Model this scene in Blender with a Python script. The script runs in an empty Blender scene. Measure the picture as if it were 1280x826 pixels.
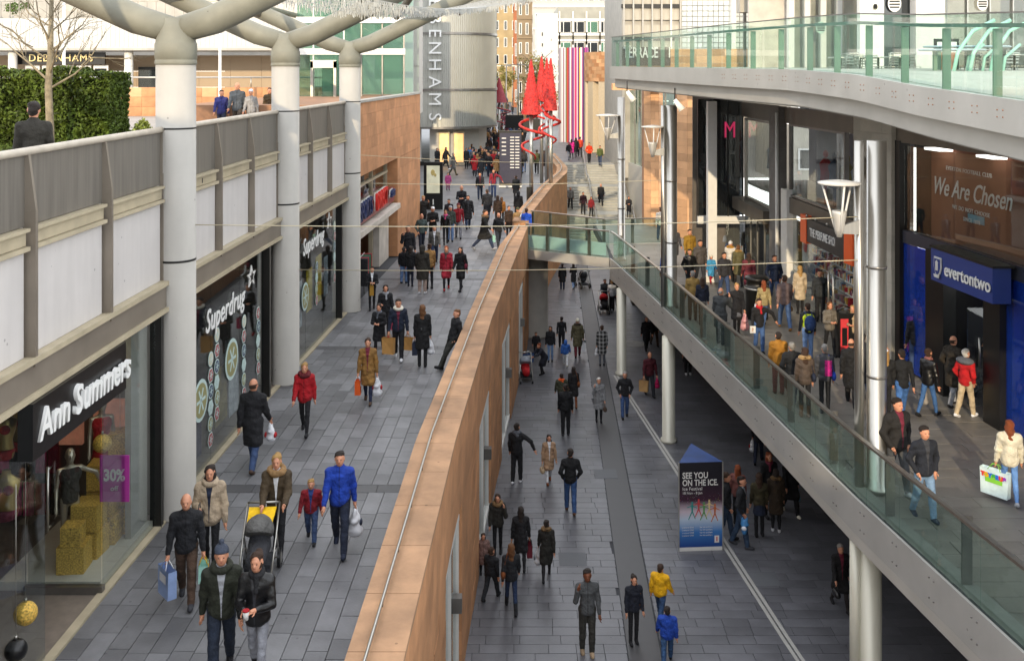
import bpy, bmesh, math, random
import numpy as np
from mathutils import Vector, Matrix
R = math.radians
random.seed(7)
scene = bpy.context.scene
COL = scene.collection

# ------------------------------------------------------------------ camera
EYE = 8.1          # eye height above the middle walkway (z = 0)
F = 1250.0         # focal length in photo pixels (photo 1280 wide)
HZ = 88.0          # horizon row in the photo
cd = bpy.data.cameras.new('camera'); cam = bpy.data.objects.new('camera', cd); COL.objects.link(cam)
cam.location = (0, 0, EYE); cam.rotation_euler = (R(90), 0, 0)
cd.sensor_width = 36; cd.lens = 36 * F / 1280.0
cd.shift_y = -(413 - HZ) / 1280.0
cd.clip_start = 0.1; cd.clip_end = 3000
scene.camera = cam

# ------------------------------------------------------------------ sky and sun
SUN_DIR = Vector((0.15, 1.0, -0.30)).normalized()
elev = math.asin(-SUN_DIR.z); azim = math.atan2(-SUN_DIR.x, -SUN_DIR.y)
w = bpy.data.worlds.new('World'); scene.world = w; w.use_nodes = True
nt = w.node_tree; bg = nt.nodes['Background']
sky = nt.nodes.new('ShaderNodeTexSky'); sky.sky_type = 'NISHITA'; sky.sun_disc = False
sky.sun_elevation = elev; sky.sun_rotation = azim % (2 * math.pi); sky.air_density = 1.0; sky.dust_density = 0.2; sky.ozone_density = 1.0
veil = nt.nodes.new('ShaderNodeMix'); veil.data_type = 'RGBA'; veil.inputs[0].default_value = .86; veil.inputs[7].default_value = (3.5, 3.52, 3.58, 1)      # even pale colour mixed in to level the sky's light
nt.links.new(sky.outputs[0], veil.inputs[6]); nt.links.new(veil.outputs[2], bg.inputs[0])
sd = bpy.data.lights.new('sun', 'SUN'); sd.energy = 5.0; sd.angle = R(0.5); sd.color = (1.0, 0.81, 0.55)
so = bpy.data.objects.new('sun', sd); COL.objects.link(so); so.rotation_euler = SUN_DIR.to_track_quat('-Z', 'Y').to_euler()
so.location = (0, -60, 60)
vs = scene.view_settings
vs.view_transform = 'Standard'; vs.look = 'None'; vs.gamma = 1; vs.use_curve_mapping = False; vs.exposure = -0.46
scene.cycles.max_bounces = 8; scene.cycles.diffuse_bounces = 4; scene.cycles.transparent_max_bounces = 16
scene.cycles.caustics_reflective = False; scene.cycles.caustics_refractive = False

# ------------------------------------------------------------------ helpers
def P(px, py, z=0.0):
    """ground point seen at photo pixel (px,py) on the level plane z"""
    Y = F * (EYE - z) / (py - HZ)
    return Vector(((px - 640) / F * Y, Y, z))
def D(px, py, Y):
    return Vector(((px - 640) / F * Y, Y, EYE - (py - HZ) / F * Y))
def interp(pts):
    ys = [p[0] for p in pts]; xs = [p[1] for p in pts]
    return lambda y: float(np.interp(y, ys, xs))
def ext(f, pts):   # straight extrapolation
    return f

def tag(o, label=None, cat=None, group=None, kind=None):
    if label: o['label'] = label
    if cat: o['category'] = cat
    if group: o['group'] = group
    if kind: o['kind'] = kind
    return o
def thing(name, label, cat, loc=(0, 0, 0), rz=0, group=None):
    o = bpy.data.objects.new(name, None); COL.objects.link(o); o.empty_display_size = 0.2
    o.location = loc; o.rotation_euler = (0, 0, rz)
    return tag(o, label, cat, group)

class MB:
    def __init__(s): s.v = []; s.f = []; s.m = []; s.sm = []
    def add(s, vs, fs, m=0, smooth=False):
        b = len(s.v); s.v += [tuple(v) for v in vs]
        for f in fs: s.f.append(tuple(b + i for i in f)); s.m.append(m); s.sm.append(smooth)
        return s
    def box(s, x0, x1, y0, y1, z0, z1, m=0):
        return s.add([(x0,y0,z0),(x1,y0,z0),(x1,y1,z0),(x0,y1,z0),(x0,y0,z1),(x1,y0,z1),(x1,y1,z1),(x0,y1,z1)],
            [(0,3,2,1),(4,5,6,7),(0,1,5,4),(1,2,6,5),(2,3,7,6),(3,0,4,7)], m)
    def bar(s, p, q, w, h, m=0, up=(0,0,1)):
        """box from p to q, w wide and h high (centred)"""
        p = Vector(p); q = Vector(q); d = (q - p).normalized(); u = Vector(up)
        sx = d.cross(u)
        if sx.length < 1e-4: sx = Vector((1,0,0))
        sx.normalize(); uu = sx.cross(d).normalized()
        vs = []
        for c in (p, q):
            for a, b in ((-1,-1),(1,-1),(1,1),(-1,1)): vs.append(c + sx*a*w/2 + uu*b*h/2)
        return s.add(vs, [(0,1,2,3),(7,6,5,4),(0,4,5,1),(1,5,6,2),(2,6,7,3),(3,7,4,0)], m)
    def prism(s, pts, z0, z1, m=0):
        n = len(pts); vs = [(x,y,z0) for x,y in pts] + [(x,y,z1) for x,y in pts]
        fs = [tuple(range(n))[::-1], tuple(range(n, 2*n))] + [(i,(i+1)%n,n+(i+1)%n,n+i) for i in range(n)]
        return s.add(vs, fs, m)
    def tube(s, pts, r, n=10, m=0, cap=True, smooth=True):
        pts = [Vector(p) for p in pts]; k = len(pts)
        rr = r if isinstance(r, (list, tuple)) else [r]*k
        vs = []; prev = None
        for i, p in enumerate(pts):
            d = (pts[min(i+1,k-1)] - pts[max(i-1,0)]).normalized()
            if prev is None:
                a = Vector((0,0,1)) if abs(d.z) < .9 else Vector((1,0,0))
                u = d.cross(a).normalized()
            else:
                u = (prev - d*prev.dot(d)).normalized()
            prev = u; v = d.cross(u)
            for j in range(n):
                t = 2*math.pi*j/n; vs.append(p + (u*math.cos(t) + v*math.sin(t))*rr[i])
        fs = [(i*n+j, i*n+(j+1)%n, (i+1)*n+(j+1)%n, (i+1)*n+j) for i in range(k-1) for j in range(n)]
        b = len(s.v); s.add(vs, fs, m, smooth)
        if cap:
            s.f.append(tuple(b+j for j in range(n))[::-1]); s.m.append(m); s.sm.append(False)
            s.f.append(tuple(b+(k-1)*n+j for j in range(n))); s.m.append(m); s.sm.append(False)
        return s
    def lathe(s, prof, c=(0,0,0), n=20, m=0, smooth=True):
        vs = []; k = len(prof)
        for r, z in prof:
            for j in range(n):
                t = 2*math.pi*j/n; vs.append((c[0]+r*math.cos(t), c[1]+r*math.sin(t), c[2]+z))
        fs = [(i*n+j, i*n+(j+1)%n, (i+1)*n+(j+1)%n, (i+1)*n+j) for i in range(k-1) for j in range(n)]
        b = len(s.v); s.add(vs, fs, m, smooth)
        s.f.append(tuple(b+j for j in range(n))[::-1]); s.m.append(m); s.sm.append(False)
        s.f.append(tuple(b+(k-1)*n+j for j in range(n))); s.m.append(m); s.sm.append(False)
        return s
    def ball(s, c, r, n=12, m=0, k=8):
        if not isinstance(r, (tuple, list)): r = (r, r, r)
        vs = [(c[0], c[1], c[2]-r[2])]
        for i in range(1, k):
            a = -math.pi/2 + math.pi*i/k
            for j in range(n):
                t = 2*math.pi*j/n
                vs.append((c[0]+r[0]*math.cos(a)*math.cos(t), c[1]+r[1]*math.cos(a)*math.sin(t), c[2]+r[2]*math.sin(a)))
        vs.append((c[0], c[1], c[2]+r[2])); L = len(vs)-1
        fs = [(0, 1+(j+1)%n, 1+j) for j in range(n)]
        for i in range(k-2):
            for j in range(n):
                a = 1+i*n; fs.append((a+j, a+(j+1)%n, a+n+(j+1)%n, a+n+j))
        a = 1+(k-2)*n; fs += [(a+j, a+(j+1)%n, L) for j in range(n)]
        return s.add(vs, fs, m, True)
    def strip(s, f0, f1, ys, z0, z1, m=0):
        """solid between plan curves x=f0(y) and x=f1(y), z0..z1 (floats or functions of y)"""
        g0 = z0 if callable(z0) else (lambda y: z0); g1 = z1 if callable(z1) else (lambda y: z1)
        vs = []
        for y in ys: vs += [(f0(y),y,g0(y)),(f1(y),y,g0(y)),(f1(y),y,g1(y)),(f0(y),y,g1(y))]
        fs = [(0,1,2,3)]
        for i in range(len(ys)-1):
            a = 4*i
            for j in range(4): fs.append((a+j, a+4+j, a+4+(j+1)%4, a+(j+1)%4))
        a = 4*(len(ys)-1); fs.append((a+3,a+2,a+1,a))
        return s.add(vs, fs, m)
    def mesh(s, name, mats):
        me = bpy.data.meshes.new(name); me.from_pydata(s.v, [], s.f)
        if not isinstance(mats, (list, tuple)): mats = [mats]
        for m in mats: me.materials.append(m)
        me.polygons.foreach_set('material_index', s.m); me.polygons.foreach_set('use_smooth', s.sm)
        me.update()
        return me
    def build(s, name, mats, parent=None, **kw):
        return link(name, s.mesh(name, mats), parent, **kw)

def link(name, me, parent=None, local=False, loc=None, rz=None, kind=None):
    o = bpy.data.objects.new(name, me); COL.objects.link(o)
    if parent is not None:
        o.parent = parent
        if not local:            # mesh is in world coordinates
            p = parent; M = p.matrix_basis.copy()
            if p.parent is not None: M = p.parent.matrix_basis @ p.matrix_parent_inverse @ M if False else (p.parent.matrix_basis @ p.matrix_parent_inverse @ M)
            o.matrix_parent_inverse = M.inverted()
    if loc is not None: o.location = loc
    if rz is not None: o.rotation_euler = (0, 0, rz)
    if kind: o['kind'] = kind
    return o

# ------------------------------------------------------------------ materials
MATS = {}
def srgb(h):
    h = h.lstrip('#'); c = [int(h[i:i+2], 16)/255 for i in (0,2,4)]
    return tuple(x/12.92 if x <= .04045 else ((x+.055)/1.055)**2.4 for x in c)
def mat(name, col, rough=.6, metal=0., var=.12, scale=6., bump=0., bscale=60., island=0., emit=None, estr=0., spec=.5, stretch=None, coat=0., stain=0., bdist=.02):
    if name in MATS: return MATS[name]
    if isinstance(col, str): col = srgb(col)
    m = bpy.data.materials.new(name); m.use_nodes = True; MATS[name] = m
    n = m.node_tree; b = n.nodes['Principled BSDF']; N = n.nodes.new; L = n.links.new
    b.inputs['Roughness'].default_value = rough; b.inputs['Metallic'].default_value = metal
    b.inputs['Specular IOR Level'].default_value = spec; b.inputs['Coat Weight'].default_value = coat
    if emit: b.inputs['Emission Color'].default_value = (*emit, 1); b.inputs['Emission Strength'].default_value = estr
    tc = N('ShaderNodeTexCoord'); src = tc.outputs['Object']
    if stretch:
        mp = N('ShaderNodeMapping'); mp.inputs['Scale'].default_value = stretch; L(src, mp.inputs[0]); src = mp.outputs[0]
    if var > 0 or island > 0:
        no = N('ShaderNodeTexNoise'); no.inputs['Scale'].default_value = scale; no.inputs['Detail'].default_value = 6
        L(src, no.inputs['Vector'])
        mr = N('ShaderNodeMapRange'); mr.inputs['From Min'].default_value = .25; mr.inputs['From Max'].default_value = .75
        mr.inputs['To Min'].default_value = 1-var; mr.inputs['To Max'].default_value = 1+var; L(no.outputs['Fac'], mr.inputs['Value'])
        fac = mr.outputs[0]
        if island > 0:
            ge = N('ShaderNodeNewGeometry'); oi = N('ShaderNodeObjectInfo')
            ad = N('ShaderNodeMath'); ad.operation = 'ADD'; L(ge.outputs['Random Per Island'], ad.inputs[0]); L(oi.outputs['Random'], ad.inputs[1])
            fr = N('ShaderNodeMath'); fr.operation = 'FRACT'; L(ad.outputs[0], fr.inputs[0])
            m2 = N('ShaderNodeMapRange'); m2.inputs['To Min'].default_value = 1-island; m2.inputs['To Max'].default_value = 1+island; L(fr.outputs[0], m2.inputs['Value'])
            mu = N('ShaderNodeMath'); mu.operation = 'MULTIPLY'; L(fac, mu.inputs[0]); L(m2.outputs[0], mu.inputs[1]); fac = mu.outputs[0]
        if stain > 0:      # worn patches and trodden gum spots
            gp = N('ShaderNodeNewGeometry'); n2 = N('ShaderNodeTexNoise'); n2.inputs['Scale'].default_value = .55; n2.inputs['Detail'].default_value = 8; n2.inputs['Roughness'].default_value = .7; L(gp.outputs['Position'], n2.inputs['Vector'])
            m3 = N('ShaderNodeMapRange'); m3.inputs['From Min'].default_value = .3; m3.inputs['From Max'].default_value = .7; m3.inputs['To Min'].default_value = 1-stain; m3.inputs['To Max'].default_value = 1+stain*.7; L(n2.outputs['Fac'], m3.inputs['Value'])
            mu2 = N('ShaderNodeMath'); mu2.operation = 'MULTIPLY'; L(fac, mu2.inputs[0]); L(m3.outputs[0], mu2.inputs[1])
            vo = N('ShaderNodeTexVoronoi'); vo.inputs['Scale'].default_value = 2.6; L(gp.outputs['Position'], vo.inputs['Vector']); lt = N('ShaderNodeMath'); lt.operation = 'LESS_THAN'; lt.inputs[1].default_value = .055; L(vo.outputs['Distance'], lt.inputs[0])
            m4 = N('ShaderNodeMapRange'); m4.inputs['To Min'].default_value = 1; m4.inputs['To Max'].default_value = .62; L(lt.outputs[0], m4.inputs['Value'])
            mu3 = N('ShaderNodeMath'); mu3.operation = 'MULTIPLY'; L(mu2.outputs[0], mu3.inputs[0]); L(m4.outputs[0], mu3.inputs[1]); fac = mu3.outputs[0]
        vm = N('ShaderNodeVectorMath'); vm.operation = 'SCALE'; vm.inputs[0].default_value = col; L(fac, vm.inputs['Scale'])
        L(vm.outputs[0], b.inputs['Base Color'])
        rr = N('ShaderNodeMapRange'); rr.inputs['To Min'].default_value = max(0, rough-.08); rr.inputs['To Max'].default_value = min(1, rough+.1)
        L(no.outputs['Fac'], rr.inputs['Value']); L(rr.outputs[0], b.inputs['Roughness'])
    else: b.inputs['Base Color'].default_value = (*col, 1)
    if bump > 0:
        nb = N('ShaderNodeTexNoise'); nb.inputs['Scale'].default_value = bscale; nb.inputs['Detail'].default_value = 4; L(src, nb.inputs['Vector'])
        bp = N('ShaderNodeBump'); bp.inputs['Strength'].default_value = bump; bp.inputs['Distance'].default_value = bdist
        L(nb.outputs['Fac'], bp.inputs['Height']); L(bp.outputs[0], b.inputs['Normal'])
    return m
def glass(name, tint=(.85,.95,.92), ior=1.5, body=0.0, bodycol=(.1,.15,.14)):
    if name in MATS: return MATS[name]
    m = bpy.data.materials.new(name); m.use_nodes = True; MATS[name] = m
    n = m.node_tree; N = n.nodes.new; L = n.links.new; n.nodes.remove(n.nodes['Principled BSDF']); out = n.nodes['Material Output']
    t = N('ShaderNodeBsdfTransparent'); t.inputs[0].default_value = (*tint, 1)
    g = N('ShaderNodeBsdfGlossy'); g.inputs['Roughness'].default_value = .02; g.inputs[0].default_value = (.95,.97,.97,1)
    ge = N('ShaderNodeNewGeometry'); dp = N('ShaderNodeVectorMath'); dp.operation = 'DOT_PRODUCT'; L(ge.outputs['Incoming'], dp.inputs[0]); L(ge.outputs['Normal'], dp.inputs[1])
    def M_(op, a, b=None):
        q = N('ShaderNodeMath'); q.operation = op
        for i_, v_ in enumerate((a, b)):
            if v_ is None: continue
            if isinstance(v_, (int, float)): q.inputs[i_].default_value = v_
            else: L(v_, q.inputs[i_])
        return q.outputs[0]
    f0 = ((ior-1)/(ior+1))**2*1.4
    fac_ = M_('ADD', M_('MULTIPLY', M_('POWER', M_('SUBTRACT', 1.0, M_('ABSOLUTE', dp.outputs['Value'])), 5.0), (1-f0)*.8), f0)
    mx = N('ShaderNodeMixShader'); L(fac_, mx.inputs[0])
    if body > 0:
        d = N('ShaderNodeBsdfDiffuse'); d.inputs[0].default_value = (*bodycol, 1); m2 = N('ShaderNodeMixShader'); m2.inputs[0].default_value = body
        L(t.outputs[0], m2.inputs[1]); L(d.outputs[0], m2.inputs[2]); L(m2.outputs[0], mx.inputs[1])
    else: L(t.outputs[0], mx.inputs[1])
    L(g.outputs[0], mx.inputs[2]); L(mx.outputs[0], out.inputs[0])
    return m

_unit = {}
def piece(name, c, size, parent, m, rz=0., bevel=False):
    """one stone / plank / panel: a shared unit box scaled to size, in world coordinates"""
    key = (m.name, name)
    if key not in _unit:
        _unit[key] = MB().box(-.5,.5,-.5,.5,-.5,.5).mesh(name, m)
    o = bpy.data.objects.new(name, _unit[key]); COL.objects.link(o)
    o.parent = parent
    if parent is not None and tuple(parent.location) != (0,0,0): o.matrix_parent_inverse = parent.matrix_basis.inverted()
    o.location = c; o.scale = size; o.rotation_euler = (0, 0, rz)
    return o

def text_mesh(body, size, m, ext=.02, bold=0., shear=0., name='lettering', spacing=1.0, align='CENTER', sx=1.0):
    """flat lettering as a mesh standing in the XZ plane, reading along +X, facing -Y"""
    cu = bpy.data.curves.new('t', 'FONT'); cu.body = body; cu.size = size; cu.extrude = ext; cu.offset = bold; cu.shear = shear
    cu.align_x = align; cu.align_y = 'CENTER'; cu.space_character = spacing; cu.resolution_u = 3
    o = bpy.data.objects.new('t', cu); COL.objects.link(o)
    dg = bpy.context.evaluated_depsgraph_get(); dg.update()
    me = bpy.data.meshes.new_from_object(o.evaluated_get(dg)); me.name = name
    bpy.data.objects.remove(o); bpy.data.curves.remove(cu)
    me.transform(Matrix.Rotation(R(90), 4, 'X') @ Matrix.Diagonal((sx,1,1,1)))
    me.materials.clear(); me.materials.append(m)
    return me
def put_text(body, size, m, loc, rz, parent, **kw):
    """lettering centred at world loc; rz turns it from facing -Y"""
    me = text_mesh(body, size, m, **kw)
    me.transform(Matrix.Translation(Vector(loc)) @ Matrix.Rotation(rz, 4, 'Z'))
    return link('lettering', me, parent)
# ------------------------------------------------------------------ people: smooth-blended solid figures
def surf_nets(fn, lo, hi, h):
    """mesh the zero level of fn(X,Y,Z)->array on a grid"""
    ax = [np.arange(lo[i]-h, hi[i]+2*h, h, dtype=np.float32) for i in range(3)]
    V = fn(ax)
    S = V < 0
    c = np.zeros(tuple(n-1 for n in V.shape), np.int32); cn = c.copy()
    nx, ny, nz = c.shape
    for i in (0,1):
        for j in (0,1):
            for k in (0,1): cn += S[i:i+nx, j:j+ny, k:k+nz]
    act = (cn > 0) & (cn < 8); idx = -np.ones(c.shape, np.int64); ii = np.argwhere(act); idx[act] = np.arange(len(ii))
    acc = np.zeros((len(ii),3), np.float32); num = np.zeros(len(ii), np.float32)
    for d in range(3):
        o1, o2 = [a for a in range(3) if a != d]
        for u in (0,1):
            for v in (0,1):
                off = np.zeros(3, int); off[o1] = u; off[o2] = v; off2 = off.copy(); off2[d] = 1
                a = V[tuple((ii+off).T)]; b = V[tuple((ii+off2).T)]; s = (a < 0) != (b < 0)
                t = np.where(s, a/np.where(s, a-b, 1), 0)
                p = np.tile(off.astype(np.float32), (len(ii),1)); p[:, d] = t
                acc += p*s[:, None]; num += s
    pts = (ii + acc/num[:, None])*h + np.array([a[0] for a in ax])
    quads = []
    for d in range(3):
        o1, o2 = [a for a in range(3) if a != d]
        sl1 = [slice(None)]*3; sl2 = [slice(None)]*3; sl1[d] = slice(0,-1); sl2[d] = slice(1,None)
        A = S[tuple(sl1)]; B = S[tuple(sl2)]
        e = np.argwhere(A != B)
        e = e[(e[:,o1] > 0) & (e[:,o2] > 0) & (e[:,o1] < V.shape[o1]-1) & (e[:,o2] < V.shape[o2]-1)]
        if len(e) == 0: continue
        ins = A[tuple(e.T)]
        q = []
        for u, v in ((0,0),(-1,0),(-1,-1),(0,-1)):
            g = e.copy(); g[:,o1] += u; g[:,o2] += v; q.append(idx[tuple(g.T)])
        q = np.stack(q, 1); flip = ins if d != 1 else ~ins
        q[~flip] = q[~flip][:, ::-1]
        quads.append(q)
    return pts, np.concatenate(quads)

class SDF:
    def __init__(s): s.pr = []; s.cuts = []
    def cap(s, a, b, ra, rb, flat=1., k=.03, z=None):
        s.pr.append(('c', np.array(a,float), np.array(b,float), ra, rb, flat, k)); return s
    def ell(s, c, r, k=.02): s.pr.append(('e', np.array(c,float), np.array(r,float), 0, 0, 1, k)); return s
    def cut(s, fn): s.cuts.append(fn); return s          # keep where fn<0
    def mesh(s, h, noise=0.):
        lo = np.array([9.]*3); hi = -lo
        for t, a, b, ra, rb, fl, k in s.pr:
            if t == 'c':
                r = max(ra, rb); lo = np.minimum(lo, np.minimum(a,b)-r); hi = np.maximum(hi, np.maximum(a,b)+r)
            else: lo = np.minimum(lo, a-b); hi = np.maximum(hi, a+b)
        def fn(ax):
            shp = tuple(len(a) for a in ax); V = np.full(shp, .5, np.float32)
            for t, a, b, ra, rb, fl, k in s.pr:
                r = max(ra, rb) if t == 'c' else 0
                l0 = (np.minimum(a,b)-r if t == 'c' else a-b) - .07; h0 = (np.maximum(a,b)+r if t == 'c' else a+b) + .07
                i0 = [max(0, int(np.searchsorted(ax[d], l0[d]))) for d in range(3)]; i1 = [int(np.searchsorted(ax[d], h0[d])) for d in range(3)]
                sl = tuple(slice(i0[d], i1[d]) for d in range(3))
                X = ax[0][sl[0]][:,None,None]; Y = ax[1][sl[1]][None,:,None]; Z = ax[2][sl[2]][None,None,:]
                if t == 'c':
                    ab = b-a; L2 = float(ab@ab)+1e-9
                    tt = np.clip(((X-a[0])*ab[0] + (Y-a[1])*ab[1] + (Z-a[2])*ab[2])/L2, 0, 1)
                    dx = X-a[0]-tt*ab[0]; dy = (Y-a[1]-tt*ab[1])*fl; dz = Z-a[2]-tt*ab[2]
                    dd = np.sqrt(dx*dx+dy*dy+dz*dz) - (ra+(rb-ra)*tt)
                else:
                    q0 = np.sqrt(((X-a[0])/b[0])**2 + ((Y-a[1])/b[1])**2 + ((Z-a[2])/b[2])**2)
                    dd = (q0-1)*float(b.min())
                W = V[sl]; hh = np.clip(k-np.abs(W-dd), 0, None)/k
                V[sl] = np.minimum(W, dd) - hh*hh*k*.25
            if noise:
                X = ax[0][:,None,None]; Y = ax[1][None,:,None]; Z = ax[2][None,None,:]
                V = V + noise*(np.sin(31*Z+9*X+7*Y)*np.sin(23*X-11*Z)+.6*np.sin(57*Z+20*Y)*np.sin(41*Y+17*X+3*Z))
            for c in s.cuts: V = np.maximum(V, c(ax[0][:,None,None], ax[1][None,:,None], ax[2][None,None,:]))
            return V.astype(np.float32)
        return surf_nets(fn, lo, hi, h)

def np_mesh(name, pts, quads, extra=None, matidx=None, nslots=1):
    vs = pts.tolist(); fs = quads.tolist(); mi = [0]*len(fs) if matidx is None else list(matidx)
    if extra is not None:
        b = len(vs); vs += [tuple(v) for v in extra.v]; fs += [[i+b for i in f] for f in extra.f]; mi += extra.m
    me = bpy.data.meshes.new(name); me.from_pydata(vs, [], fs)
    for i in range(nslots): me.materials.append(None)
    me.polygons.foreach_set('material_index', mi); me.polygons.foreach_set('use_smooth', [True]*len(fs)); me.update()
    return me

# joint layout; the figure faces -Y, 1.76 m tall
def skel(hipL=0, kneeL=5, hipR=0, kneeR=5, armL=(5,8,10), armR=(5,8,10), lean=0., head=0., kid=False, splay=3.):
    """arm = (swing forward deg, out deg, elbow bend deg[, forearm inward deg])"""
    J = {}; s = 1.0
    tl, sh = (.50, .44) if not kid else (.40, .36)
    U1, U2 = (.43, .41) if not kid else (.38, .37)
    hw = .085; swx = .172 if not kid else .17
    for side, sg, th, kn in (('L',1,hipL,kneeL), ('R',-1,hipR,kneeR)):
        th = R(th); kn = R(kn); h = np.array([sg*hw, 0, 0])
        k = h + U1*np.array([sg*math.sin(R(splay))*.3, -math.sin(th), -math.cos(th)])
        a = k + U2*np.array([0, -math.sin(th-kn), -math.cos(th-kn)])
        J['hip'+side] = h; J['knee'+side] = k; J['ank'+side] = a; J['fa'+side] = th-kn
    zmin = min(J['ankL'][2], J['ankR'][2]); off = np.array([0,0,.085-zmin])
    for k in list(J):
        if not k.startswith('fa'): J[k] = J[k]+off
    pel = off.copy(); J['pel'] = pel
    ln = R(lean); up = np.array([0, -math.sin(ln), math.cos(ln)])
    J['waist'] = pel + up*.14*(tl/.5); J['chest'] = pel + up*.36*(tl/.5); J['neck'] = pel + up*(tl+.06 if not kid else tl+.05); J['up'] = up
    J['head'] = J['neck'] + np.array([0,-.02,.135]) + up*.0
    for side, sg, arm in (('L',1,armL), ('R',-1,armR)):
        sw, out, el = [R(v) for v in arm[:3]]; inn = R(arm[3]) if len(arm) > 3 else 0
        sp = pel + up*(tl-.03) + np.array([sg*swx, 0, 0])
        A1, A2 = (.29, .26) if not kid else (.24, .21)
        d1 = np.array([sg*math.sin(out), -math.sin(sw)*math.cos(out), -math.cos(sw)*math.cos(out)])
        e = sp + A1*d1
        d2 = np.array([sg*math.sin(out)*.5 - sg*math.sin(inn), -math.sin(sw+el)*math.cos(inn), -math.cos(sw+el)]); d2 /= np.linalg.norm(d2)
        wq = e + A2*d2
        J['sh'+side] = sp; J['el'+side] = e; J['wr'+side] = wq; J['hd'+side] = d2; J['hand'+side] = wq + d2*.09
    J['kid'] = kid
    return J
POSES = {
 'walk':   dict(hipL=24,kneeL=6,hipR=-16,kneeR=16,armL=(-16,9,12),armR=(16,9,22),lean=3),
 'stride': dict(hipL=30,kneeL=8,hipR=-22,kneeR=22,armL=(-24,10,14),armR=(26,8,30),lean=5),
 'bags':   dict(hipL=18,kneeL=5,hipR=-13,kneeR=16,armL=(3,12,8),armR=(6,12,10),lean=2),
 'stand':  dict(hipL=3,kneeL=4,hipR=-2,kneeR=3,armL=(2,8,12),armR=(4,8,14),lean=1),
 'pocket': dict(hipL=14,kneeL=5,hipR=-10,kneeR=12,armL=(-14,20,48,30),armR=(-12,20,48,30),lean=1),
 'phone':  dict(hipL=6,kneeL=6,hipR=-4,kneeR=4,armL=(4,9,14),armR=(38,16,128,18),lean=1),
 'hold':   dict(hipL=16,kneeL=6,hipR=-11,kneeR=14,armL=(14,10,82,38),armR=(16,10,78,36),lean=2),
 'push':   dict(hipL=22,kneeL=6,hipR=-20,kneeR=14,armL=(28,7,44,8),armR=(28,7,44,8),lean=7),
 'hook':   dict(hipL=12,kneeL=4,hipR=-9,kneeR=12,armL=(0,11,10),armR=(2,12,95,24),lean=1),
 'reach':  dict(hipL=8,kneeL=6,hipR=-6,kneeR=6,armL=(-6,62,8),armR=(4,10,20),lean=0),
 'slouch': dict(hipL=34,kneeL=5,hipR=24,kneeR=6,armL=(-4,14,42,26),armR=(-6,14,40,26),lean=-14),
 'bend':   dict(hipL=42,kneeL=48,hipR=26,kneeR=50,armL=(58,8,20,4),armR=(52,8,24,4),lean=38),
 'kidwalk': dict(hipL=22,kneeL=8,hipR=-15,kneeR=18,armL=(-10,12,14),armR=(14,14,24),lean=2,kid=True),
 'kidstand': dict(hipL=5,kneeL=6,hipR=-3,kneeR=5,armL=(6,16,12),armR=(4,14,20),lean=1,kid=True),
}
SK = {k: skel(**v) for k, v in POSES.items()}
_pm = {}
def body_mesh(pose):
    J = SK[pose]; kid = J['kid']; s = SDF(); hd = J['head']
    # head, jaw, neck, ears, nose, brow
    s.ell(hd+[0,.012,.012], (.077,.098,.108), k=.03); s.ell(hd+[0,-.03,-.055], (.052,.055,.06), k=.04)
    s.cap(hd+[0,-.085,.005], hd+[0,-.106,-.022], .010, .015, k=.012)
    s.cap(hd+[-.03,-.078,.028], hd+[.03,-.078,.028], .012, .012, k=.012)
    for sg in (-1,1): s.ell(hd+[sg*.078,.01,-.008], (.012,.022,.032), k=.008)
    s.cap(J['neck']-J['up']*.05, hd+[0,.015,-.05], .055, .052, k=.03)
    # trunk and limbs (kept slim: clothes go over them)
    s.cap(J['chest']+J['up']*.03+[-.07,0,0], J['chest']+J['up']*.03+[.07,0,0], .085,.085, k=.05)
    s.cap(J['waist'], J['chest'], .085,.10, k=.05); s.cap(J['pel'], J['waist'], .10,.085, k=.05)
    for S_ in 'LR':
        s.cap(J['neck']-J['up']*.06, J['sh'+S_], .045,.042, k=.04)
        s.cap(J['sh'+S_], J['el'+S_], .042,.034, k=.03); s.cap(J['el'+S_], J['wr'+S_], .034,.024, k=.02)
        w_, d_ = J['wr'+S_], J['hd'+S_]
        s.cap(w_, w_+d_*.03, .022,.026, k=.02); s.cap(w_+d_*.035, w_+d_*.075, .030,.030, k=.02)
        s.cap(J['hip'+S_], J['knee'+S_], .07,.045, k=.04); s.cap(J['knee'+S_], J['ank'+S_], .045,.033, k=.03)
    pts, q = s.mesh(.0135 if not kid else .0145)
    ex = MB()
    for sg in (-1,1):
        ex.ball(tuple(hd+[sg*.031,-.0865,.006]), (.011,.007,.0065), n=6, m=1, k=4)
    ex.ball(tuple(hd+[0,-.088,-.050]), (.020,.007,.006), n=6, m=2, k=4)
    for S_, sg in (('L',1),('R',-1)):
        w_, d_ = J['wr'+S_], J['hd'+S_]
        d = Vector(d_); side = Vector((sg*.0,1,0)); side = (side - d*side.dot(d)).normalized(); nrm = d.cross(side)*(-sg if True else 1)
        palm = Vector(w_)+d*.085
        for i, (o_, ln) in enumerate(((-.024,.062),(-.008,.072),(.008,.068),(.024,.054))):
            p0 = palm + side*o_*-1; p1 = p0 + d*ln*.55; p2 = p1 + (d*.75-nrm*.66).normalized()*ln*.5
            ex.tube([p0-d*.02, p1, p2], [.0095,.009,.007], n=5, m=0)
        p0 = Vector(w_)+d*.04 - side*.022; p1 = p0 + (d*.6-side*.6-nrm*.35).normalized()*.045; p2 = p1 + (d*.9-side*.15-nrm*.3).normalized()*.03
        ex.tube([p0, p1, p2], [.012,.011,.008], n=5, m=0)
    return np_mesh('person', pts, q, ex, None, 3)
def cent(me): 
    return me
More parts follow.
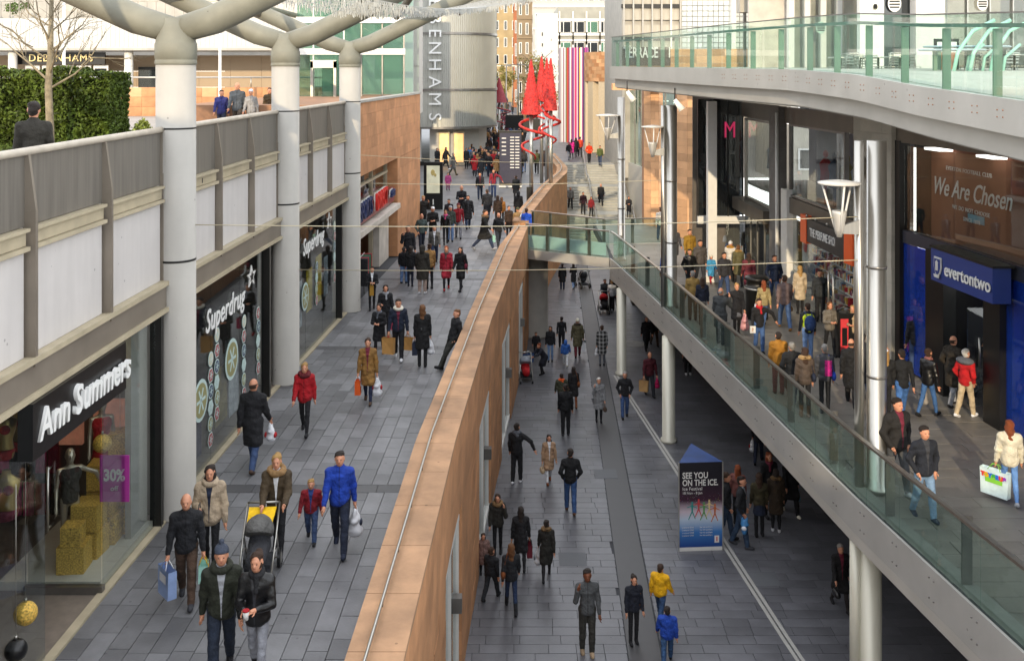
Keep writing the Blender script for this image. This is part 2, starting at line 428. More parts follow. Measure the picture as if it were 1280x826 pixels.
def garment(pose, kind):
    J = SK[pose]; kid = J['kid']; s = SDF(); up = J['up']
    g = 1.0
    if kind in ('jacket','coat','puffer','sweater'):
        e = {'jacket':.012,'coat':.018,'puffer':.026,'sweater':.004}[kind]
        ch = J['chest']; sx = .095 if not kid else .075
        s.cap(ch+up*.04+[-sx,0,0], ch+up*.04+[sx,0,0], .105+e,.105+e, flat=1.12, k=.06)
        s.cap(J['waist'], ch, .135+e,.135+e, flat=1.15, k=.06)
        s.cap(J['pel']+[-.04,0,0], J['pel']+[.04,0,0], .125+e,.125+e, flat=1.12, k=.06)
        s.cap(J['pel'], J['waist'], .138+e,.133+e, flat=1.1, k=.05)
        s.cap(J['neck']-up*.07, J['neck']-up*.005, .075+e,.064+e*.6, k=.03)
        for S_ in 'LR':
            s.cap(J['neck']-up*.07, J['sh'+S_]+up*.0, .06+e,.058+e, k=.05)
            s.cap(J['sh'+S_], J['el'+S_], .062+e,.05+e*.9, k=.03); s.cap(J['el'+S_], J['wr'+S_]-J['hd'+S_]*.015, .049+e*.9,.036+e*.6, k=.02)
        zb = J['pel'][2]-.10 if kind in ('jacket','sweater') else J['pel'][2]-.13
        if kind == 'coat':
            zb = J['pel'][2]-.40
            kc = (J['kneeL']+J['kneeR'])/2
            s.cap(J['pel']+[0,0,-.02], np.array([0,kc[1]*.7,zb+.0]), .165,.19, flat=1.05, k=.05)
            for S_ in 'LR':
                kk = J['hip'+S_]*.2+J['knee'+S_]*.8; s.cap(J['hip'+S_], kk, .11,.125, k=.06)
        s.cut(lambda X,Y,Z: zb-Z+0*X+0*Y)
        pts, q = s.mesh(.0165, .0055 if kind != 'sweater' else .003)
        c = pts[q].mean(1); zr = (c[:,2]-zb)/(J['neck'][2]-zb)
        rel = c - J['chest']
        open_ = (c[:,1] < np.interp(c[:,2], [J['pel'][2], J['neck'][2]], [J['pel'][1], J['neck'][1]])-.03) & (np.abs(c[:,0]) < .012+.055*np.clip(zr,0,1)**1.5) & (zr > .05)
        return np_mesh(kind, pts, q, None, open_.astype(int).tolist(), 2)
    if kind in ('trousers','slim'):
        a = 1.0 if kind == 'trousers' else .84
        s.cap(J['pel']+[-.05,0,.03], J['pel']+[.05,0,.03], .118*a,.118*a, flat=1.08, k=.05)
        for S_ in 'LR':
            s.cap(J['hip'+S_], J['knee'+S_], .098*a,.070*a, k=.03); s.cap(J['knee'+S_]*.6+J['ank'+S_]*.4, J['ank'+S_], .068*a, .056*a if kind == 'trousers' else .04, k=.02)
            s.cap(J['knee'+S_], J['knee'+S_]*.6+J['ank'+S_]*.4, .069*a,.068*a, k=.02)
        pts, q = s.mesh(.0165, .003 if kind == 'trousers' else .0015)
        return np_mesh('trousers', pts, q, None, None, 1)
    if kind == 'skirt':
        s.cap(J['pel']+[0,0,.06], J['pel']+[0,0,-.25], .13,.185, k=.03); zb = J['pel'][2]-.30
        s.cut(lambda X,Y,Z: zb-Z+0*X+0*Y)
        pts, q = s.mesh(.02, .003); return np_mesh('skirt', pts, q, None, None, 1)
    if kind in ('shoeL','shoeR','bootL','bootR'):
        S_ = kind[-1]; a = J['ank'+S_]; fa = J['fa'+S_]*.8; k_ = .85 if kid else 1
        f = np.array([0,-math.cos(fa), -math.sin(-fa)*-1 if False else -math.sin(-fa)]); 
        f = np.array([0,-math.cos(fa), math.sin(fa)]); dn = np.array([0,-math.sin(fa),-math.cos(fa)])
        s.cap(a+dn*.045-f*.035, a+dn*.052+f*.13*k_, .040,.036, k=.03); s.cap(a+dn*.02, a+dn*.05+f*.10*k_, .044,.036, k=.03)
        if kind.startswith('boot'): s.cap(a, a*.45+J['knee'+S_]*.55, .050,.058, k=.03)
        pts, q = s.mesh(.013, 0)
        return np_mesh('shoe', pts, q, None, None, 1)
def hair_mesh(kind, kid=False):
    s = SDF(); z0 = np.zeros(3); rn = .004 if kind in ('beanie','bobble','cap','hood') else .012
    if kind == 'short':
        s.ell(z0+[0,.022,.024], (.084,.105,.116), k=.02); s.cut(lambda X,Y,Z: np.maximum(-(Z+.045+np.clip(Y,0,.1)*.6)+0*X, -(Y+.018) - np.clip(Z-.045,0,1)*2.0+0*X))
    elif kind == 'bald':
        s.ell(z0+[0,.020,.0], (.082,.100,.098), k=.02); s.cut(lambda X,Y,Z: np.maximum(np.maximum(-(Z+.05), Z-.035), -(Y+.005))+0*X)
    elif kind in ('long','bun'):
        s.ell(z0+[0,.022,.022], (.090,.108,.116), k=.03)
        if kind == 'long':
            s.cap([0,.06,0],[0,.085,-.24], .088,.07, k=.04); s.cap([-.055,.02,0],[-.075,.03,-.18], .04,.03, k=.03); s.cap([.055,.02,0],[.075,.03,-.18], .04,.03, k=.03)
        else: s.ell(z0+[0,.10,.095], (.045,.045,.045), k=.02)
        s.cut(lambda X,Y,Z: np.where(Z > -.45, -(Y+.048) - np.clip(Z-.062,0,1)*1.6 - (np.abs(X)-.045)*.8, 1)+0*X)
    elif kind in ('beanie','bobble'):
        s.ell(z0+[0,.016,.035], (.093,.112,.118), k=.02)
        if kind == 'bobble': s.ell(z0+[0,.02,.165], (.038,.038,.036), k=.01)
        s.cut(lambda X,Y,Z: -(Z-.030)-(Y)*.25+0*X)
    elif kind == 'hood':
        s.ell(z0+[0,.03,.018], (.108,.125,.135), k=.02); s.cap([0,.09,-.06],[0,.06,-.14], .09,.09, k=.04)
        s.cut(lambda X,Y,Z: -(Y+.055)+0*X+0*Z)
    elif kind == 'cap':
        s.ell(z0+[0,.016,.038], (.090,.108,.100), k=.02); s.cut(lambda X,Y,Z: -(Z-.045)+0*X+0*Y)
        s2 = s
    elif kind in ('fur','scarf','hoodback'):
        n = 14; A, B, rr_ = {'fur':(.115,.105,.052),'scarf':(.072,.072,.036),'hoodback':(.10,.09,.04)}[kind]
        pts_ = [np.array([A*math.cos(t), .012+B*math.sin(t), -.135+.022*math.sin(t)]) for t in np.linspace(0, 2*math.pi, n+1)]
        for a, b in zip(pts_, pts_[1:]): s.cap(a, b, rr_, rr_, k=.02)
        if kind == 'scarf': s.cap([.02,-.075,-.14],[.03,-.125,-.32], .032,.030, k=.03)
        if kind == 'hoodback': s.cap([-.04,.10,-.13],[.04,.10,-.20], .06,.05, k=.03)
        rn = .010 if kind == 'fur' else .003
    nm = {'short':'hair','bald':'hair','long':'hair','bun':'hair','beanie':'hat','bobble':'hat','hood':'hood','cap':'cap','fur':'fur_collar','scarf':'scarf','hoodback':'hood'}[kind]
    pts, q = s.mesh(.0125, rn)
    ex = None
    if kind == 'cap': ex = MB().prism([(-.07,-.07),(-.05,-.16),(0,-.175),(.05,-.16),(.07,-.07)], .048, .060)
    return np_mesh(nm, pts, q, ex, None, 1)
def PM(key, fn, *a):
    if key not in _pm: _pm[key] = fn(*a)
    return _pm[key]

PAL = dict(black='#16161a', navy='#1b2337', jeans='#36486b', ljeans='#6a87b4', grey='#5b5e66', lgrey='#9a9ca2', dgrey='#35363b', brown='#4a382c', tan='#9a7448',
  beige='#b9a489', cream='#d8d2c2', white='#d9dade', red='#a3161f', maroon='#571b29', pink='#c9487f', blue='#1c3fa6', lblue='#4f8fc4', olive='#45452b', dgreen='#23291f',
  khaki='#6b6543', mustard='#b78a3a', yellow='#e0b416', orange='#dd5a1c', hivis='#cfe03a', mauve='#7a6868', magenta='#b61f7a', wine='#6d1f33', stone='#86796a', mint='#9fd0c2', purple='#40305a', gold='#a77d2a')
HAIRC = dict(dk='#261b15', br='#3d281a', lb='#6b4526', bl='#b08a52', gi='#8a4420', gr='#8f8c88', wh='#cfccc6')
SKINC = dict(a='#c98f72', b='#b97c5e', c='#7a4a33', d='#dba78c')
def cloth(c, kind='cloth'):
    if c == 'leather': return mat('leather_black', '#141416', rough=.32, var=.2, scale=20, bump=.3, bscale=40)
    if c == 'plaid': return plaid_mat()
    if c.startswith('#'): return mat('cloth_'+c, c, rough=.85, var=.34, scale=5, bump=.9, bscale=11, bdist=.05)
    return mat('cloth_'+c, PAL[c], rough=.85, var=.34, scale=5, bump=.9, bscale=11, bdist=.05)
def plaid_mat():
    m = mat('cloth_plaid', '#3a3b40', rough=.9, var=.1)
    if m.get('done'): return m
    m['done'] = 1; n = m.node_tree; b = n.nodes['Principled BSDF']; N = n.nodes.new; L = n.links.new
    tc = N('ShaderNodeTexCoord'); sx = N('ShaderNodeSeparateXYZ'); L(tc.outputs['Object'], sx.inputs[0]); outs = []
    for ax_, f_ in (('X',38.), ('Z',38.)):
        mu = N('ShaderNodeMath'); mu.operation = 'MULTIPLY'; mu.inputs[1].default_value = f_; L(sx.outputs[ax_], mu.inputs[0])
        sn = N('ShaderNodeMath'); sn.operation = 'SINE'; L(mu.outputs[0], sn.inputs[0]); g = N('ShaderNodeMath'); g.operation = 'GREATER_THAN'; g.inputs[1].default_value = .35; L(sn.outputs[0], g.inputs[0]); outs.append(g)
    ad = N('ShaderNodeMath'); L(outs[0].outputs[0], ad.inputs[0]); L(outs[1].outputs[0], ad.inputs[1])
    rp = N('ShaderNodeMapRange'); rp.inputs['From Max'].default_value = 2; rp.inputs['To Min'].default_value = .02; rp.inputs['To Max'].default_value = .30; L(ad.outputs[0], rp.inputs[0])
    L(rp.outputs[0], b.inputs['Base Color']); return m
def front_cloth(c, inner, J):
    """garment cloth with its front opening: a shirt-coloured gap, or just a dark zip line, plus a darker hem and cuffs"""
    base = cloth(c)
    if c == 'plaid': return base
    key = 'front_%s_%s_%.2f' % (c, inner, J['pel'][2])
    if key in MATS: return MATS[key]
    m = base.copy(); m.name = key; MATS[key] = m; n = m.node_tree; b = n.nodes['Principled BSDF']; N = n.nodes.new; L = n.links.new
    tc = N('ShaderNodeTexCoord'); sp = N('ShaderNodeSeparateXYZ'); L(tc.outputs['Object'], sp.inputs[0]); sn = N('ShaderNodeSeparateXYZ'); L(tc.outputs['Normal'], sn.inputs[0])
    def M_(op, a, b_=None):
        q = N('ShaderNodeMath'); q.operation = op
        for i_, v_ in enumerate((a, b_)):
            if v_ is None: continue
            if isinstance(v_, (int, float)): q.inputs[i_].default_value = v_
            else: L(v_, q.inputs[i_])
        return q.outputs[0]
    z0 = float(J['pel'][2])-.05; z1 = float(J['neck'][2])
    u = N('ShaderNodeMapRange'); u.inputs['From Min'].default_value = z0; u.inputs['From Max'].default_value = z1; L(sp.outputs['Z'], u.inputs['Value'])
    wd = M_('ADD', M_('MULTIPLY', M_('POWER', u.outputs[0], 2.2), .060 if inner else .0), .006 if inner else .0045)
    near = M_('LESS_THAN', M_('ABSOLUTE', sp.outputs['X']), wd); fr_ = M_('LESS_THAN', sn.outputs['Y'], -.25); up = M_('GREATER_THAN', sp.outputs['Z'], z0)
    fac = M_('MULTIPLY', M_('MULTIPLY', near, fr_), up)
    mx = N('ShaderNodeMix'); mx.data_type = 'RGBA'; L(fac, mx.inputs[0])
    src = b.inputs['Base Color'].links[0].from_socket if b.inputs['Base Color'].links else None
    if src: L(src, mx.inputs[6])
    ic = PAL.get(inner, inner) if inner and inner != 'leather' else '#0b0b0c'; mx.inputs[7].default_value = (*srgb(ic), 1)
    L(mx.outputs[2], b.inputs['Base Color']); return m
def set_mats(o, ms):
    for i, m in enumerate(ms): o.material_slots[i].link = 'OBJECT'; o.material_slots[i].material = m

def vest_mesh():
    J = SK['stand']; s = SDF()
    s.cap(J['chest']+[-.08,0,.04],J['chest']+[.08,0,.04],.125,.125,flat=1.1,k=.06).cap(J['waist'],J['chest'],.150,.152,flat=1.12,k=.06).cap(J['pel'],J['waist'],.150,.150,flat=1.1,k=.05)
    s.cut(lambda X,Y,Z: np.maximum(J['pel'][2]-.05-Z, Z-J['neck'][2]+.06)+0*X+0*Y); pts, q = s.mesh(.0165, .002)
    return np_mesh('vest', pts, q, None, None, 1)
NPEOPLE = 0
def person(label, loc, h, rz, pose, top, topc, legc, hair, hairc='br', inner=None, skin='a', extra=(), legs=None, shoes='black', fem=None, group=None, mirror=False, boots=False, skirt=None, cat='person', bodymat=None):
    """body mesh is the top-level thing, clothes / hair / shoes are its children"""
    global NPEOPLE; NPEOPLE += 1
    J = SK[pose]; kid = J['kid']
    if fem is None: fem = hair in ('long','bun')
    if legs is None: legs = 'slim' if fem else 'trousers'
    H0 = J['head'][2]+.12; sc = h/1.76 if not kid else h/(J['head'][2]+.12)
    sx = sc*(.93 if fem else 1.0)*(-1 if mirror else 1)
    bm_ = PM(('body',pose), body_mesh, pose)
    o = bpy.data.objects.new('person', bm_); COL.objects.link(o)
    sk = mat('skin_'+skin, SKINC[skin], rough=.5, var=.06, scale=20, spec=.35)
    set_mats(o, bodymat if bodymat else [sk, mat('eye_dark', '#1d1512', rough=.3, var=0), mat('lips', '#9a5247', rough=.5, var=0)])
    o.location = loc; o.rotation_euler = (0,0,rz); o.scale = (sx, sc*(.95 if fem else 1), sc)
    tag(o, label, cat, group)
    def ch(name, me, ms, at=None):
        c = bpy.data.objects.new(name, me); COL.objects.link(c); c.parent = o; set_mats(c, ms)
        if at is not None: c.location = at
        return c
    tm = cloth(topc); 
    if top:
        tm = front_cloth(topc, inner, J); ch(top, PM((pose,top), garment, pose, top), [tm, tm])
    if legc: ch('trousers' if legs == 'trousers' else 'leggings', PM((pose,legs), garment, pose, legs), [cloth(legc)])
    if skirt: ch('skirt', PM((pose,'skirt'), garment, pose, 'skirt'), [cloth(skirt)])
    if shoes:
        for S_ in 'LR': ch('boot' if boots else 'shoe', PM((pose,('boot' if boots else 'shoe')+S_), garment, pose, ('boot' if boots else 'shoe')+S_), [cloth(shoes)])
    hd = Vector(J['head'])
    for x in (hair,)+tuple(extra):
        col_ = None
        if isinstance(x, tuple): x, col_ = x
        if not x: continue
        if col_ is None: col_ = hairc
        me = PM(('hair',x), hair_mesh, x)
        mm = mat('hair_'+col_, HAIRC[col_], rough=.7, var=.3, scale=30, bump=.8, bscale=70, stretch=(6,6,1)) if col_ in HAIRC else cloth(col_)
        ch(me.name.split('.')[0], me, [mm], hd)
    return o
def hand(o, pose, side='L'):
    v = Vector(SK[pose]['hand'+side]); M = Matrix.Translation(o.location) @ o.rotation_euler.to_matrix().to_4x4() @ Matrix.Diagonal((*o.scale,1))
    return M @ v
# ------------------------------------------------------------------ plan curves (metres; x as a function of distance y)
XF = interp([(6,-6.50),(12,-6.42),(15.7,-6.36),(18.1,-6.3),(24.6,-6.1),(28.4,-5.86),(33.3,-5.6),(42.7,-5.03),(50,-4.6)])   # shop line, left
XL = interp([(6,-2.2),(11.86,-1.99),(19,-1.82),(28.5,-1.27),(40,-.5),(44.5,.08)])                                        # parapet, walkway side
XR = interp([(6,-1.5),(11.86,-1.29),(19,-1.07),(28.3,-.57),(36,.02),(43.5,.60),(46,.80)])                                 # parapet, void side
XE = interp([(8,7.84),(13.9,7.12),(19.2,6.48),(25,6.0),(33,5.28),(42,4.37),(43.2,4.2)])                                  # right balcony edge
XT = interp([(6,7.0),(13.6,6.96),(19,6.85),(23.6,6.6),(27.8,5.85),(34,5.05),(41.6,4.06)])                                # terrace edge above
XP = interp([(46,.75),(49,.95),(60,2.4),(68.4,3.77),(72,4.0),(85,3.6)])                                                 # second parapet, void side
XS = interp([(10,12.4),(22.9,11.1),(25,10.9),(29.6,10.2),(35,9.9),(38,9.6),(60,9.4)])                                    # shop line, right
LOW = -4.4; UP = 5.9
fr = lambda a, b, n: [a+(b-a)*i/n for i in range(n+1)]

M_joint = mat('paving_joint', '#3b3c40', rough=.9)
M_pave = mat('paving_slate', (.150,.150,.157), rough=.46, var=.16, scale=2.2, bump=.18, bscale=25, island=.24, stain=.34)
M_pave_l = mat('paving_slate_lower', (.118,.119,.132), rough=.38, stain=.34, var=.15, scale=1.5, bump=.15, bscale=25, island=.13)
M_pave_r = mat('paving_stone_warm', (.185,.172,.152), rough=.45, stain=.22, var=.15, scale=1.8, bump=.15, bscale=25, island=.07)
M_band = mat('paving_band', (.07,.069,.072), rough=.5, var=.15, scale=3, bump=.1)
M_sand = mat('sandstone', (.50,.245,.115), rough=.85, stain=.22, var=.2, scale=1.6, bump=.25, bscale=22, island=.10)
M_sandc = mat('sandstone_coping', (.385,.222,.122), rough=.8, stain=.30, var=.30, scale=1.6, bump=.25, bscale=14, island=.06)
M_sandb = mat('sandstone_blond', (.62,.36,.19), rough=.85, var=.12, scale=2, bump=.2, bscale=20, island=.22)
M_joints = mat('sandstone_joint', (.30,.16,.09), rough=.95)
M_steel = mat('steel_brushed', (.47,.455,.42), rough=.33, metal=.95, var=.08, scale=3, stretch=(8,8,.4))
M_steeld = mat('steel_dark', (.22,.21,.20), rough=.35, metal=.8, var=.2, scale=3)
M_colp = mat('column_paint', (.41,.39,.355), rough=.75, stain=.10, var=.06, scale=1.2, stretch=(3,3,.5), bump=.05)
M_colg = mat('cap_grey', (.19,.185,.145), rough=.6, var=.14, scale=3, metal=.0, stain=.15)
M_white = mat('white_panel', (.57,.54,.52), rough=.65, stain=.07, var=.06, scale=1.1, stretch=(5,5,.5), bump=.03)
M_guard = mat('guard_zinc', (.185,.168,.145), rough=.5, metal=.3, var=.22, scale=2.0, stretch=(6,6,.3))
M_beam = mat('beam_taupe', (.25,.215,.175), rough=.5, metal=.35, var=.16, scale=1.4, bump=.05)
M_trim = mat('trim_stone_grey', (.42,.36,.25), rough=.6, var=.15, scale=3)
M_rail = mat('handrail_oak', (.50,.44,.36), rough=.5, var=.15, scale=5)
M_dark = mat('frame_dark', '#201f1e', rough=.4, var=.1, metal=.3)
M_black = mat('board_black', '#0c0c0e', rough=.35, var=.05)
M_offw = mat('white_paint', (.70,.69,.66), rough=.5, var=.05)
M_fascia = mat('fascia_steel', (.42,.41,.385), rough=.5, stain=.08, metal=.3, var=.10, scale=.9, stretch=(1,1,1))
M_fascia2 = mat('fascia_lower', (.44,.42,.38), rough=.5, metal=.25, var=.12, scale=.9)
M_soffit = mat('soffit', (.30,.28,.25), rough=.7, var=.1)
M_glass = glass('glass_clear', (.86,.94,.91), 1.35, .03, (.22,.30,.28))
M_shop = glass('glass_shop', (.84,.87,.87), 1.5)
M_bluegl = glass('glass_blue_film', (.33,.45,.90), 1.5, .4, (.022,.075,.42))
M_greengl = glass('glass_green', (.62,.78,.70), 1.5, .22, (.16,.27,.22))
M_darkgl = glass('glass_dark', (.25,.28,.30), 1.6, .5, (.035,.04,.045))
M_conc = mat('concrete', (.40,.38,.34), rough=.85, var=.15, scale=1.5, bump=.15)
M_stone = mat('limestone', (.42,.39,.33), rough=.85, var=.12, scale=2.5, bump=.3, bscale=12, island=.08)
M_lit = mat('shop_light', (1,.95,.85), var=0, emit=(1,.80,.52), estr=9)
M_litw = mat('shop_light_white', (1,1,1), var=0, emit=(1,.95,.88), estr=3.5)
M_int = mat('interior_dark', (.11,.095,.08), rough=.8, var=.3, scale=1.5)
M_intl = mat('interior_light', (.55,.50,.44), rough=.8, var=.2, scale=2)

def struct(name, mb, m, parent=None):
    o = mb.build(name, m, parent)
    if parent is None: o['kind'] = 'structure'
    return o

# ------------------------------------------------------------------ paving
_pv = {}
def paver_mesh(l, d, m):
    k = (l, d, m.name)
    if k not in _pv:
        b = MB(); a, c, e = l/2-.0025, d/2-.0025, .004
        b.add([(-a,-c,-.03),(a,-c,-.03),(a,c,-.03),(-a,c,-.03),(-a+e,-c+e,0),(a-e,-c+e,0),(a-e,c-e,0),(-a+e,c-e,0)],
              [(4,5,6,7),(0,1,5,4),(1,2,6,5),(2,3,7,6),(3,0,4,7)])
        _pv[k] = b.mesh('paver', m)
    return _pv[k]
def lay(parent, cells, m, z, limit=300, matf=None):
    """cells: (x, y, length along local x, depth, rz). nearest `limit` become objects, the rest one joined part"""
    cells = sorted(cells, key=lambda c: c[1]); rnd = random.Random(3)
    rest = MB()
    for i, (x, y, l, d, rz) in enumerate(cells):
        zz = z + rnd.uniform(-.0025,.0025)
        if i < limit:
            o = bpy.data.objects.new('paver', paver_mesh(l, d, m)); COL.objects.link(o); o.parent = parent
            o.location = (x, y, zz); o.rotation_euler = (rnd.uniform(-.002,.002), rnd.uniform(-.002,.002), rz)
        else:
            c, s = math.cos(rz), math.sin(rz); a, e = l/2-.003, d/2-.003
            vs = []
            for zq in (z-.03, zz):
                for p, q in ((-a,-e),(a,-e),(a,e),(-a,e)): vs.append((x+p*c-q*s, y+p*s+q*c, zq))
            rest.add(vs, [(4,5,6,7),(0,1,5,4),(1,2,6,5),(2,3,7,6),(3,0,4,7)])
    if rest.v: rest.build('far_pavers', m, parent, kind='stuff')

YS = fr(6, 50, 44)
# middle walkway, left: slab, and the plaza it opens into
b = MB(); b.strip(lambda y: XF(y)-6, lambda y: XR(y)-.02, fr(6,46,40), -.45, -.031); walk = struct('walkway', b, M_joint)
cells = []
rnd = random.Random(11)
for k in range(19):
    y = 8.0
    while y < 62:
        nxt = min([v for v in (11.3, 19.2, 29.0, 38.6, 48.0, 63) if v > y+.01])
        L_ = rnd.choice((.5,.6,.75,.9)); e = min(y+L_, nxt); 
        if nxt-e < .3: e = nxt
        ym = (y+e)/2
        xc = XF(min(ym,50)) + .10 + .31*(k+.5)
        if xc + .15 < (XL(ym) if ym < 44 else (XP(max(ym,46))-.7)) + .05:
            sl = (XF(min(ym+.5,50))-XF(min(ym-.5,50)))
            ll = round(e-y, 2)
            cells.append((xc, ym, .31, ll, -math.atan(sl)))
        y = e
        if abs(y-nxt) < 1e-6 and nxt < 60: y += .36
# band slabs across
bands = []
for yb in (11.3,19.2,29.0,38.6,48.0):
    x = XF(yb)+.05
    while x < XL(min(yb,44))-.2: bands.append((x+.6, yb+.18, 1.2, .36, 0)); x += 1.2
lay(walk, cells, M_pave, 0.0)
bb = MB()
for x,y,l,d,rz in bands: bb.box(x-l/2+.005, x+l/2-.005, y-d/2+.005, y+d/2-.005, -.03, -.001)
bb.build('paving_band', M_band, walk)
# curb strip under the shopfronts
MB().strip(lambda y: XF(y)-.04, lambda y: XF(y)+.10, fr(9.5,34,25), -.03, .035).build('shopfront_kerb', M_trim, walk)

b = MB(); b.prism([(-60,46.02),(.55,46.02),(XP(49)-.05,49),(XP(60)-.05,60),(XP(68.4)-.05,68.4),(XP(85)-.05,85),(XP(85)-.05,88.6),(60,88.6),(60,190),(-60,190)], -.45, -.034)
plaza = struct('plaza', b, mat('plaza_paving', (.15,.15,.155), rough=.5, stain=.3, var=.25, scale=.8, bump=.1, bscale=8))
struct('street', MB().box(-120,120,190.01,900,-.6,-.05), mat('street_asphalt', (.07,.07,.075), rough=.8, var=.2, scale=.3))

# lower street
b = MB(); b.box(-6,16,4,92,LOW-.3,LOW-.031); low = struct('lower_street', b, M_joint)
cells = []; row = 0; y = 15.0
band_x = lambda y: 3.62 - .038*(31.7-y)
while y < 72:
    dpt = .34; x = XR(min(y,46)) - 1.3 - rnd.uniform(0,.7); x1 = 10.5
    while x < x1:
        L_ = rnd.choice((.6,.75,.9)); xe = x+L_; bx = band_x(y)
        if x < bx-.75 < xe: xe = bx-.75
        elif x < bx-.75+1e-6 or x > bx-.1: pass
        if abs(x-(bx-.75)) < 1e-4: x = bx; continue
        if xe - x > .1: cells.append(((x+xe)/2, y+dpt/2, round(xe-x,2), dpt, 0))
        x = xe
    y += dpt; row += 1
cells.sort(key=lambda c: c[1])
vis = [c for c in cells if c[1] > 20.5 and -1.2 < c[0] < 7.2]; oth = [c for c in cells if not (c[1] > 20.5 and -1.2 < c[0] < 7.2)]
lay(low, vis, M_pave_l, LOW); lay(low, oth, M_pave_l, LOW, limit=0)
MB().strip(lambda y: band_x(y)-.74, lambda y: band_x(y)-.04, fr(12,72,30), LOW-.03, LOW-.002).build('paving_band', M_band, low)
XD = interp([(10,7.95),(21.2,6.1),(33,5.0),(40.9,4.25)])
b = MB(); b.strip(lambda y: XD(y)-.10, lambda y: XD(y)-.02, fr(12,41,29), LOW-.02, LOW+.006); b.strip(lambda y: XD(y)+.02, lambda y: XD(y)+.10, fr(12,41,29), LOW-.02, LOW+.006)
b.build('channel_drain', mat('drain_edge', (.36,.35,.33), rough=.5, var=.1), low)
b = MB()
for i in range(280):
    y = 14+i*.098
    b.box(XD(y)-.019, XD(y)+.019, y, y+.05, LOW-.02, LOW+.003)
b.build('drain_grate', M_steeld, low)
M_cover = mat('access_cover', (.10,.105,.115), rough=.6, var=.1)
for cx, cy in ((6.2/1, 24.6), (2.9, 31.0), (1.55, 25.6)):
    MB().box(cx-.35,cx+.35,cy-.35,cy+.35,LOW-.02,LOW+.004).build('access_cover', M_cover, low)
c_ = P(792,430,LOW); MB().lathe([(.55,0),(.55,.012),(.47,.012)], (c_.x,c_.y,LOW-.004), n=32).build('round_inset', mat('inset_stone', (.30,.29,.27), rough=.6, var=.2), low)

# right balcony walkway
b = MB(); b.strip(lambda y: XE(y)+.02, lambda y: 15.5, fr(8,46,38), -.45, -.031); b.box(4.3,15.5,46.0,53.0,-.45,-.031)
bal = struct('balcony_walkway', b, M_joint)
cells = []; y = 8.2
while y < 52.5:
    x0 = XE(y)+.12 if y < 43 else 4.4; x = x0 - rnd.uniform(0,.5); 
    while x < XS(y)+.9:
        L_ = rnd.choice((.75,.9,1.2)); xe = x+L_
        a = max(x, x0)
        if xe-a > .15: cells.append(((a+xe)/2, y+.225, round(xe-a,1), .45, 0))
        x = xe
    y += .45
cells = [c for c in cells if c[1] > 14.5] ; lay(bal, cells, M_pave_r, 0.0)

# ------------------------------------------------------------------ parapets of sandstone
def parapet(name, label, fL, fR, y0, y1, wall_to, band_bottom, loc):
    t = thing(name, label, 'parapet wall', loc)
    ys = fr(y0, y1, max(6, int((y1-y0)/.8)))
    MB().strip(lambda y: fL(y)+.03, lambda y: fR(y)-.05, ys, wall_to, 1.02).build('wall_core', M_joints, t)
    # coping stones
    y = y0
    while y < y1-.1:
        e = min(y+1.35, y1)
        MB().strip(fL, fR, fr(y+.006, e-.006, 3), 1.02, 1.10).build('coping_stone', M_sandc, t); y = e
    return t
par = parapet('parapet_wall', 'long sandstone parapet with steel handrail between the upper walkway and the lower street', XL, XR, 8, 45.2, -.45, 0, (XL(26),26,0))
# void side facing stones
y = 8.0; i = 0
while y < 45.1:
    e = min(y+.9, 45.2)
    for (z0, z1) in ((-.62,-.03),(-.022,.50),(.508,1.012)):
        off = .45 if int(z1*2) % 2 else 0
        MB().strip(lambda q: XR(q)-.06, lambda q: XR(q)-.012, fr(y+.004, e-.004, 2), z0, z1).build('sandstone_block', M_sand, par)
    y = e
b = MB(); b.tube([( (XL(y)*.62+XR(y)*.38), y, 1.19) for y in fr(8,44.9,40)], .021, 8); b.build('handrail', M_steel, par)
b = MB()
for y in fr(8.6,44.3,24): b.tube([(XL(y)*.62+XR(y)*.38,y,1.09),(XL(y)*.62+XR(y)*.38,y,1.18)], .012, 6)
b.build('rail_bracket', M_steeld, par)
# piers on the lower street carrying the parapet, shopfronts between them
lows = thing('lower_shopfronts', 'white framed shopfronts between sandstone piers under the left walkway', 'shopfront', (-1.5,26,LOW))
for k, (y0, y1) in enumerate(((5.5,10.3),(13.0,17.6),(20.6,24.8),(28.5,32.2),(35.9,39.9),(43.0,45.6))):
    z = LOW
    rows = 8
    for r in range(rows):
        za = LOW + (-.62-LOW)*r/rows; zb = LOW + (-.62-LOW)*(r+1)/rows
        n = 4 if r % 2 else 5
        for q in range(n):
            a = y0+(y1-y0)*q/n; e = y0+(y1-y0)*(q+1)/n
            MB().strip(lambda v: XR(v)-.75, lambda v: XR(v)-.05-.004*((q*7+r*3) % 3), fr(a+.004, e-.004, 2), za+.004, zb-.004).build('sandstone_block', M_sand, lows)
for (y0, y1) in ((10.3,13.0),(17.6,20.6),(24.8,28.5),(32.2,35.9),(39.9,43.0)):
    # arched head: stones stepping up to the middle
    xf = lambda v: XR(v)-.16
    b = MB()
    for a in (y0+.12, y1-.12, (y0+y1)/2): b.box(xf(a)-.06, xf(a)+.06, a-.05, a+.05, LOW, -.62)
    b.strip(lambda v: xf(v)-.06, lambda v: xf(v)+.06, fr(y0,y1,3), -1.15, -1.03); b.strip(lambda v: xf(v)-.07, lambda v: xf(v)+.07, fr(y0,y1,3), LOW, LOW+.18)
    b.build('window_frame', M_offw, lows)
    for a, e in ((y0+.17,(y0+y1)/2-.05),((y0+y1)/2+.05,y1-.17)):
        MB().strip(lambda v: xf(v)-.012, lambda v: xf(v)+.004, [a,e], LOW+.18, -1.15).build('pane', M_shop, lows)
    MB().box(XR(y1)-.30, XR(y1)-.02, y1-.62, y1-.40, -2.75, -2.45).build('wall_lamp', M_steeld, lows)
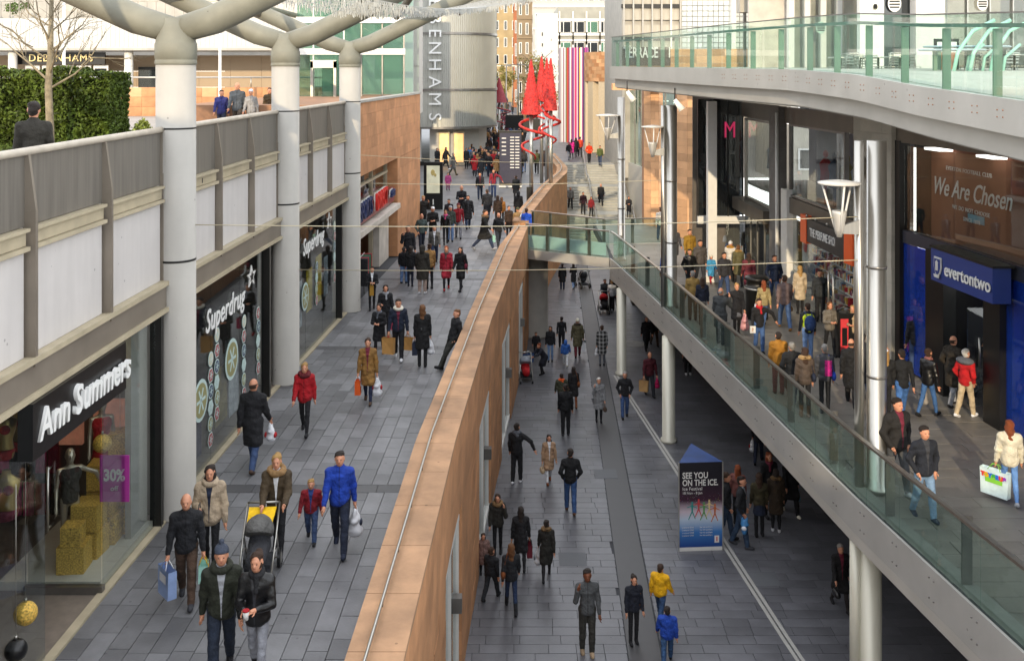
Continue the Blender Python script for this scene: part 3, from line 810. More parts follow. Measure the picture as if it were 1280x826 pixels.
b = MB(); b.strip(lambda y: XR(y)-4.2, lambda y: XR(y)-4.0, fr(8,46,12), LOW, -.46); b.build('back_wall', M_intl, lows)
b = MB()
for y in fr(10,42,9): b.box(XR(y)-2.6, XR(y)-2.1, y-.5, y+.5, -.60, -.56)
b.build('ceiling_light', M_litw, lows)

# ------------------------------------------------------------------ arcade building, left: columns, shopfronts, white panels, zinc guard
arc = thing('arcade_building', 'shopping arcade front with round columns, white panels and zinc guard on the left', 'building', (-6.6,22,0))
COLS = [10.4, 18.3, 26.0, 33.75]
XC = lambda y: {10.4:-6.30,18.3:-6.15,26.0:-5.89,33.75:-5.47}[y]
for y in COLS:
    x = XC(y)
    c = MB().lathe([(.375,0),(.375,.03),(.355,.05),(.355,8.25)], (x,y,0), n=28).build('column', M_colp, arc)
    MB().lathe([(.365,8.20),(.372,8.21),(.372,8.27),(.365,8.28),(.365,8.30),(.375,8.31),(.375,8.58),(.36,8.60),(.30,8.86),(.22,9.05)], (x,y,0), n=28).build('column_cap', M_colg, c)
    MB().lathe([(.358,4.63),(.360,4.64),(.360,4.66),(.358,4.67)], (x,y,0), n=28).build('column_joint', M_dark, c)
    MB().lathe([(.358,7.03),(.360,7.04),(.360,7.055),(.358,7.06)], (x,y,0), n=28).build('column_joint', M_dark, c)
bays = [(8.6,10.0,1),(10.8,18.0,3),(18.65,25.7,3),(26.35,33.45,3)]
for y0, y1, n in bays:
    w_ = (y1-y0)/n
    for i in range(n):
        a = y0+i*w_; e = a+w_
        MB().strip(lambda v: XF(v)-.06, XF, [a+.09, (a+e)/2, e-.09], 4.33, 5.70).build('white_panel', M_white, arc)
        b = MB(); b.strip(lambda v: XF(v)-.10, lambda v: XF(v)-.02, [a+.03,e-.03], 6.04, 6.98); b.build('zinc_panel', M_guard, arc)
        b = MB()
        m_ = (a+e)/2
        b.strip(lambda v: XF(v)-.06, lambda v: XF(v)+.09, [a+.09,e-.09], 5.985, 6.03)
        b.strip(lambda v: XF(v)-.06, lambda v: XF(v)+.03, [a+.09,e-.09], 5.80, 5.985)
        b.strip(lambda v: XF(v)-.06, lambda v: XF(v)+.09, [a+.09,e-.09], 5.735, 5.79)
        b.build('ledge', M_trim, arc)
    for i in range(n+1):
        a = y0+i*w_
        b = MB(); b.box(XF(a)-.04, XF(a)+.13, a-.035, a+.035, 4.20, 6.25); b.add([(XF(a)-.04,a-.03,6.25),(XF(a)+.13,a-.03,6.25),(XF(a)+.13,a+.03,6.25),(XF(a)-.04,a+.03,6.25),(XF(a)-.04,a-.03,7.0),(XF(a)+.03,a-.03,7.0),(XF(a)+.03,a+.03,7.0),(XF(a)-.04,a+.03,7.0)],
            [(0,1,5,4),(1,2,6,5),(2,3,7,6),(3,0,4,7),(4,5,6,7)])
        b.build('mullion_fin', M_steeld if False else M_beam, arc)
    MB().strip(lambda v: XF(v)-.02, lambda v: XF(v)+.15, fr(y0-.1,y1+.1,4), 4.25, 4.325).build('trim_rail', M_trim, arc)
    MB().strip(lambda v: XF(v)-.15, lambda v: XF(v)+.10, fr(y0-.3,y1+.3,4), 3.86, 4.245).build('beam', M_beam, arc)
    MB().strip(lambda v: XF(v)-.15, lambda v: XF(v)+.15, fr(y0-.3,y1+.3,4), 3.78, 3.855).build('beam_lip', M_trim, arc)
    MB().tube([(XF(v)+.0,v,7.03) for v in fr(y0-.15,y1+.15,6)], .055, 8).build('handrail', M_rail, arc)
    MB().box(XF(y0+1.4)+.03, XF(y0+1.4)+.035, y0+1.38, y0+1.43, 5.84, 5.94).build('weep_slot', M_dark, arc)
# shopfront glazing at walkway level
MB().strip(lambda y: XF(y)-5.0, lambda y: XF(y)-.045, fr(8,34,12), -.02, .004).build('interior_floor', mat('floor_interior', (.20,.165,.135), rough=.45, var=.2), arc)
for y0, y1, n in ((9.3,13.7,2),(15.55,17.7,1),(18.7,24.6,3),(26.4,32.4,3)):
    for i in range(n):
        a = y0+(y1-y0)*i/n; e = y0+(y1-y0)*(i+1)/n
        MB().strip(lambda v: XF(v)-.015, lambda v: XF(v)+.0, [a+.008,e-.008], .06, 3.78).build('shop_window', M_shop, arc)
for a in (17.75,24.75,32.6):
    b = MB(); b.box(XF(a)-.10, XF(a)+.10, a-.05, a+.07, .0, 3.78); b.build('door_jamb', M_dark, arc)
for a,e in ((24.85,25.65),(32.7,33.4),(17.0,17.7)):
    MB().strip(lambda v: XF(v)-.25, lambda v: XF(v)-.15, [a,e], 0, 3.78).build('pilaster', M_conc, arc)
# interiors: rooms behind the glass
b = MB()
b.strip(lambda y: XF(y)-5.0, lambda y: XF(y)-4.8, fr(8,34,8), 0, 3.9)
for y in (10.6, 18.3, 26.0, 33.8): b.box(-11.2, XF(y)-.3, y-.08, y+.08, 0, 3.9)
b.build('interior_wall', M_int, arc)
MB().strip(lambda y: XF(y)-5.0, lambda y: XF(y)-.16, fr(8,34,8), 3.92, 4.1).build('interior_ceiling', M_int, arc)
b = MB()
for y in (12.2,13.6,15.2,19.8,21.4,23.2,27.3,29.0,31.0):
    for dx in (-1.2,-2.6,-4.0): b.box(XF(y)+dx-.09, XF(y)+dx+.09, y-.09, y+.09, 3.86, 3.90)
b.build('ceiling_light', M_lit, arc)

# sandstone end block beyond the last column (sports shop)
sb = thing('sandstone_shop_block', 'red sandstone shop block with a deep opening at the end of the left arcade', 'building', (-6,42,0))
b = MB(); b.strip(lambda y: XF(y)-6, lambda y: XF(y)-.05, fr(34.3,50,8), 4.25, 6.9); b.strip(lambda y: XF(y)-6, lambda y: XF(y)-.05, fr(44.0,50,4), 0, 4.25)
b.build('wall_core', M_joints, sb)
nrow = 0
rows = [(z, z+.44) for z in fr(4.28, 6.48, 5)]
for (z0, z1) in rows:
    y = 34.25 + rnd.uniform(0,.6) - .6
    while y < 50.0:
        L_ = rnd.choice((.8,1.1,1.4)); a = max(y,34.25); e = min(y+L_, 50.05)
        if e-a > .1: MB().strip(lambda v: XF(v)-.07, lambda v: XF(v)+.0, [a+.004,e-.004], z0+.004, min(z1,6.92)-.002).build('sandstone_block', M_sand, sb)
        y += L_
for r in range(9):
    z0 = .0+4.27*r/9; z1 = 4.27*(r+1)/9; y = 43.55+ (0 if r%2 else -.5)
    while y < 50.0:
        a = max(y,43.55); e = min(y+1.1, 50.05)
        if e-a > .1:
            MB().strip(lambda v: XF(v)-.5 if v < 44.7 else XF(v)-.07, lambda v: XF(v)+.0, [a+.004,e-.004], z0+.004, z1-.004).build('sandstone_block', M_sand, sb)
            MB().box(XF(50)-6 if False else XF(50)-.9, XF(50)-.02, 50.0, 50.06, z0+.004, z1-.004) 
        y += 1.1
MB().strip(lambda v: XF(v)-.3, lambda v: XF(v)+.06, fr(34.25,50.1,8), 6.93, 7.02).build('coping', M_conc, sb)
# opening: stepped frames, glass and dark interior
b = MB()
for z in (4.15,3.72,3.05,2.0): b.strip(lambda v: XF(v)-.55, lambda v: XF(v)-.42, fr(34.6,43.5,3), z-.05, z+.05)
for y in (34.7,37.4,40.2,43.3): b.box(XF(y)-.58, XF(y)-.42, y-.06, y+.06, 0, 4.2)
b.build('window_frame', M_trim, sb)
MB().strip(lambda v: XF(v)-.50, lambda v: XF(v)-.49, [34.6,39,43.4], 2.1, 4.15).build('shop_window', M_shop, sb)
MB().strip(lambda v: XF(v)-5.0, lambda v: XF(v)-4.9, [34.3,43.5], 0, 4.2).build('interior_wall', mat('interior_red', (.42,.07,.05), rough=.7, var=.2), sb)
MB().box(-9.5,-9.4+.02,36,38.5,1.0,2.6).build('yellow_panel', mat('panel_yellow', (.75,.55,.05), rough=.6), sb)
MB().strip(lambda v: XF(v)-.60, lambda v: XF(v)-.35, [41.2,42.3,43.3], 0.0, 2.0).build('door_reveal', M_intl, sb)
b = MB()
for y in (36,38,40,42): b.box(XF(y)-2.4, XF(y)-1.8, y-.1, y+.1, 3.9, 3.94)
b.build('ceiling_light', M_litw, sb)

# upper terrace floor left, back to the department store
struct('upper_terrace', MB().strip(lambda y: -60, lambda y: XF(min(y,50))-.12, fr(8,50,20), 5.35, UP-.0), mat('terrace_paving', (.30,.27,.24), rough=.8, var=.15, scale=.8))

struct('upper_terrace_back', MB().box(-60,-8.0,50.01,70,5.35,UP), mat('terrace_paving', (.3,.27,.24)))
# ------------------------------------------------------------------ right balcony edge: fascia beam, glass balustrade, bridge
bt = thing('balcony_balustrade', 'long glass balustrade with steel handrail along the right balcony edge', 'balustrade', (6,28,0))
b = MB(); b.strip(lambda y: XE(y)-.03, lambda y: XE(y)+.02, fr(8,43,35), -.66, .02); b.build('fascia', M_fascia, bt)
b = MB(); b.strip(lambda y: XE(y)-.03, lambda y: XE(y)+.9, fr(8,43,35), -.86, -.662); b.build('edge_beam', M_fascia2, bt)
b = MB()
for y in fr(9,42.4,28):
    for dz in (-.15,-.48):
        for dy in (0,.14): b.ball((XE(y+dy)-.035, y+dy, dz), .018, n=6, k=4)
b.build('fixing_bolt', M_steeld, bt)
pys = [8.4+2.4*i for i in range(15)]
for y in pys:
    MB().box(XE(y)+.10, XE(y)+.26, y-.02, y+.02, -.05, 1.16).build('post', M_steeld, bt)
for i in range(29):
    a = 8.4+1.2*i-.6; e = a+1.2
    if e > 43: e = 43
    if e-a > .3: MB().strip(lambda v: XE(v)+.035, lambda v: XE(v)+.05, [a+.008,e-.008], .02, 1.14).build('glass_panel', M_glass, bt)
b = MB(); ysr = fr(8,43,35)
b.strip(lambda v: XE(v)-.0, lambda v: XE(v)+.09, ysr, 1.14, 1.19); b.build('handrail', M_steel, bt)
b = MB(); b.strip(lambda v: XE(v)+.10, lambda v: XE(v)+.32, ysr, .00, .09); b.build('kerb_upstand', mat('upstand_grey', (.22,.215,.20), rough=.6), bt)

br = thing('footbridge', 'white footbridge with glass sides crossing the void between the two walkways', 'bridge', (2.4,44.5,0))
n0, n1 = Vector((.62,45.2,0)), Vector((4.2,43.1,0)); f0, f1 = Vector((.95,49.4,0)), Vector((4.3,46.6,0)); f2 = Vector((7.0,46.9,0))
b = MB(); b.prism([(n0.x,n0.y),(n1.x,n1.y),(4.34,46.0),(4.34,46.6),(f1.x,f1.y),(f0.x,f0.y),(.5,48.8)], -.38, -.002); b.build('deck', M_pave_r, br)
def side(p, q, nm, npan, parent, m_f=M_fascia):
    u = (q-p); L_ = u.length; u.normalize(); nv = Vector((u.y,-u.x,0))
    b = MB(); b.bar(p+Vector((0,0,-.19))+nv*.03, q+Vector((0,0,-.19))+nv*.03, .04, .42); b.build('fascia', M_offw if m_f is None else m_f, parent)
    for i in range(npan):
        a = p+u*(L_*i/npan+.01); e = p+u*(L_*(i+1)/npan-.01)
        MB().bar(a+Vector((0,0,.58)), e+Vector((0,0,.58)), .012, 1.12).build('glass_panel', M_glass, parent)
        MB().bar(a-nv*.12, a-nv*.12+Vector((0,0,1.15)), .05, .14, up=(u.x,u.y,0)).build('post', M_steeld, parent)
    MB().bar(p+Vector((0,0,1.17)), q+Vector((0,0,1.17)), .10, .05).build('handrail', M_steel, parent)
side(n0, n1, 'near', 4, br); side(f0, f1, 'far', 4, br); side(Vector((4.3,46.6,0)), f2, 'far', 2, br)
MB().bar(n0+Vector((.1,.5,.30)), n1+Vector((-.1,.5,.30)), .03, .55).build('frosted_kick_panel', mat('frosted_glass', (.45,.55,.58), rough=.4, var=.05), br)

# paired steel columns, right
def rcol(name, label, x, y, z0, z1, r, x2, r2, m, ring=True):
    t = thing(name, label, 'column', (x,y,z0), group='columns carrying the terrace and balcony')
    MB().lathe([(r*1.25,0),(r*1.25,.10),(r,.14),(r,z1-z0)], (x,y,z0), n=28).build('shaft', m, t)
    if r2: MB().lathe([(r2,0),(r2,z1-z0-.01)], (x2,y+.05,z0), n=18).build('side_shaft', m, t)
    if ring:
        for zz in (4.3, 2.2): MB().lathe([(r*1.04,zz),(r*1.04,zz+.05)], (x,y,0), n=28).build('joint_ring', M_steeld, t)
    return t
rcol('steel_column', 'thick polished steel column beside the two men on the right balcony', 7.02, 19.25, 0, 6.75, .185, 6.70, .09, M_steel)
rcol('steel_column', 'polished steel column rising behind the balustrade near the man in the blue shirt', 5.45, 34.2, 0, 6.9, .19, 5.18, .08, M_steel)
rcol('steel_column', 'farthest polished steel column by the bridge corner', 4.66, 42.6, 0, 6.95, .16, None, 0, M_steel)
M_colb = mat('column_cream', (.62,.60,.50), rough=.4, metal=.2, var=.06, scale=1.5, stretch=(4,4,.5))
rcol('lower_column', 'cream round column at the bottom right of the lower street', 6.90, 19.25, LOW, -.862, .21, 6.63, .11, M_colb, False)
rcol('lower_column', 'cream round column standing behind the triangular banner', 5.28, 33.7, LOW, -.862, .22, None, 0, M_colb, False)
rcol('lower_column', 'cream round column nearest the footbridge on the lower street', 4.50, 41.1, LOW, -.862, .20, None, 0, M_colb, False)
rcol('lower_column', 'short grey column tucked under the left end of the footbridge', 1.15, 47.2, LOW, -.462, .55, None, 0, M_conc, False)

# ------------------------------------------------------------------ high terrace, right
ZT = interp([(6,7.62),(13.6,7.68),(17,7.83),(20,8.02),(23.6,8.12),(41.6,8.26)])       # edge top (the slab ramps up)
te = thing('high_terrace', 'high cafe terrace slab with curved steel fascia above the right shops', 'terrace', (8,25,7))
ysT = fr(6,41.6,46)
b = MB(); b.strip(lambda y: XT(y)+.2, lambda y: 22, ysT, lambda y: ZT(y)-.5, lambda y: ZT(y)-.03); b.build('slab', M_conc, te)
b = MB(); b.strip(lambda y: XT(y), lambda y: XT(y)+.06, ysT, lambda y: ZT(y)-.50, ZT); b.build('fascia', M_fascia, te)
b = MB(); b.strip(lambda y: XT(y)+.22, lambda y: XT(y)+.30, ysT, lambda y: ZT(y)-.86, lambda y: ZT(y)-.44); b.build('lower_fascia', M_fascia2, te)
b = MB(); b.strip(lambda y: XT(y)+.3, lambda y: 22, ysT, lambda y: ZT(y)-.90, lambda y: ZT(y)-.501); b.build('soffit', M_soffit, te)
b = MB()
y = 13.4
while y < 28:
    for dy in (0,.16):
        for dz in (-.12,-.22): b.ball((XT(y+dy)-.004, y+dy, ZT(y)+dz-.05), .012, n=6, k=4)
    y += .75
b.build('fixing_bolt', mat('bolt_rust', (.25,.12,.06), rough=.7), te)
tg = thing('terrace_balustrade', 'green tinted glass balustrade on top of the curved terrace fascia', 'balustrade', (6,25,8))
i = 0; y = 9.0
M_fin = mat('fin_green', (.20,.28,.20), rough=.45, var=.06)
while y < 41.5:
    e = min(y+1.65, 41.6)
    MB().strip(lambda v: XT(v)+.08, lambda v: XT(v)+.092, [y+.01,(y+e)/2,e-.01], lambda v: ZT(v)-.02, lambda v: ZT(v)+1.2).build('glass_panel', M_glass, tg)
    MB().box(XT(y+.8)+.16, XT(y+.8)+.29, y+.78, y+.82, ZT(y+.8)-.03, ZT(y+.8)+.98).build('post', M_fin, tg)
    y = e
MB().strip(lambda v: XT(v)+.06, lambda v: XT(v)+.12, ysT, lambda v: ZT(v)+1.2, lambda v: ZT(v)+1.225).build('top_rail', M_steeld, tg)
MB().strip(lambda v: XT(v)+.14, lambda v: XT(v)+.24, ysT, lambda v: ZT(v)+1.0, lambda v: ZT(v)+1.06).build('handrail', M_greenr if False else mat('rail_green', (.12,.20,.17), rough=.4, var=.05), tg)

# shopfront wall added under the balcony to keep light out there
ls = thing('undercroft_light_screen', 'dark shopfronts added to keep light out under the right balcony', 'shopfront', (11.6,35,LOW))
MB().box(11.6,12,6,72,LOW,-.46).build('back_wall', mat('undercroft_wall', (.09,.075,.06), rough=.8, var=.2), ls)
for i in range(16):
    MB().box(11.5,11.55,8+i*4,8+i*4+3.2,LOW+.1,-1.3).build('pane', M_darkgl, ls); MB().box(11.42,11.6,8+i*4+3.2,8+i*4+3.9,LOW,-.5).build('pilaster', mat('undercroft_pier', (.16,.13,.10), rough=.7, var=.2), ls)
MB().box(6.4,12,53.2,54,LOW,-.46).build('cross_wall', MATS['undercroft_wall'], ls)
# ------------------------------------------------------------------ unseen blocks added behind the viewpoint to cast the street's shade
def plain_block(name, label, x0, x1, y0, y1, z0, z1, m, nx, nz, face=-1):
    t = thing(name, label, 'building', ((x0+x1)/2, (y0+y1)/2, z0))
    MB().box(x0,x1,y0,y1,z0,z1).build('wall', m, t)
    MB().box(x0-.2,x1+.2,y0-.2,y1+.2,z1,z1+.35).build('roof', M_conc, t)
    yf = y1 if face > 0 else y0
    for i in range(nx):
        for k in range(nz):
            cx = x0+(x1-x0)*(i+.5)/nx; cz = z0+(z1-z0)*(k+.5)/nz; w_ = (x1-x0)/nx*.3; h_ = (z1-z0)/nz*.3
            f = MB().box(cx-w_,cx+w_,yf+face*.02,yf+face*.08,cz-h_,cz+h_).build('window', M_offw, t)
            MB().box(cx-w_+.1,cx+w_-.1,yf+face*.05,yf+face*.10,cz-h_+.1,cz+h_-.1).build('pane', M_darkgl, f)
    return t
plain_block('left_shade_block', 'tall unseen block added behind the viewpoint to shade the left side', -60, -1.5, -30, -14, LOW, 16.4, M_stone, 8, 4, 1)
plain_block('right_shade_block', 'lower unseen block added behind the viewpoint to shade the right side', -1.3, 50, -30, -14, LOW, 9.6, M_stone, 8, 3, 1)

# ------------------------------------------------------------------ steps beyond the bridge
st = thing('stone_steps', 'wide flight of stone steps rising from the lower street to the plaza', 'steps', (6.5,80,LOW))
M_step = mat('step_stone', (.36,.35,.31), rough=.8, var=.12, scale=2, island=.08)
nst = 27; y = 71.5; z = LOW; xr = 9.1
for i in range(nst):
    z1 = z+.163; dy = .42
    if i in (9,18): dy = 2.1
    x0 = XP(min(y,85))-.02; wd = (xr-x0)/4
    for q in range(4): MB().box(x0+wd*q+.004, x0+wd*(q+1)-.004, y, y+dy+.35, z1-.16, z1).build('step', M_step, st)
    MB().box(x0, xr, y+.03, y+dy+.3, z-.2 if i else z, z1-.165).build('riser', M_step, st) if False else None
    y += dy; z = z1
MB().box(4.0,9.1,y+.2,88.6,LOW,-.04).build('landing_fill', M_step, st) if y < 88 else None
for xx in (6.2, 9.0):
    b = MB()
    pts = [(xx,71.3,LOW+.95),(xx,75.2,LOW+2.45),(xx,77.2,LOW+2.45),(xx,81.0,LOW+3.95),(xx,83,LOW+3.95),(xx,87,LOW+5.4),(xx,88,LOW+5.4)]
    b.tube(pts, .035, 8)
    b2 = [(p[0],p[1],p[2]-.35) for p in pts]; b.tube(b2, .02, 6)
    for p in pts: b.tube([(p[0],p[1],p[2]),(p[0],p[1],p[2]-.95)], .03, 6)
    b.build('handrail', M_steel, st)
MB().box(4.0,12,86.4,88.58,LOW,-.05).build('top_wall', M_step, st)
p2 = thing('parapet_wall', 'second sandstone parapet beyond the footbridge, bending round the steps', 'parapet wall', (2.5,62,0))
XPl = lambda y: XP(y)-.75
for a in fr(46.4,84.4,28)[:-1]:
    e = a+1.35
    MB().strip(XPl, XP, [a+.006,e-.006], 1.02, 1.12).build('coping_stone', M_sandc, p2)
    for z0 in fr(LOW,1.02,9)[:-1]:
        MB().strip(lambda v: XP(v)-.7, lambda v: XP(v)-.02, [a+.005,e-.005], z0+.005, z0+.597).build('sandstone_block', M_sand, p2)
b = MB(); b.tube([(XP(y)-.42,y,1.24) for y in fr(46.6,85,20)], .03, 8); b.build('handrail', M_steel, p2)

# side wall of the steps with glazed shop front over it
sg = thing('glazed_shop_wall', 'tall green glass shop wall standing on a pale stone base beside the steps', 'building', (9.4,70,LOW))
MB().add([(9.3,54,LOW),(9.3,88,LOW),(9.3,88,.35),(9.3,54,2.0),(9.8,54,LOW),(9.8,88,LOW),(9.8,88,.35),(9.8,54,2.0)],[(0,1,2,3),(4,7,6,5),(3,2,6,7),(0,3,7,4),(1,5,6,2)]).build('stone_base', mat('pale_stone', (.50,.47,.40), rough=.8, var=.08), sg)
for i in range(9):
    a = 54+i*3.8; e = a+3.8
    if e > 88.3: e = 88
    MB().add([(9.45,a+.05,2.0-(a-54)*.0485),(9.45,e-.05,2.0-(e-54)*.0485),(9.45,e-.05,9),(9.45,a+.05,9)],[(0,1,2,3)]).build('glass_panel', M_greengl, sg)
    b = MB(); b.box(9.4,9.5,a-.05,a+.05,1.9-(a-54)*.0485,9); b.build('mullion', M_steeld, sg)
MB().box(11,11.3,54,88,0,9).build('interior_wall', M_intl, sg)
b = MB()
for i in range(8):
    for zz in (3,6): b.box(10.2,10.5,55+i*4,55.3+i*4,zz,zz+.05)
b.build('ceiling_light', M_litw, sg)

# sandstone piers under the terrace
def pier(label, x0, x1, y, z0, z1):
    t = thing('sandstone_pier', label, 'pier', ((x0+x1)/2, y, z0), group='sandstone piers by the steps')
    n = int((z1-z0)/.36); w_ = x1-x0
    pts = [(x0,y+.7),(x0+w_*.28,y+.02),(x0+w_*.72,y),(x1,y+.35),(x1,y+1.4),(x0,y+1.4)]
    for i in range(n):
        a = z0+(z1-z0)*i/n; e = z0+(z1-z0)*(i+1)/n
        cs = [.0,.28,.52,.72,1.0] if i % 2 else [.0,.28,.72,1.0]
        for q in range(len(cs)-1):
            fx = lambda c: x0+w_*c
            fy = lambda c: y+(.7-.68*c/.28 if c < .28 else (.0 if c <= .72 else .35*(c-.72)/.28))
            c0, c1 = cs[q], cs[q+1]; sh = random.uniform(0,.01)
            MB().prism([(fx(c0)+.003,fy(c0)-sh),(fx(c1)-.003,fy(c1)-sh),(fx(c1)-.003,y+1.3),(fx(c0)+.003,y+1.3)], a+.004, e-.004).build('sandstone_block', M_sandb, t)
    MB().prism([(p[0],p[1]+.05) for p in pts], z0, z1-.05).build('core', M_joints, t)
    return t
pier('blond sandstone pier between the two polished columns', 6.95, 7.9, 52, 0, 7.4)
pier('wide blond sandstone pier with a sign plate, left of the white post', 8.05, 9.35, 48, 0, 7.4)
t = thing('sandstone_lintel', 'row of blond sandstone blocks under the far end of the high terrace', 'lintel', (8,52,7.1))
for i in range(12): piece('sandstone_block', (5.4+i*.5, 51.6, 7.25), (.49,.8,.34), t, M_sandb)
t = thing('rotunda_building', 'round sandstone building with blond pilasters at the top of the steps', 'building', (11,100,0))
cx, cy, r = 14.3, 101, 7.0
for k in range(8):
    for q in range(26):
        a0 = math.pi*(.86+q*.036+(.018 if k%2 else 0)); a1 = a0+math.pi*.0355
        f = lambda a, rr: (cx+rr*math.cos(a), cy+rr*math.sin(a))
        if a1 > math.pi*1.82: continue
        MB().prism([f(a0,r-.3),f(a1,r-.3),f(a1,r),f(a0,r)][::-1], 7.0+k*.36, 7.355+k*.36).build('sandstone_block', M_sandb if (k+q)%3 else M_sand, t)
for q in range(9):
    a0 = math.pi*(.88+q*.10); f = lambda a, rr: (cx+rr*math.cos(a), cy+rr*math.sin(a))
    MB().prism([f(a0,r-.8),f(a0+.17,r-.8),f(a0+.17,r-.02),f(a0,r-.02)][::-1], 0, 6.99).build('pilaster', mat('pilaster_stone', (.62,.52,.38), rough=.8, var=.08), t)
MB().lathe([(r-.9,0),(r-.9,9.7)], (cx,cy,0), n=40).build('inner_wall', M_darkgl, t)

# ------------------------------------------------------------------ department store tower, curved, with ribbed cladding
dt = thing('department_store_tower', 'curved department store tower with ribbed pale cladding and tall white vertical lettering', 'building', (-5,86,0))
out = []
for i in range(40): out.append((-24+i*.45, 84.0))
a_n = 46; ccx, ccy, cr = -6.05, 88.6, 4.6
for i in range(a_n+1):
    a = -math.pi/2 + (math.pi/2+.12)*i/a_n; out.append((ccx+cr*math.cos(a), ccy+cr*math.sin(a)))
lx, ly = out[-1]
for i in range(1,70): out.append((lx-.055*i*.45*.5, ly+.45*i))
def cladding(z0, z1, name):
    b = MB(); pv = []
    for i, (x, y) in enumerate(out):
        p0 = Vector(out[max(i-1,0)]); p1 = Vector(out[min(i+1,len(out)-1)]); d = (p1-p0).normalized(); n_ = Vector((d.y,-d.x))
        for o_, s_ in ((0,-.5),(0,.28),(.10,.33),(.10,.45)):
            q = Vector((x,y)) + d*(s_*.42 if False else s_*(p1-p0).length/2) + n_*o_; pv.append(q)
    vs = [(p.x,p.y,z0) for p in pv] + [(p.x,p.y,z1) for p in pv]; n = len(pv)
    b.add(vs, [(i,i+1,n+i+1,n+i) for i in range(n-1)])
    return b.build(name, mat('ribbed_cladding', (.42,.42,.385), rough=.38, metal=.35, var=.08, scale=.6), dt)
zz = [3.25, 6.45, 11.2, 16.5]
for a, e in zip(zz, zz[1:]):
    cladding(a+.08, e-.08, 'cladding_band')
for z in zz:
    b = MB(); n = len(out)
    pts = out
    vs = []
    for i, (x, y) in enumerate(pts):
        p0 = Vector(pts[max(i-1,0)]); p1 = Vector(pts[min(i+1,n-1)]); d = (p1-p0).normalized(); n_ = Vector((d.y,-d.x))
        for o_, h in ((-.3,-.09),(.16,-.09),(.16,.09),(-.3,.09)): vs.append((x+n_.x*o_, y+n_.y*o_, z+h))
    b.add(vs, [(4*i+j,4*i+4+j,4*i+4+(j+1)%4,4*i+(j+1)%4) for i in range(n-1) for j in range(4)])
    b.build('band_trim', M_steeld, dt)
MB().prism([(-24,84.1)]+[(p[0]-.15,p[1]+.15) for p in out[40:]]+[(-24,118)], 3.2, 16.4).build('core', M_conc, dt)
M_storew = mat('store_wall', (.50,.48,.44), rough=.7, var=.05)
for i in range(9):
    piece('stone_panel', (-23+i*1.8, 85.1, 1.7), (1.78,.2,2.98), dt, M_storew)
b = MB(); b.prism([(-7.0,85.0),(-4.6,85.6),(-2.9,87.6),(-2.3,90.5),(-3.6,118),(-7,118)], 0, 3.2); b.build('inner_wall', M_storew, dt)
MB().box(-24,-6.9,84.9,85.0,0,.35).build('plinth', M_dark, dt)
for i, (x, y, w_) in enumerate(((-6.2,85.15,.9),(-4.95,85.35,.9))):
    f = MB().box(x-.05,x+w_,y-.12,y-.02,0,2.9).build('shop_window', M_trim, dt)
    MB().box(x+.05,x+w_-.1,y-.15,y-.125,.3,2.7).build('display', mat('warm_display', (.8,.5,.2), rough=.6, emit=(1,.55,.2), estr=1.6, var=.5, scale=3), f)
for ch_, zc in zip('DEBENHAMS', (15.1,13.7,12.4,11.2,9.95,8.55,7.1,5.68,4.2)):
    me = text_mesh(ch_, 1.50, mat('letter_white', (.8,.8,.78), rough=.5, var=0), ext=.06, bold=0)
    me.transform(Matrix.Rotation(R(90),4,'Y')); me.transform(Matrix.Translation((-6.50,83.80,zc)))
    link('letter', me, dt)

# ------------------------------------------------------------------ distant city buildings
def facade(name, label, x0, x1, y, z0, z1, wallm, cols, rows, ww=.6, wh=.6, winm=None, depth=14, first=0., frame=M_offw, rib=None, zfirst=0):
    t = thing(name, label, 'building', ((x0+x1)/2, y, z0))
    MB().box(x0,x1,y,y+depth,z0,z1).build('wall', wallm, t)
    fw = (x1-x0)/cols; fh = (z1-z0-zfirst)/rows
    for k in range(rows):
        for i in range(cols):
            cx = x0+fw*(i+.5); cz = z0+zfirst+fh*(k+.5)
            f = MB().box(cx-fw*ww/2, cx+fw*ww/2, y-.12, y-.01, cz-fh*wh/2, cz+fh*wh/2).build('window', frame, t)
            MB().box(cx-fw*ww/2+.12, cx+fw*ww/2-.12, y-.14, y-.121, cz-fh*wh/2+.12, cz+fh*wh/2-.12).build('pane', winm or M_darkgl, f)
        if rib: piece('sill_band', ((x0+x1)/2, y-.1, z0+zfirst+fh*k+.12), (x1-x0,.3,.25), t, rib)
    return t
M_brick = mat('brick_orange', (.32,.115,.05), rough=.9, var=.2, scale=.4, bump=.3)
M_ystone = mat('yellow_stone', (.34,.25,.13), rough=.9, var=.25, scale=.4, bump=.4, bscale=3)
M_bstone = mat('brown_stone', (.24,.18,.115), rough=.9, var=.3, scale=.4, bump=.4, bscale=3)
M_white2 = mat('render_white', (.55,.54,.51), rough=.8, var=.06, scale=.2)
M_spand = mat('spandrel_grey', (.30,.29,.245), rough=.8, var=.15, scale=.8)
facade('stone_building', 'far yellow stone building with sash windows closing the street', -9, 1.5, 255, 0, 26, M_ystone, 5, 6, .4, .55)
MB().add([(-9.5,254,26),(2,254,26),(2,262,33),(-9.5,262,33)],[(0,1,2,3)]).build('slate_roof', mat('slate', (.10,.10,.11), rough=.6), bpy.data.objects['stone_building'])
facade('grey_tower_block', 'grey block rising at the very end of the street', -14, 8, 300, 0, 70, M_conc, 6, 12, .5,.5)
facade('brick_building', 'tall orange brick building on the far right side of the street', .3, 3.6, 218, 0, 40, M_brick, 3, 8, .4, .55)
facade('carved_stone_building', 'ornate brown stone building left of the white tower', .9, 4.4, 176, 0, 20.5, M_bstone, 3, 6, .45, .6, rib=M_bstone)
t = facade('white_tower', 'blank white rendered tower with a column of tiny slots', 3.8, 6.9, 150, 0, 16.6, M_white2, 1, 1, .01, .01)
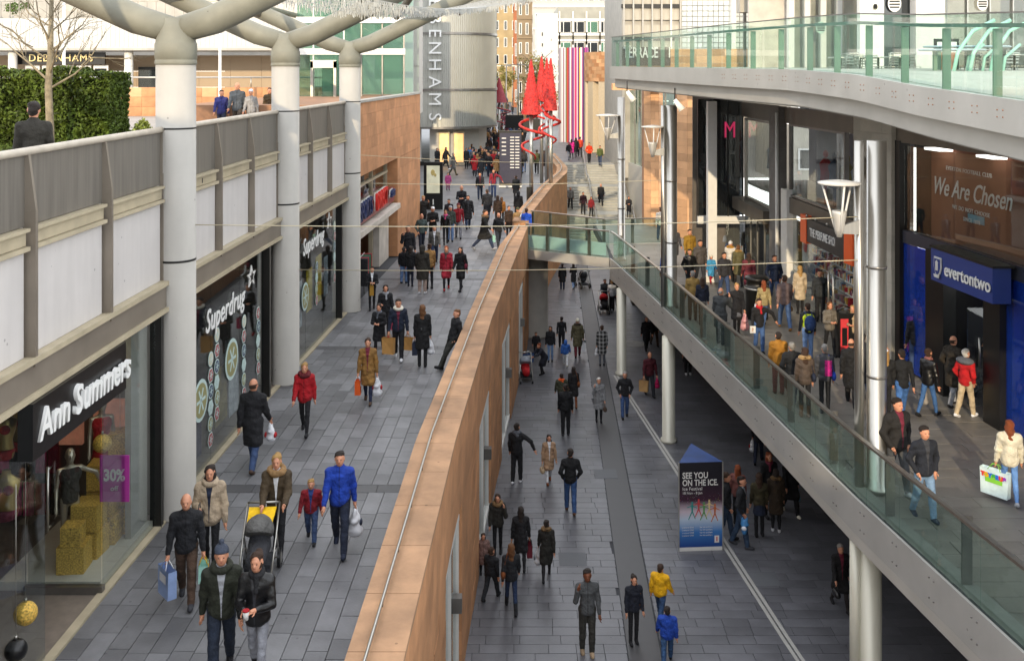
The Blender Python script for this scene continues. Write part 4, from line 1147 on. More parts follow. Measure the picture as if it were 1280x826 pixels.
for k in range(6): piece('slot', (4.55, 149.95, 5.5+k*1.6), (.14,.2,.5), t, M_dark)
for k in range(5): piece('slot', (5.9, 149.95, 5.9+k*1.7), (.10,.2,.3), t, M_spand)
# office block with ribbon windows
t = thing('office_building', 'sixties office building with wide green windows and pale concrete spandrels', 'building', (11.5,150,0))
MB().box(6.9,17,150.2,165,0,17.6).build('wall', M_spand, t)
for k, z in enumerate((1.2,4.6,8.0,10.8,13.9)):
    piece('white_band', (11.95,150.1,z-.45), (10.1,.3,.35), t, M_offw); piece('white_band', (11.95,150.1,z+1.75), (10.1,.3,.3), t, M_offw)
    for i in range(5):
        x = 7.05+i*2.02
        f = MB().box(x,x+.18,149.9,150.2,z-2,z+3).build('white_mullion', M_offw, t)
        for (u, v) in ((.28,.62),(.74,1.72)):
            w_ = MB().box(x+u-.06,x+v+.06,149.98,150.15,z-.2,z+1.5).build('window', M_offw, t)
            MB().box(x+u,x+v,149.94,149.975,z-.12,z+1.42).build('pane', M_darkgl if (i+k)%3 else M_greengl, w_)
t = facade('upper_office_block', 'pale office block set back behind the flat roofed offices', 3.6, 20, 172, 0, 34, mat('pale_render', (.42,.41,.38), rough=.8, var=.08), 9, 9, .62, .45, rib=M_offw)
facade('white_stepped_block', 'stepped white block between the brick building and the white tower', 2.2, 4.6, 196, 0, 30, M_white2, 3, 9, .6, .4)
# striped hoarding
hd_ = thing('striped_hoarding', 'tall hoarding of coloured vertical stripes in pink, white, purple and yellow', 'hoarding', (7,112,0))
cols = ['#8d8792','#b7aeb8','#d8d4d8','#8a5a6a','#c9c2cc','#2e7a3c','#b23a2e','#6a2a6a','#d9d3d6','#a02a60','#7a2f80','#c9b8c8','#d4286a','#e4c9d6','#6a2a6a','#e0cf2a','#e6e0dc','#a02a80','#4a2a60','#c03a90','#8a3a80','#b06aa0']
x = 5.2
for i, c in enumerate(cols):
    w_ = (.22,.12,.18,.10,.20,.09)[i % 6]; piece('stripe_board', (x+w_/2, 112, 5.3+(.04*(i%3))), (w_-.008,.15,10.6), hd_, mat('stripe_'+str(i), c, rough=.6, var=.06)); x += w_
# tree behind the sculptures
def leafy(parent, name, c, r, n, m, leaf=.22, seed=1, hollow=.35, squash=(1,1,1)):
    rn = random.Random(seed); b = MB(); cl = [(Vector((rn.gauss(0,1),rn.gauss(0,1),rn.gauss(0,1))).normalized()*rn.uniform(hollow,1)) for _ in range(max(8,n//60))]
    for i in range(n):
        k = rn.choice(cl); p = Vector((k.x*r*squash[0],k.y*r*squash[1],k.z*r*squash[2])) + Vector((rn.gauss(0,1),rn.gauss(0,1),rn.gauss(0,1)))*r*.13 + Vector(c)
        u = Vector((rn.gauss(0,1),rn.gauss(0,1),rn.gauss(0,1))).normalized(); v = u.cross(Vector((rn.gauss(0,1),rn.gauss(0,1),rn.gauss(0,1)))).normalized(); l = leaf*rn.uniform(.6,1.3)
        b.add([p-u*l, p+v*l*.45, p+u*l, p-v*l*.45], [(0,1,2,3)])
    return b.build(name, m, parent)
M_yleaf = mat('leaf_yellow', (.20,.17,.035), rough=.7, var=.3, scale=1, island=.45)
M_bark = mat('bark', (.16,.13,.09), rough=.9, var=.4, scale=9, bump=.6, bscale=30)
t = thing('street_tree', 'yellowing autumn tree standing behind the red cone sculptures', 'tree', (3.0,122,0))
b = MB(); b.tube([(3.0,122,0),(3.05,122,3),(2.9,122.2,6),(3.1,122,9)], [.22,.18,.12,.05], 8)
for i in range(14):
    a = i*2.4; z = 3+i*.42; b.tube([(3,122,z),(3+1.3*math.cos(a),122+1.3*math.sin(a),z+1.4),(3+2.2*math.cos(a),122+2.2*math.sin(a),z+2.1)], [.07,.045,.015], 5)
b.build('trunk', M_bark, t); leafy(t, 'crown', (3,122,6.3), 3.1, 3600, M_yleaf, .16, 4, .2, (.85,.85,1.25))
t = thing('street_tree', 'small bare-topped tree farther up the street by the kerb', 'tree', (-1.2,175,0))
b = MB(); b.tube([(-1.2,175,0),(-1.2,175,6)], [.2,.08], 7); b.build('trunk', M_bark, t); leafy(t, 'crown', (-1.2,175,6.5), 2.4, 1300, M_yleaf, .2, 9, .2)

# ------------------------------------------------------------------ upper terrace, left: store annexe, hedge, tree, glass lift hall
an = thing('store_annexe', 'beige department store annexe with a white ribbed canopy band and gold lettered entrance', 'building', (-25,62,UP))
M_beige = mat('cladding_beige', (.42,.32,.22), rough=.6, var=.06, scale=.5)
for i in range(17):
    for k in range(3): piece('wall_panel', (-43+i*2.0, 64, 6.5+k*1.02), (1.985,.2,1.005), an, M_beige)
b = MB()
for i in range(125): b.box(-44+i*.27, -44+i*.27+.2, 59.975, 60.0, 9.5, 11.1)
b.box(-44.1,-10.2,60.0,60.3,9.35,11.2); b.build('canopy_band', mat('band_white', (.50,.50,.48), rough=.6, var=.05), an)
MB().box(-44,-10.2,59.85,64,9.28,9.42).build('soffit', M_conc, an)
b = MB()
for i in range(60): b.box(-44+i*.55,-43.96+i*.55,60.2,60.24,11.2,12.2)
b.box(-44,-11,60.18,60.26,12.2,12.28); b.build('roof_railing', M_steeld, an)
MB().box(-46,-9,66,70,9,20).build('upper_wall', M_conc, an)
leafy(an, 'roof_planting', (-40,63,12.0), 1.0, 900, mat('leaf_roof', (.10,.16,.04), rough=.7, island=.4), .12, 5, .3, (4,1,.7)); leafy(an, 'roof_planting', (-33,63,12.0), 1.0, 900, mat('leaf_roof', (.10,.16,.04)), .12, 6, .3, (4,1,.7))
for px in (16, 161):
    x = (px-640)/F*60.5; MB().lathe([(.26,0),(.26,3.4)], (x,60.5,UP), n=16).build('column', M_offw, an)
xs0, xs1 = (22-640)/F*61, (131-640)/F*61
sgn = MB().box(xs0,xs1,61,61.15,8.45,9.2).build('sign_board', M_black, an)
me = text_mesh('DEBENHAMS', .62, mat('gold_letters', (.75,.60,.30), rough=.4, metal=.4, var=0), ext=.03, spacing=1.15); me.transform(Matrix.Translation(((xs0+xs1)/2,60.95,8.82))); link('lettering', me, sgn)
for i in range(5):
    x = xs0+.3+i*1.05; f = MB().box(x,x+.9,61.3,61.4,6.0,8.4).build('entrance_door', M_offw, an); MB().box(x+.1,x+.8,61.25,61.295,6.1,8.2).build('pane', M_darkgl if i != 1 else M_intl, f)
x0 = (455-640)/F*62
f = MB().box((160-640)/F*62,(190-640)/F*62,63.7,63.85,6.6,8.3).build('shop_window', M_dark, an); MB().box((162-640)/F*62,(189-640)/F*62,63.6,63.69,6.7,8.1).build('pane', M_shop, f)
ow = thing('orange_planter_wall', 'low orange stone wall with a rail in front of the store annexe', 'wall', (-17,48,UP))
for i in range(24):
    for k in range(3): piece('stone_block', (-26+i*.72, 48, UP+.23+k*.46), (.71,.3,.45), ow, M_sandb if (i*3+k)%5==0 else M_sand)
b = MB(); b.tube([(-26,47.9,7.75),(-9,47.9,7.75)], .04, 8)
for i in range(12): b.tube([(-26+i*1.5,47.9,7.25),(-26+i*1.5,47.9,7.75)], .025, 6)
b.build('handrail', M_steel, ow)
for px, lab in ((275,'slim white mast on the upper terrace between the first two arcade columns'),(80,'slim white mast crossing the gold store sign')):
    x = (px-640)/F*44; t = thing('mast', lab, 'mast', (x,44,UP)); MB().lathe([(.16,0),(.16,.05),(.07,.06),(.055,6.5)], (x,44,UP), n=12).build('pole', M_offw, t)
# hedge
M_hedge = mat('leaf_hedge', (.070,.105,.014), rough=.6, var=.3, scale=1, island=.6, spec=.3)
hg = thing('hedge', 'dense clipped dark green hedge along the planting bed', 'hedge', (-15.3,27,UP))
def hedge_box(x0,x1,y0,y1,z0,z1,n,seed,parent,leaf=.055):
    rn = random.Random(seed); b = MB()
    for i in range(n):
        f_ = rn.random(); x = rn.uniform(x0,x1); y = rn.uniform(y0,y1); z = rn.uniform(z0,z1)
        if f_ < .55: y = y0+abs(rn.gauss(0,.07))
        elif f_ < .75: z = z1-abs(rn.gauss(0,.06))
        elif f_ < .9: x = x1-abs(rn.gauss(0,.07))
        bulge = .13*math.sin(x*2.3+seed)+.09*math.sin(z*4+x*5); p = Vector((x,y-bulge,z+.07*math.sin(x*3.1)+.04*math.sin(x*11)))
        u = Vector((rn.gauss(0,1),rn.gauss(0,1)-.3,rn.gauss(0,1))).normalized(); v = u.cross(Vector((rn.gauss(0,1),rn.gauss(0,1),rn.gauss(0,1)))).normalized(); l = leaf*rn.uniform(.6,1.4)
        b.add([p-u*l, p+v*l*.5, p+u*l, p-v*l*.5], [(0,1,2,3)])
    return b.build('foliage', M_hedge, parent)
YH = 25.5
hx1 = (162-640)/F*27.0
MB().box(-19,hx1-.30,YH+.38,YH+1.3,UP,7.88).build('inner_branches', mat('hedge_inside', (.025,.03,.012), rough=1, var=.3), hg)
hedge_box(-19,hx1,YH,YH+1.5,UP+.05,8.1,34000,2,hg,.06)
bed = MB().box(-20,-7.6,14.5,25.3,UP-.1,UP+.06).build('planting_bed', mat('soil_leaf_litter', (.20,.11,.06), rough=.95, var=.5, scale=9, bump=.8, bscale=30)); bed['kind'] = 'structure'
lf = MB(); rn = random.Random(8)
for i in range(5000):
    x = rn.uniform(-17,-7.8); y = rn.uniform(15,25.3); l = rn.uniform(.02,.05); a = rn.uniform(0,6.3); c, s = math.cos(a)*l, math.sin(a)*l
    lf.add([(x-c,y-s,UP+.065),(x+s*.6,y-c*.6,UP+.08),(x+c,y+s,UP+.075),(x-s*.6,y+c*.6,UP+.085)],[(0,1,2,3)])
tag(lf.build('fallen_leaves', mat('leaf_fallen', (.30,.13,.05), rough=.8, island=.5)), 'brown fallen leaves scattered over the planting bed', kind='stuff')
gc = MB(); rn = random.Random(18)
for i in range(5000):
    x = rn.uniform(-13,-9.6); y = rn.uniform(24.2,25.5); z = UP+.05+rn.random()**2*.3; u = Vector((rn.gauss(0,1),rn.gauss(0,1),rn.gauss(0,1))).normalized()*.06; v = Vector((rn.gauss(0,1),rn.gauss(0,1),rn.gauss(0,1))).normalized()*.03; p = Vector((x,y,z))
    gc.add([p-u,p+v,p+u,p-v],[(0,1,2,3)])
tag(gc.build('ground_cover', M_hedge), 'low green ivy at the foot of the hedge', kind='stuff')
t = thing('bush', 'small round yellow green bush at the foot of the first arcade column', 'bush', ((181-640)/F*26,26,UP))
leafy(t, 'foliage', ((181-640)/F*26,26,UP+.55), .36, 2600, mat('leaf_bright', (.30,.34,.05), rough=.6, island=.4), .045, 12, .1, (.75,.75,1.2))
MB().tube([((181-640)/F*26,26,UP-.0),((181-640)/F*26,26,UP+.5)], .03, 6).build('stem', M_bark, t)
# bare tree
tx, ty = (62-640)/F*24.5, 24.5
tr = thing('bare_tree', 'leafless street tree with pale trunk and spreading twigs in front of the hedge', 'tree', (tx,ty,UP))
b = MB(); rn = random.Random(21)
b.tube([(tx,ty,UP),(tx+.02,ty,UP+.6),(tx-.03,ty,UP+1.8),(tx+.02,ty,UP+2.6),(tx+.06,ty,UP+4.6)], [.12,.095,.085,.07,.04], 10)
def twig(p, d, l, r, dep):
    q = p+d*l; mid = p+d*l*.5+Vector((rn.gauss(0,.05),rn.gauss(0,.05),rn.gauss(0,.03)))*l
    b.tube([p,mid,q], [r,r*.8,r*.55], 6 if r > .02 else 4, cap=False)
    if dep > 0:
        for k in range(3):
            nd = (d+Vector((rn.gauss(0,.42),rn.gauss(0,.42),rn.gauss(.02,.25)))).normalized(); twig(p+d*l*(.45+.27*k), nd, l*rn.uniform(.5,.75), r*.52, dep-1)
for i in range(15):
    z = UP+1.75+i*.17; a = i*2.399+.5; d = Vector((math.cos(a),math.sin(a)*.8,.75+.02*i)).normalized(); twig(Vector((tx,ty,z)), d, 1.25-.035*i, .032-.0012*i, 3)
b.build('trunk_and_branches', mat('bark_pale', (.25,.21,.14), rough=.9, var=.4, scale=8, bump=.5, bscale=25), tr)

# glass lift hall
gl = thing('glass_lift_hall', 'green glass lift hall with a steel framed lift door on the upper terrace', 'building', (-8,44,UP))
for i, (a, e) in enumerate(((371,392),(392,430),(430,452),(452,478),(478,505))):
    y = 46; x0 = (a-640)/F*y; x1 = (e-640)/F*y
    MB().box(x0+.02,x1-.02,y,y+.02,5.9 if i < 3 else 7.0,15).build('glass_panel', M_greengl, gl)
    MB().box(x1-.03,x1+.03,y-.06,y+.04,5.9,15).build('mullion', M_offw if i in (0,1) else M_steeld, gl)
MB().box(-10,-4.9,49.5,49.8,5.9,15).build('interior_wall', mat('wall_mint', (.42,.50,.45), rough=.6, var=.08, scale=.5), gl)
for z in (8.95,10.4,13.0): piece('floor_beam', (-7.4,45.9,z), (5.0,.12,.28), gl, M_offw)
x0, x1 = (389-640)/F*45.5, (421-640)/F*45.5
f = MB().box(x0,x0+.12,45.3,45.5,5.9,8.5).build('lift_door_frame', M_steel, gl); MB().box(x1-.12,x1,45.3,45.5,5.9,8.5).build('lift_door_frame', M_steel, gl); MB().box(x0,x1,45.3,45.5,8.2,8.55).build('lift_door_frame', M_steel, gl)
MB().box(x0+.5,x1-.12,45.42,45.46,5.9,8.2).build('lift_door', M_greengl, gl)
for a, e, m in ((508,524,M_conc),):
    y = 50.5; MB().box((a-640)/F*y,(e-640)/F*y,y,y+2,5.9,15).build('concrete_wall', M_storew, gl)
for k in range(4): piece('concrete_panel', ((516-640)/F*50.4,50.4,7.3+k*2.0), (.62,.1,1.96), gl, M_storew)
piece('back_wall', (-13.9,66,13.5), (12,.3,8), gl, M_storew)

# ------------------------------------------------------------------ branching steel canopy over the arcade columns
cn = thing('canopy_frame', 'branching grey steel tube canopy springing from the arcade columns', 'canopy', (-6,26,8.8))
for y in COLS:
    x = XC(y)
    for sg, sl, L_ in ((1,.44,7.5),(-1,.40,7.0)):
        b = MB(); b.tube([(x-sg*.05,y,8.80),(x+sg*.7,y,9.02),(x+sg*L_,y,9.05+sl*L_*1.0)], [.24,.27,.21], 18); b.build('branch', M_colg, cn)
        MB().lathe([(.315,-.01),(.315,.01)], (0,0,0), n=18)
for x, z in ((-10.5,10.75),(-8.4,11.6),(-2.6,10.95),(-.4,11.9)):
    b = MB(); b.tube([(x,6,z),(x,50,z)], .13, 12); b.build('purlin', M_colg, cn)
for y0, y1 in ((18.3,26.0),(26.0,33.75),(10.4,18.3)):
    b = MB(); b.tube([(-8.4,y0,9.95),(-10.3,(y0+y1)/2,10.9),(-8.4,y1,9.95)], .12, 10); b.build('brace', M_colg, cn)
    b = MB(); b.tube([(-3.9,y0,9.9),(-2.6,(y0+y1)/2,10.9),(-3.9,y1,9.9)], .12, 10); b.build('brace', M_colg, cn)
# strings of hanging fairy lights
b = MB(); rn = random.Random(5)
for s_ in range(7):
    x0 = -5.3+s_*.25; x1 = -.6+s_*.28
    for i in range(220):
        u = i/219; y = 21+u*12+s_*.15; x = x0+(x1-x0)*u**1.2; z = 9.72+.75*u**2-.28*math.sin(math.pi*u)+s_*.03
        if i: b.tube([pp,(x,y,z)], .010, 3, cap=False)
        pp = (x,y,z)
        if rn.random() < .9:
            l = rn.uniform(.05,.20); b.tube([(x,y,z),(x+rn.uniform(-.02,.02),y,z-l)], .011, 3, cap=False)
tag(b.build('light_net', mat('net_silver', (.55,.55,.52), rough=.4, metal=.3)), 'silvery net of unlit hanging fairy lights under the canopy branches', 'lights', kind='stuff')
# thin catenary cables across the street
for lab, a, c in (('upper thin cable stretched from the first arcade column to the steel column', D(241,281,18.3), D(1072,271,19.2)),
                  ('lower thin cable stretched from the second arcade column to the steel column', D(371,337,26.0), D(1072,325,19.2)),
                  ('far thin cable from the last arcade column towards the bridge corner column', D(449,194,33.7), D(775,204,42.5)),
                  ('far lower thin cable crossing behind the crowd', D(449,229,33.7), D(833,225,34.3))):
    t = thing('cable', lab, 'cable', a)
    pts = []
    for i in range(17): u = i/16; p = a.lerp(c, u); p.z -= .10*math.sin(math.pi*u); pts.append(p)
    MB().tube(pts, .009, 5).build('wire', mat('cable_brass', (.55,.48,.33), rough=.4, metal=.5, var=0), t)
# ------------------------------------------------------------------ right hand shop row
RZR = math.atan2(-1, .099)         # lettering direction on the right shop row (faces the walkway)
RZL = R(90) - .035
M_bronze = mat('bronze_panel', (.13,.115,.095), rough=.42, metal=.5, var=.25, scale=1.5)
M_greyst = mat('grey_stone', (.16,.15,.14), rough=.7, var=.25, scale=3, bump=.2)
sr = thing('right_shop_row', 'two storey row of glass shopfronts under the high terrace on the right', 'building', (11,28,0))
def S(name, a, e, x0, x1, z0, z1, m, parent=None):     # slab along the right shop line, offsets x0..x1 from the line (negative = towards the street)
    return MB().strip(lambda v: XS(v)+x0, lambda v: XS(v)+x1, fr(a, e, max(1,int((e-a)/2))), z0, z1).build(name, m, parent or sr)
# limestone pier with coursed blocks between everton window and column
def blocks(a, e, z0, z1, n, m, per=2, x0=-.25):
    for i in range(n):
        p, q = z0+(z1-z0)*i/n, z0+(z1-z0)*(i+1)/n
        cs = [0,.5,1] if i % 2 else [0,.25,.8,1]
        for u, v in zip(cs, cs[1:]): S('stone_block', a+(e-a)*u+.003, a+(e-a)*v-.003, x0+random.uniform(0,.008), .0, p+.003, q-.003, m)
blocks(27.2, 29.3, 0, 6.8, 15, M_stone)
blocks(35.75, 36.7, 0, 6.8, 9, M_greyst, x0=-.30)
S('upper_panel', 17.5, 27.2, -.12, .1, 6.15, 6.75, M_bronze); S('upper_panel', 29.4, 35.7, -.12, .1, 6.22, 6.78, M_bronze); S('upper_panel', 36.75, 41.2, -.12, .1, 6.2, 6.8, M_bronze)
S('upper_panel', 29.4, 35.7, -.14, .1, 3.1, 3.65, M_bronze); S('upper_panel', 36.75, 41.2, -.5, .1, 2.45, 2.92, M_bronze)
# first floor windows
def window(a, e, z0, z1, n, glassm, x=-.05, fm=M_dark, th=.07):
    for i in range(n):
        p, q = a+(e-a)*i/n, a+(e-a)*(i+1)/n; S('shop_window', p+.01, q-.01, x, x+.012, z0, z1, glassm)
    f = S('window_frame', a-th, a, x-.06, x+.08, z0-th, z1+th, fm); S('window_frame', e, e+th, x-.06, x+.08, z0-th, z1+th, fm); S('window_frame', a, e, x-.06, x+.08, z0-th, z0, fm); S('window_frame', a, e, x-.06, x+.08, z1, z1+th, fm)
window(30.3, 35.2, 3.75, 6.15, 2, M_shop, fm=M_steeld); window(37.1, 40.7, 3.0, 6.1, 2, M_shop, fm=M_steel)
S('upper_room_back', 29.5, 41.0, 2.6, 2.8, 2.9, 6.8, mat('room_violet_grey', (.20,.19,.22), rough=.8, var=.3, scale=.6)); S('room_floor', 29.5, 41.0, .0, 3, 3.5, 3.6, M_intl)
b = MB()
for y in (31,32.5,34,38,39.5): b.strip(lambda v: XS(v)+.9, lambda v: XS(v)+1.0, [y,y+.5], 6.05, 6.1)
b.build('ceiling_light', M_litw, sr)
for i, (y, c) in enumerate(((31.0,'lgrey'),(31.8,'khaki'),(32.9,'#3a3f55'),(33.7,'red'),(38.2,'red'),(39.2,'white'))):
    m_ = thing('mannequin', ['grey dressed','khaki dressed','slate dressed','red dressed','red garlanded','white dressed'][i]+' display figure in the first floor window, '+['nearest','second','third','fourth','right one of the far window','left one of the far window'][i], 'mannequin', (XS(y)+.6,y,3.6))
    b = MB(); b.lathe([(.05,0),(.05,.6),(.20,.65),(.17,1.1),(.22,1.35),(.10,1.5),(.05,1.55)], (XS(y)+.6,y,3.6), n=12); b.ball((XS(y)+.6,y,3.6+1.68), (.09,.1,.13)); b.build('figure', cloth(c), m_)
# --- blue club shop
es = thing('blue_club_shop', 'blue football club shop with dark frames and a projecting blue sign', 'shop', (11.2,24.5,0))
for a, e, nm in ((17.5,22.45,2),(25.65,26.95,1)):
    for i in range(nm):
        p, q = a+(e-a)*i/nm, a+(e-a)*(i+1)/nm; S('blue_window', p+.01,q-.01,-.05,-.035,.08,3.45,M_bluegl,es)
    S('blue_backdrop', a, e, .25, .30, .0, 3.5, mat('blue_board', (.015,.06,.42), rough=.5, var=.15, scale=.6), es)
S('door_frame', 22.45, 23.1, -.20, .12, 0, 3.55, M_black, es); S('door_frame', 24.85, 25.65, -.20, .12, 0, 3.55, M_black, es); S('door_frame', 26.95, 27.18, -.16, .12, 0, 6.2, M_dark, es)
S('dark_band', 17.5, 26.94, -.08, .1, 3.47, 3.80, mat('band_bluegrey', (.05,.055,.075), rough=.3, metal=.3, var=.1), es)
S('door_back', 22.9, 25.6, 1.6, 1.7, 0, 3.5, mat('blue_board', (.015,.06,.42)), es); S('door_side', 25.3, 25.45, -.1, 1.6, 0, 3.5, M_dark, es); S('door_floor', 22.9, 25.6, -.1, 1.7, .0, .012, M_int, es)
S('open_glass_door', 24.0, 24.05, -.05, .9, .05, 2.4, M_shop, es); b = MB(); b.tube([(XS(24)+.2,23.95,1.0),(XS(24)+.2,23.95,1.7)], .025, 6); b.build('door_handle', M_steel, es)
for i in range(4): S('upper_window', 17.6+2.33*i+.01, 17.6+2.33*(i+1)-.01, -.05, -.038, 3.82, 6.08, M_shop, es)
S('brown_backdrop', 22.9, 26.95, .7, .75, 3.6, 6.2, mat('backdrop_brown', (.26,.105,.06), rough=.8, var=.12, scale=.7), es); S('room_back', 17.5, 27, 3.5, 3.6, 3.6, 6.3, mat('room_violet_grey', (.2,.19,.22)), es)
S('room_floor', 17.5, 27, 0, 3.5, 3.56, 3.6, M_dark, es); S('white_edge_light', 26.5, 26.55, .0, .04, 3.85, 6.05, M_litw, es)
S('panel_side', 26.96,27.05, .3,.75, 3.6,6.2, M_dark, es)
def stext(txt, size, m, y, z, off, **kw):
    me = text_mesh(txt, size, m, **kw); me.transform(Matrix.Translation((XS(y)+off, y, z)) @ Matrix.Rotation(RZR, 4, 'Z')); return me
for ln_, size, z, y, kw in (('We Are Chosen', .66, 5.02, 25.05, dict(shear=.35, bold=.004, sx=.80)), ('EVERTON FOOTBALL CLUB', .15, 5.55, 25.1, dict(spacing=1.15)), ('WE DO NOT CHOOSE', .15, 4.58, 25.0, dict(spacing=1.15)), ('SINCE 1878', .14, 4.34, 24.95, dict(spacing=1.1))):
    link('lettering', stext(ln_, size, mat('print_white', (.8,.8,.78), rough=.6, var=0), y, z, .56, ext=.006, **kw), es)
S('small_label', 24.6, 25.3, .675, .69, 4.28, 4.48, mat('label_blue', (.25,.45,.55), rough=.6), es)
link('lettering', stext('MUST', .34, mat('letters_blue', (.03,.09,.6), rough=.4), 21.1, 5.45, .5, ext=.02, bold=.02), es)
sg_ = thing('club_shop_sign', 'projecting blue sign with crest and white lettering over the club shop door', 'sign', (10.7,23.9,3.3))
MB().strip(lambda v: XS(v)-.62, lambda v: XS(v)-.21, [22.0,24.62], 2.96, 3.74).build('board', mat('sign_blue', (.025,.05,.22), rough=.35, var=.04), sg_)
MB().strip(lambda v: XS(v)-.64, lambda v: XS(v)-.15, [21.95,24.67], 3.745, 3.80).build('cap', M_dark, sg_)
link('lettering', stext('evertontwo', .44, mat('print_white', (.8,.8,.78)), 22.98, 3.33, -.65, ext=.01, bold=.006, sx=.92), sg_)
b = MB(); sh = [(-.16,.22),(.16,.22),(.17,-.02),(.10,-.17),(0,-.26),(-.10,-.17),(-.17,-.02)]
def plate(b, pts, d0, d1, m=0): b.add([(x,d0,z) for x,z in pts]+[(x,d1,z) for x,z in pts], [tuple(range(len(pts))), tuple(range(len(pts),2*len(pts)))[::-1]]+[(i,i+len(pts),(i+1)%len(pts)+len(pts),(i+1)%len(pts)) for i in range(len(pts))], m)
plate(b, sh, -.03, 0); plate(b, [(x*.82,z*.82) for x,z in sh], -.04, -.031, 1); plate(b, [(-.05,.09),(.05,.09),(.05,-.10),(-.05,-.10)], -.055, -.041); plate(b, [(-.07,.09),(0,.15),(.07,.09)], -.055, -.041)
plate(b, [(-.13,-.20),(.13,-.20),(.10,-.27),(-.10,-.27)], -.06, -.042)
me = b.mesh('crest', [M_offw, mat('sign_blue', (0,0,0))]); me.transform(Matrix.Translation((XS(24.25)-.63, 24.25, 3.35)) @ Matrix.Rotation(RZR, 4, 'Z')); link('crest', me, sg_)
b = MB()
for y in (19,21,23.5,25.8): b.strip(lambda v: XS(v)+.25, lambda v: XS(v)+.6, [y,y+.7], 6.0, 6.06); b.strip(lambda v: XS(v)+.06, lambda v: XS(v)+.20, [y,y+.7], 3.40, 3.44)
b.build('ceiling_light', M_litw, es)
# --- perfume shop
ps = thing('perfume_shop', 'brightly lit perfume shop with glass front and open doorway', 'shop', (10.2,32.5,0))
for i in range(3): S('shop_window', 30.4+i*1.55+.01, 30.4+(i+1)*1.55-.01, -.05, -.038, .08, 3.1, M_shop, ps)
S('white_post', 35.1, 35.65, -.25, .1, 0, 3.9, M_offw, ps); S('transom', 30.0, 35.1, -.1, .05, 3.1, 3.2, M_offw, ps); S('threshold', 29.4,35.1,-.08,.1,0,.08,M_steeld, ps)
S('back_wall', 29.4, 35.7, 2.4, 2.5, 0, 3.4, M_intl, ps); S('ceiling', 29.4, 35.7, 0, 2.5, 3.42, 3.5, M_offw, ps); S('shop_floor', 29.4,35.7,.05,2.5,0,.01,M_intl, ps)
b = MB()
for y in fr(30,35,6): b.strip(lambda v: XS(v)+.5, lambda v: XS(v)+.75, [y,y+.25], 3.38, 3.41); b.strip(lambda v: XS(v)+1.6, lambda v: XS(v)+1.85, [y,y+.25], 3.38, 3.41)
b.build('ceiling_light', M_lit, ps)
pc = [mat('box_'+c, c, rough=.4, var=.05) for c in ('#d8d8da','#b0182a','#1a1a1e','#c9a24a','#8a2f60','#3a6a9a','#e8d8c8')]
sf = thing('perfume_shelves', 'shelves packed with small perfume boxes inside the perfume shop', 'shelves', (10.9,33,0))
rn = random.Random(4)
for k in range(7):
    z = .25+k*.38; S('shelf', 30.6, 35.0, .55, .95, z-.03, z, M_offw, sf)
    for c in pc:
        b = MB()
        for i in range(9):
            y = rn.uniform(30.7,34.9); hh = rn.uniform(.10,.26); b.strip(lambda v: XS(v)+.57+rn.uniform(0,.02), lambda v: XS(v)+.70, [y,y+rn.uniform(.06,.14)], z, z+hh)
        o = b.build('perfume_boxes', c, sf, kind='stuff')
pg = thing('perfume_shop_sign', 'black perfume shop sign with orange ends and white capitals', 'sign', (9.9,32.6,2.9))
MB().strip(lambda v: XS(v)-.30, lambda v: XS(v)-.10, [29.75,32.95], 2.46, 3.22).build('board', mat('sign_charcoal', '#2b2a2c', rough=.4, var=.05), pg)
for a, e in ((29.2,29.74),(32.96,33.5)): MB().strip(lambda v: XS(v)-.325, lambda v: XS(v)-.08, [a,e], 2.38, 3.30).build('end_panel', mat('sign_orange', (.80,.12,.025), rough=.4, var=.03), pg)
link('lettering', stext('THE PERFUME SHOP', .38, mat('print_white', (.8,.8,.78)), 31.45, 2.84, -.335, ext=.006, bold=.003, spacing=1.04, sx=.58), pg)
b = MB(); 
for y in (30,31,32,32.8): b.ball((XS(y)-.35,y,3.33), .05, n=8, k=5)
b.build('spot_lamp', M_steel, pg)
t = thing('poster', 'white poster with a red round badge hanging in the perfume shop window', 'poster', (XS(33.9),33.9,2.0)); S('sheet', 33.6,34.2,-.02,-.01,1.6,2.5,M_offw,t)
b = MB(); b.add([(XS(33.9)-.03,33.9+.22*math.cos(a),2.15+.22*math.sin(a)) for a in fr(0,2*math.pi,24)[:-1]],[tuple(range(24))]); b.build('badge', mat('badge_red', (.55,.03,.04), rough=.5), t)
t = thing('price_board', 'black price board of white panels at the left edge of the perfume shop', 'poster', (XS(34.8),34.8,1)); S('board',34.5,35.0,-.03,-.02,.3,1.4,M_black,t)
for i in range(4):
    for k in range(2): S('price_label', 34.54+k*.23, 34.72+k*.23, -.045, -.031, .4+i*.25, .57+i*.25, M_offw, t)
t = thing('shopping_barrier', 'chromed loop rail standing in the perfume shop doorway', 'rail', (XS(31),31,0)); b = MB()
for dy in (0,.45): b.tube([(XS(30.9)-.3,30.6+dy,0),(XS(30.9)-.3,30.6+dy,1.7),(XS(30.9)-.25,30.75+dy,1.9),(XS(30.9)-.2,30.9+dy,1.7),(XS(30.9)-.2,30.9+dy,0)], .03, 6)
b.build('loop', M_steel, t)
t = thing('display_stand', 'black and red advertising stand beside the blonde woman by the perfume shop', 'stand', P(1058,446)); L0 = P(1058,446)
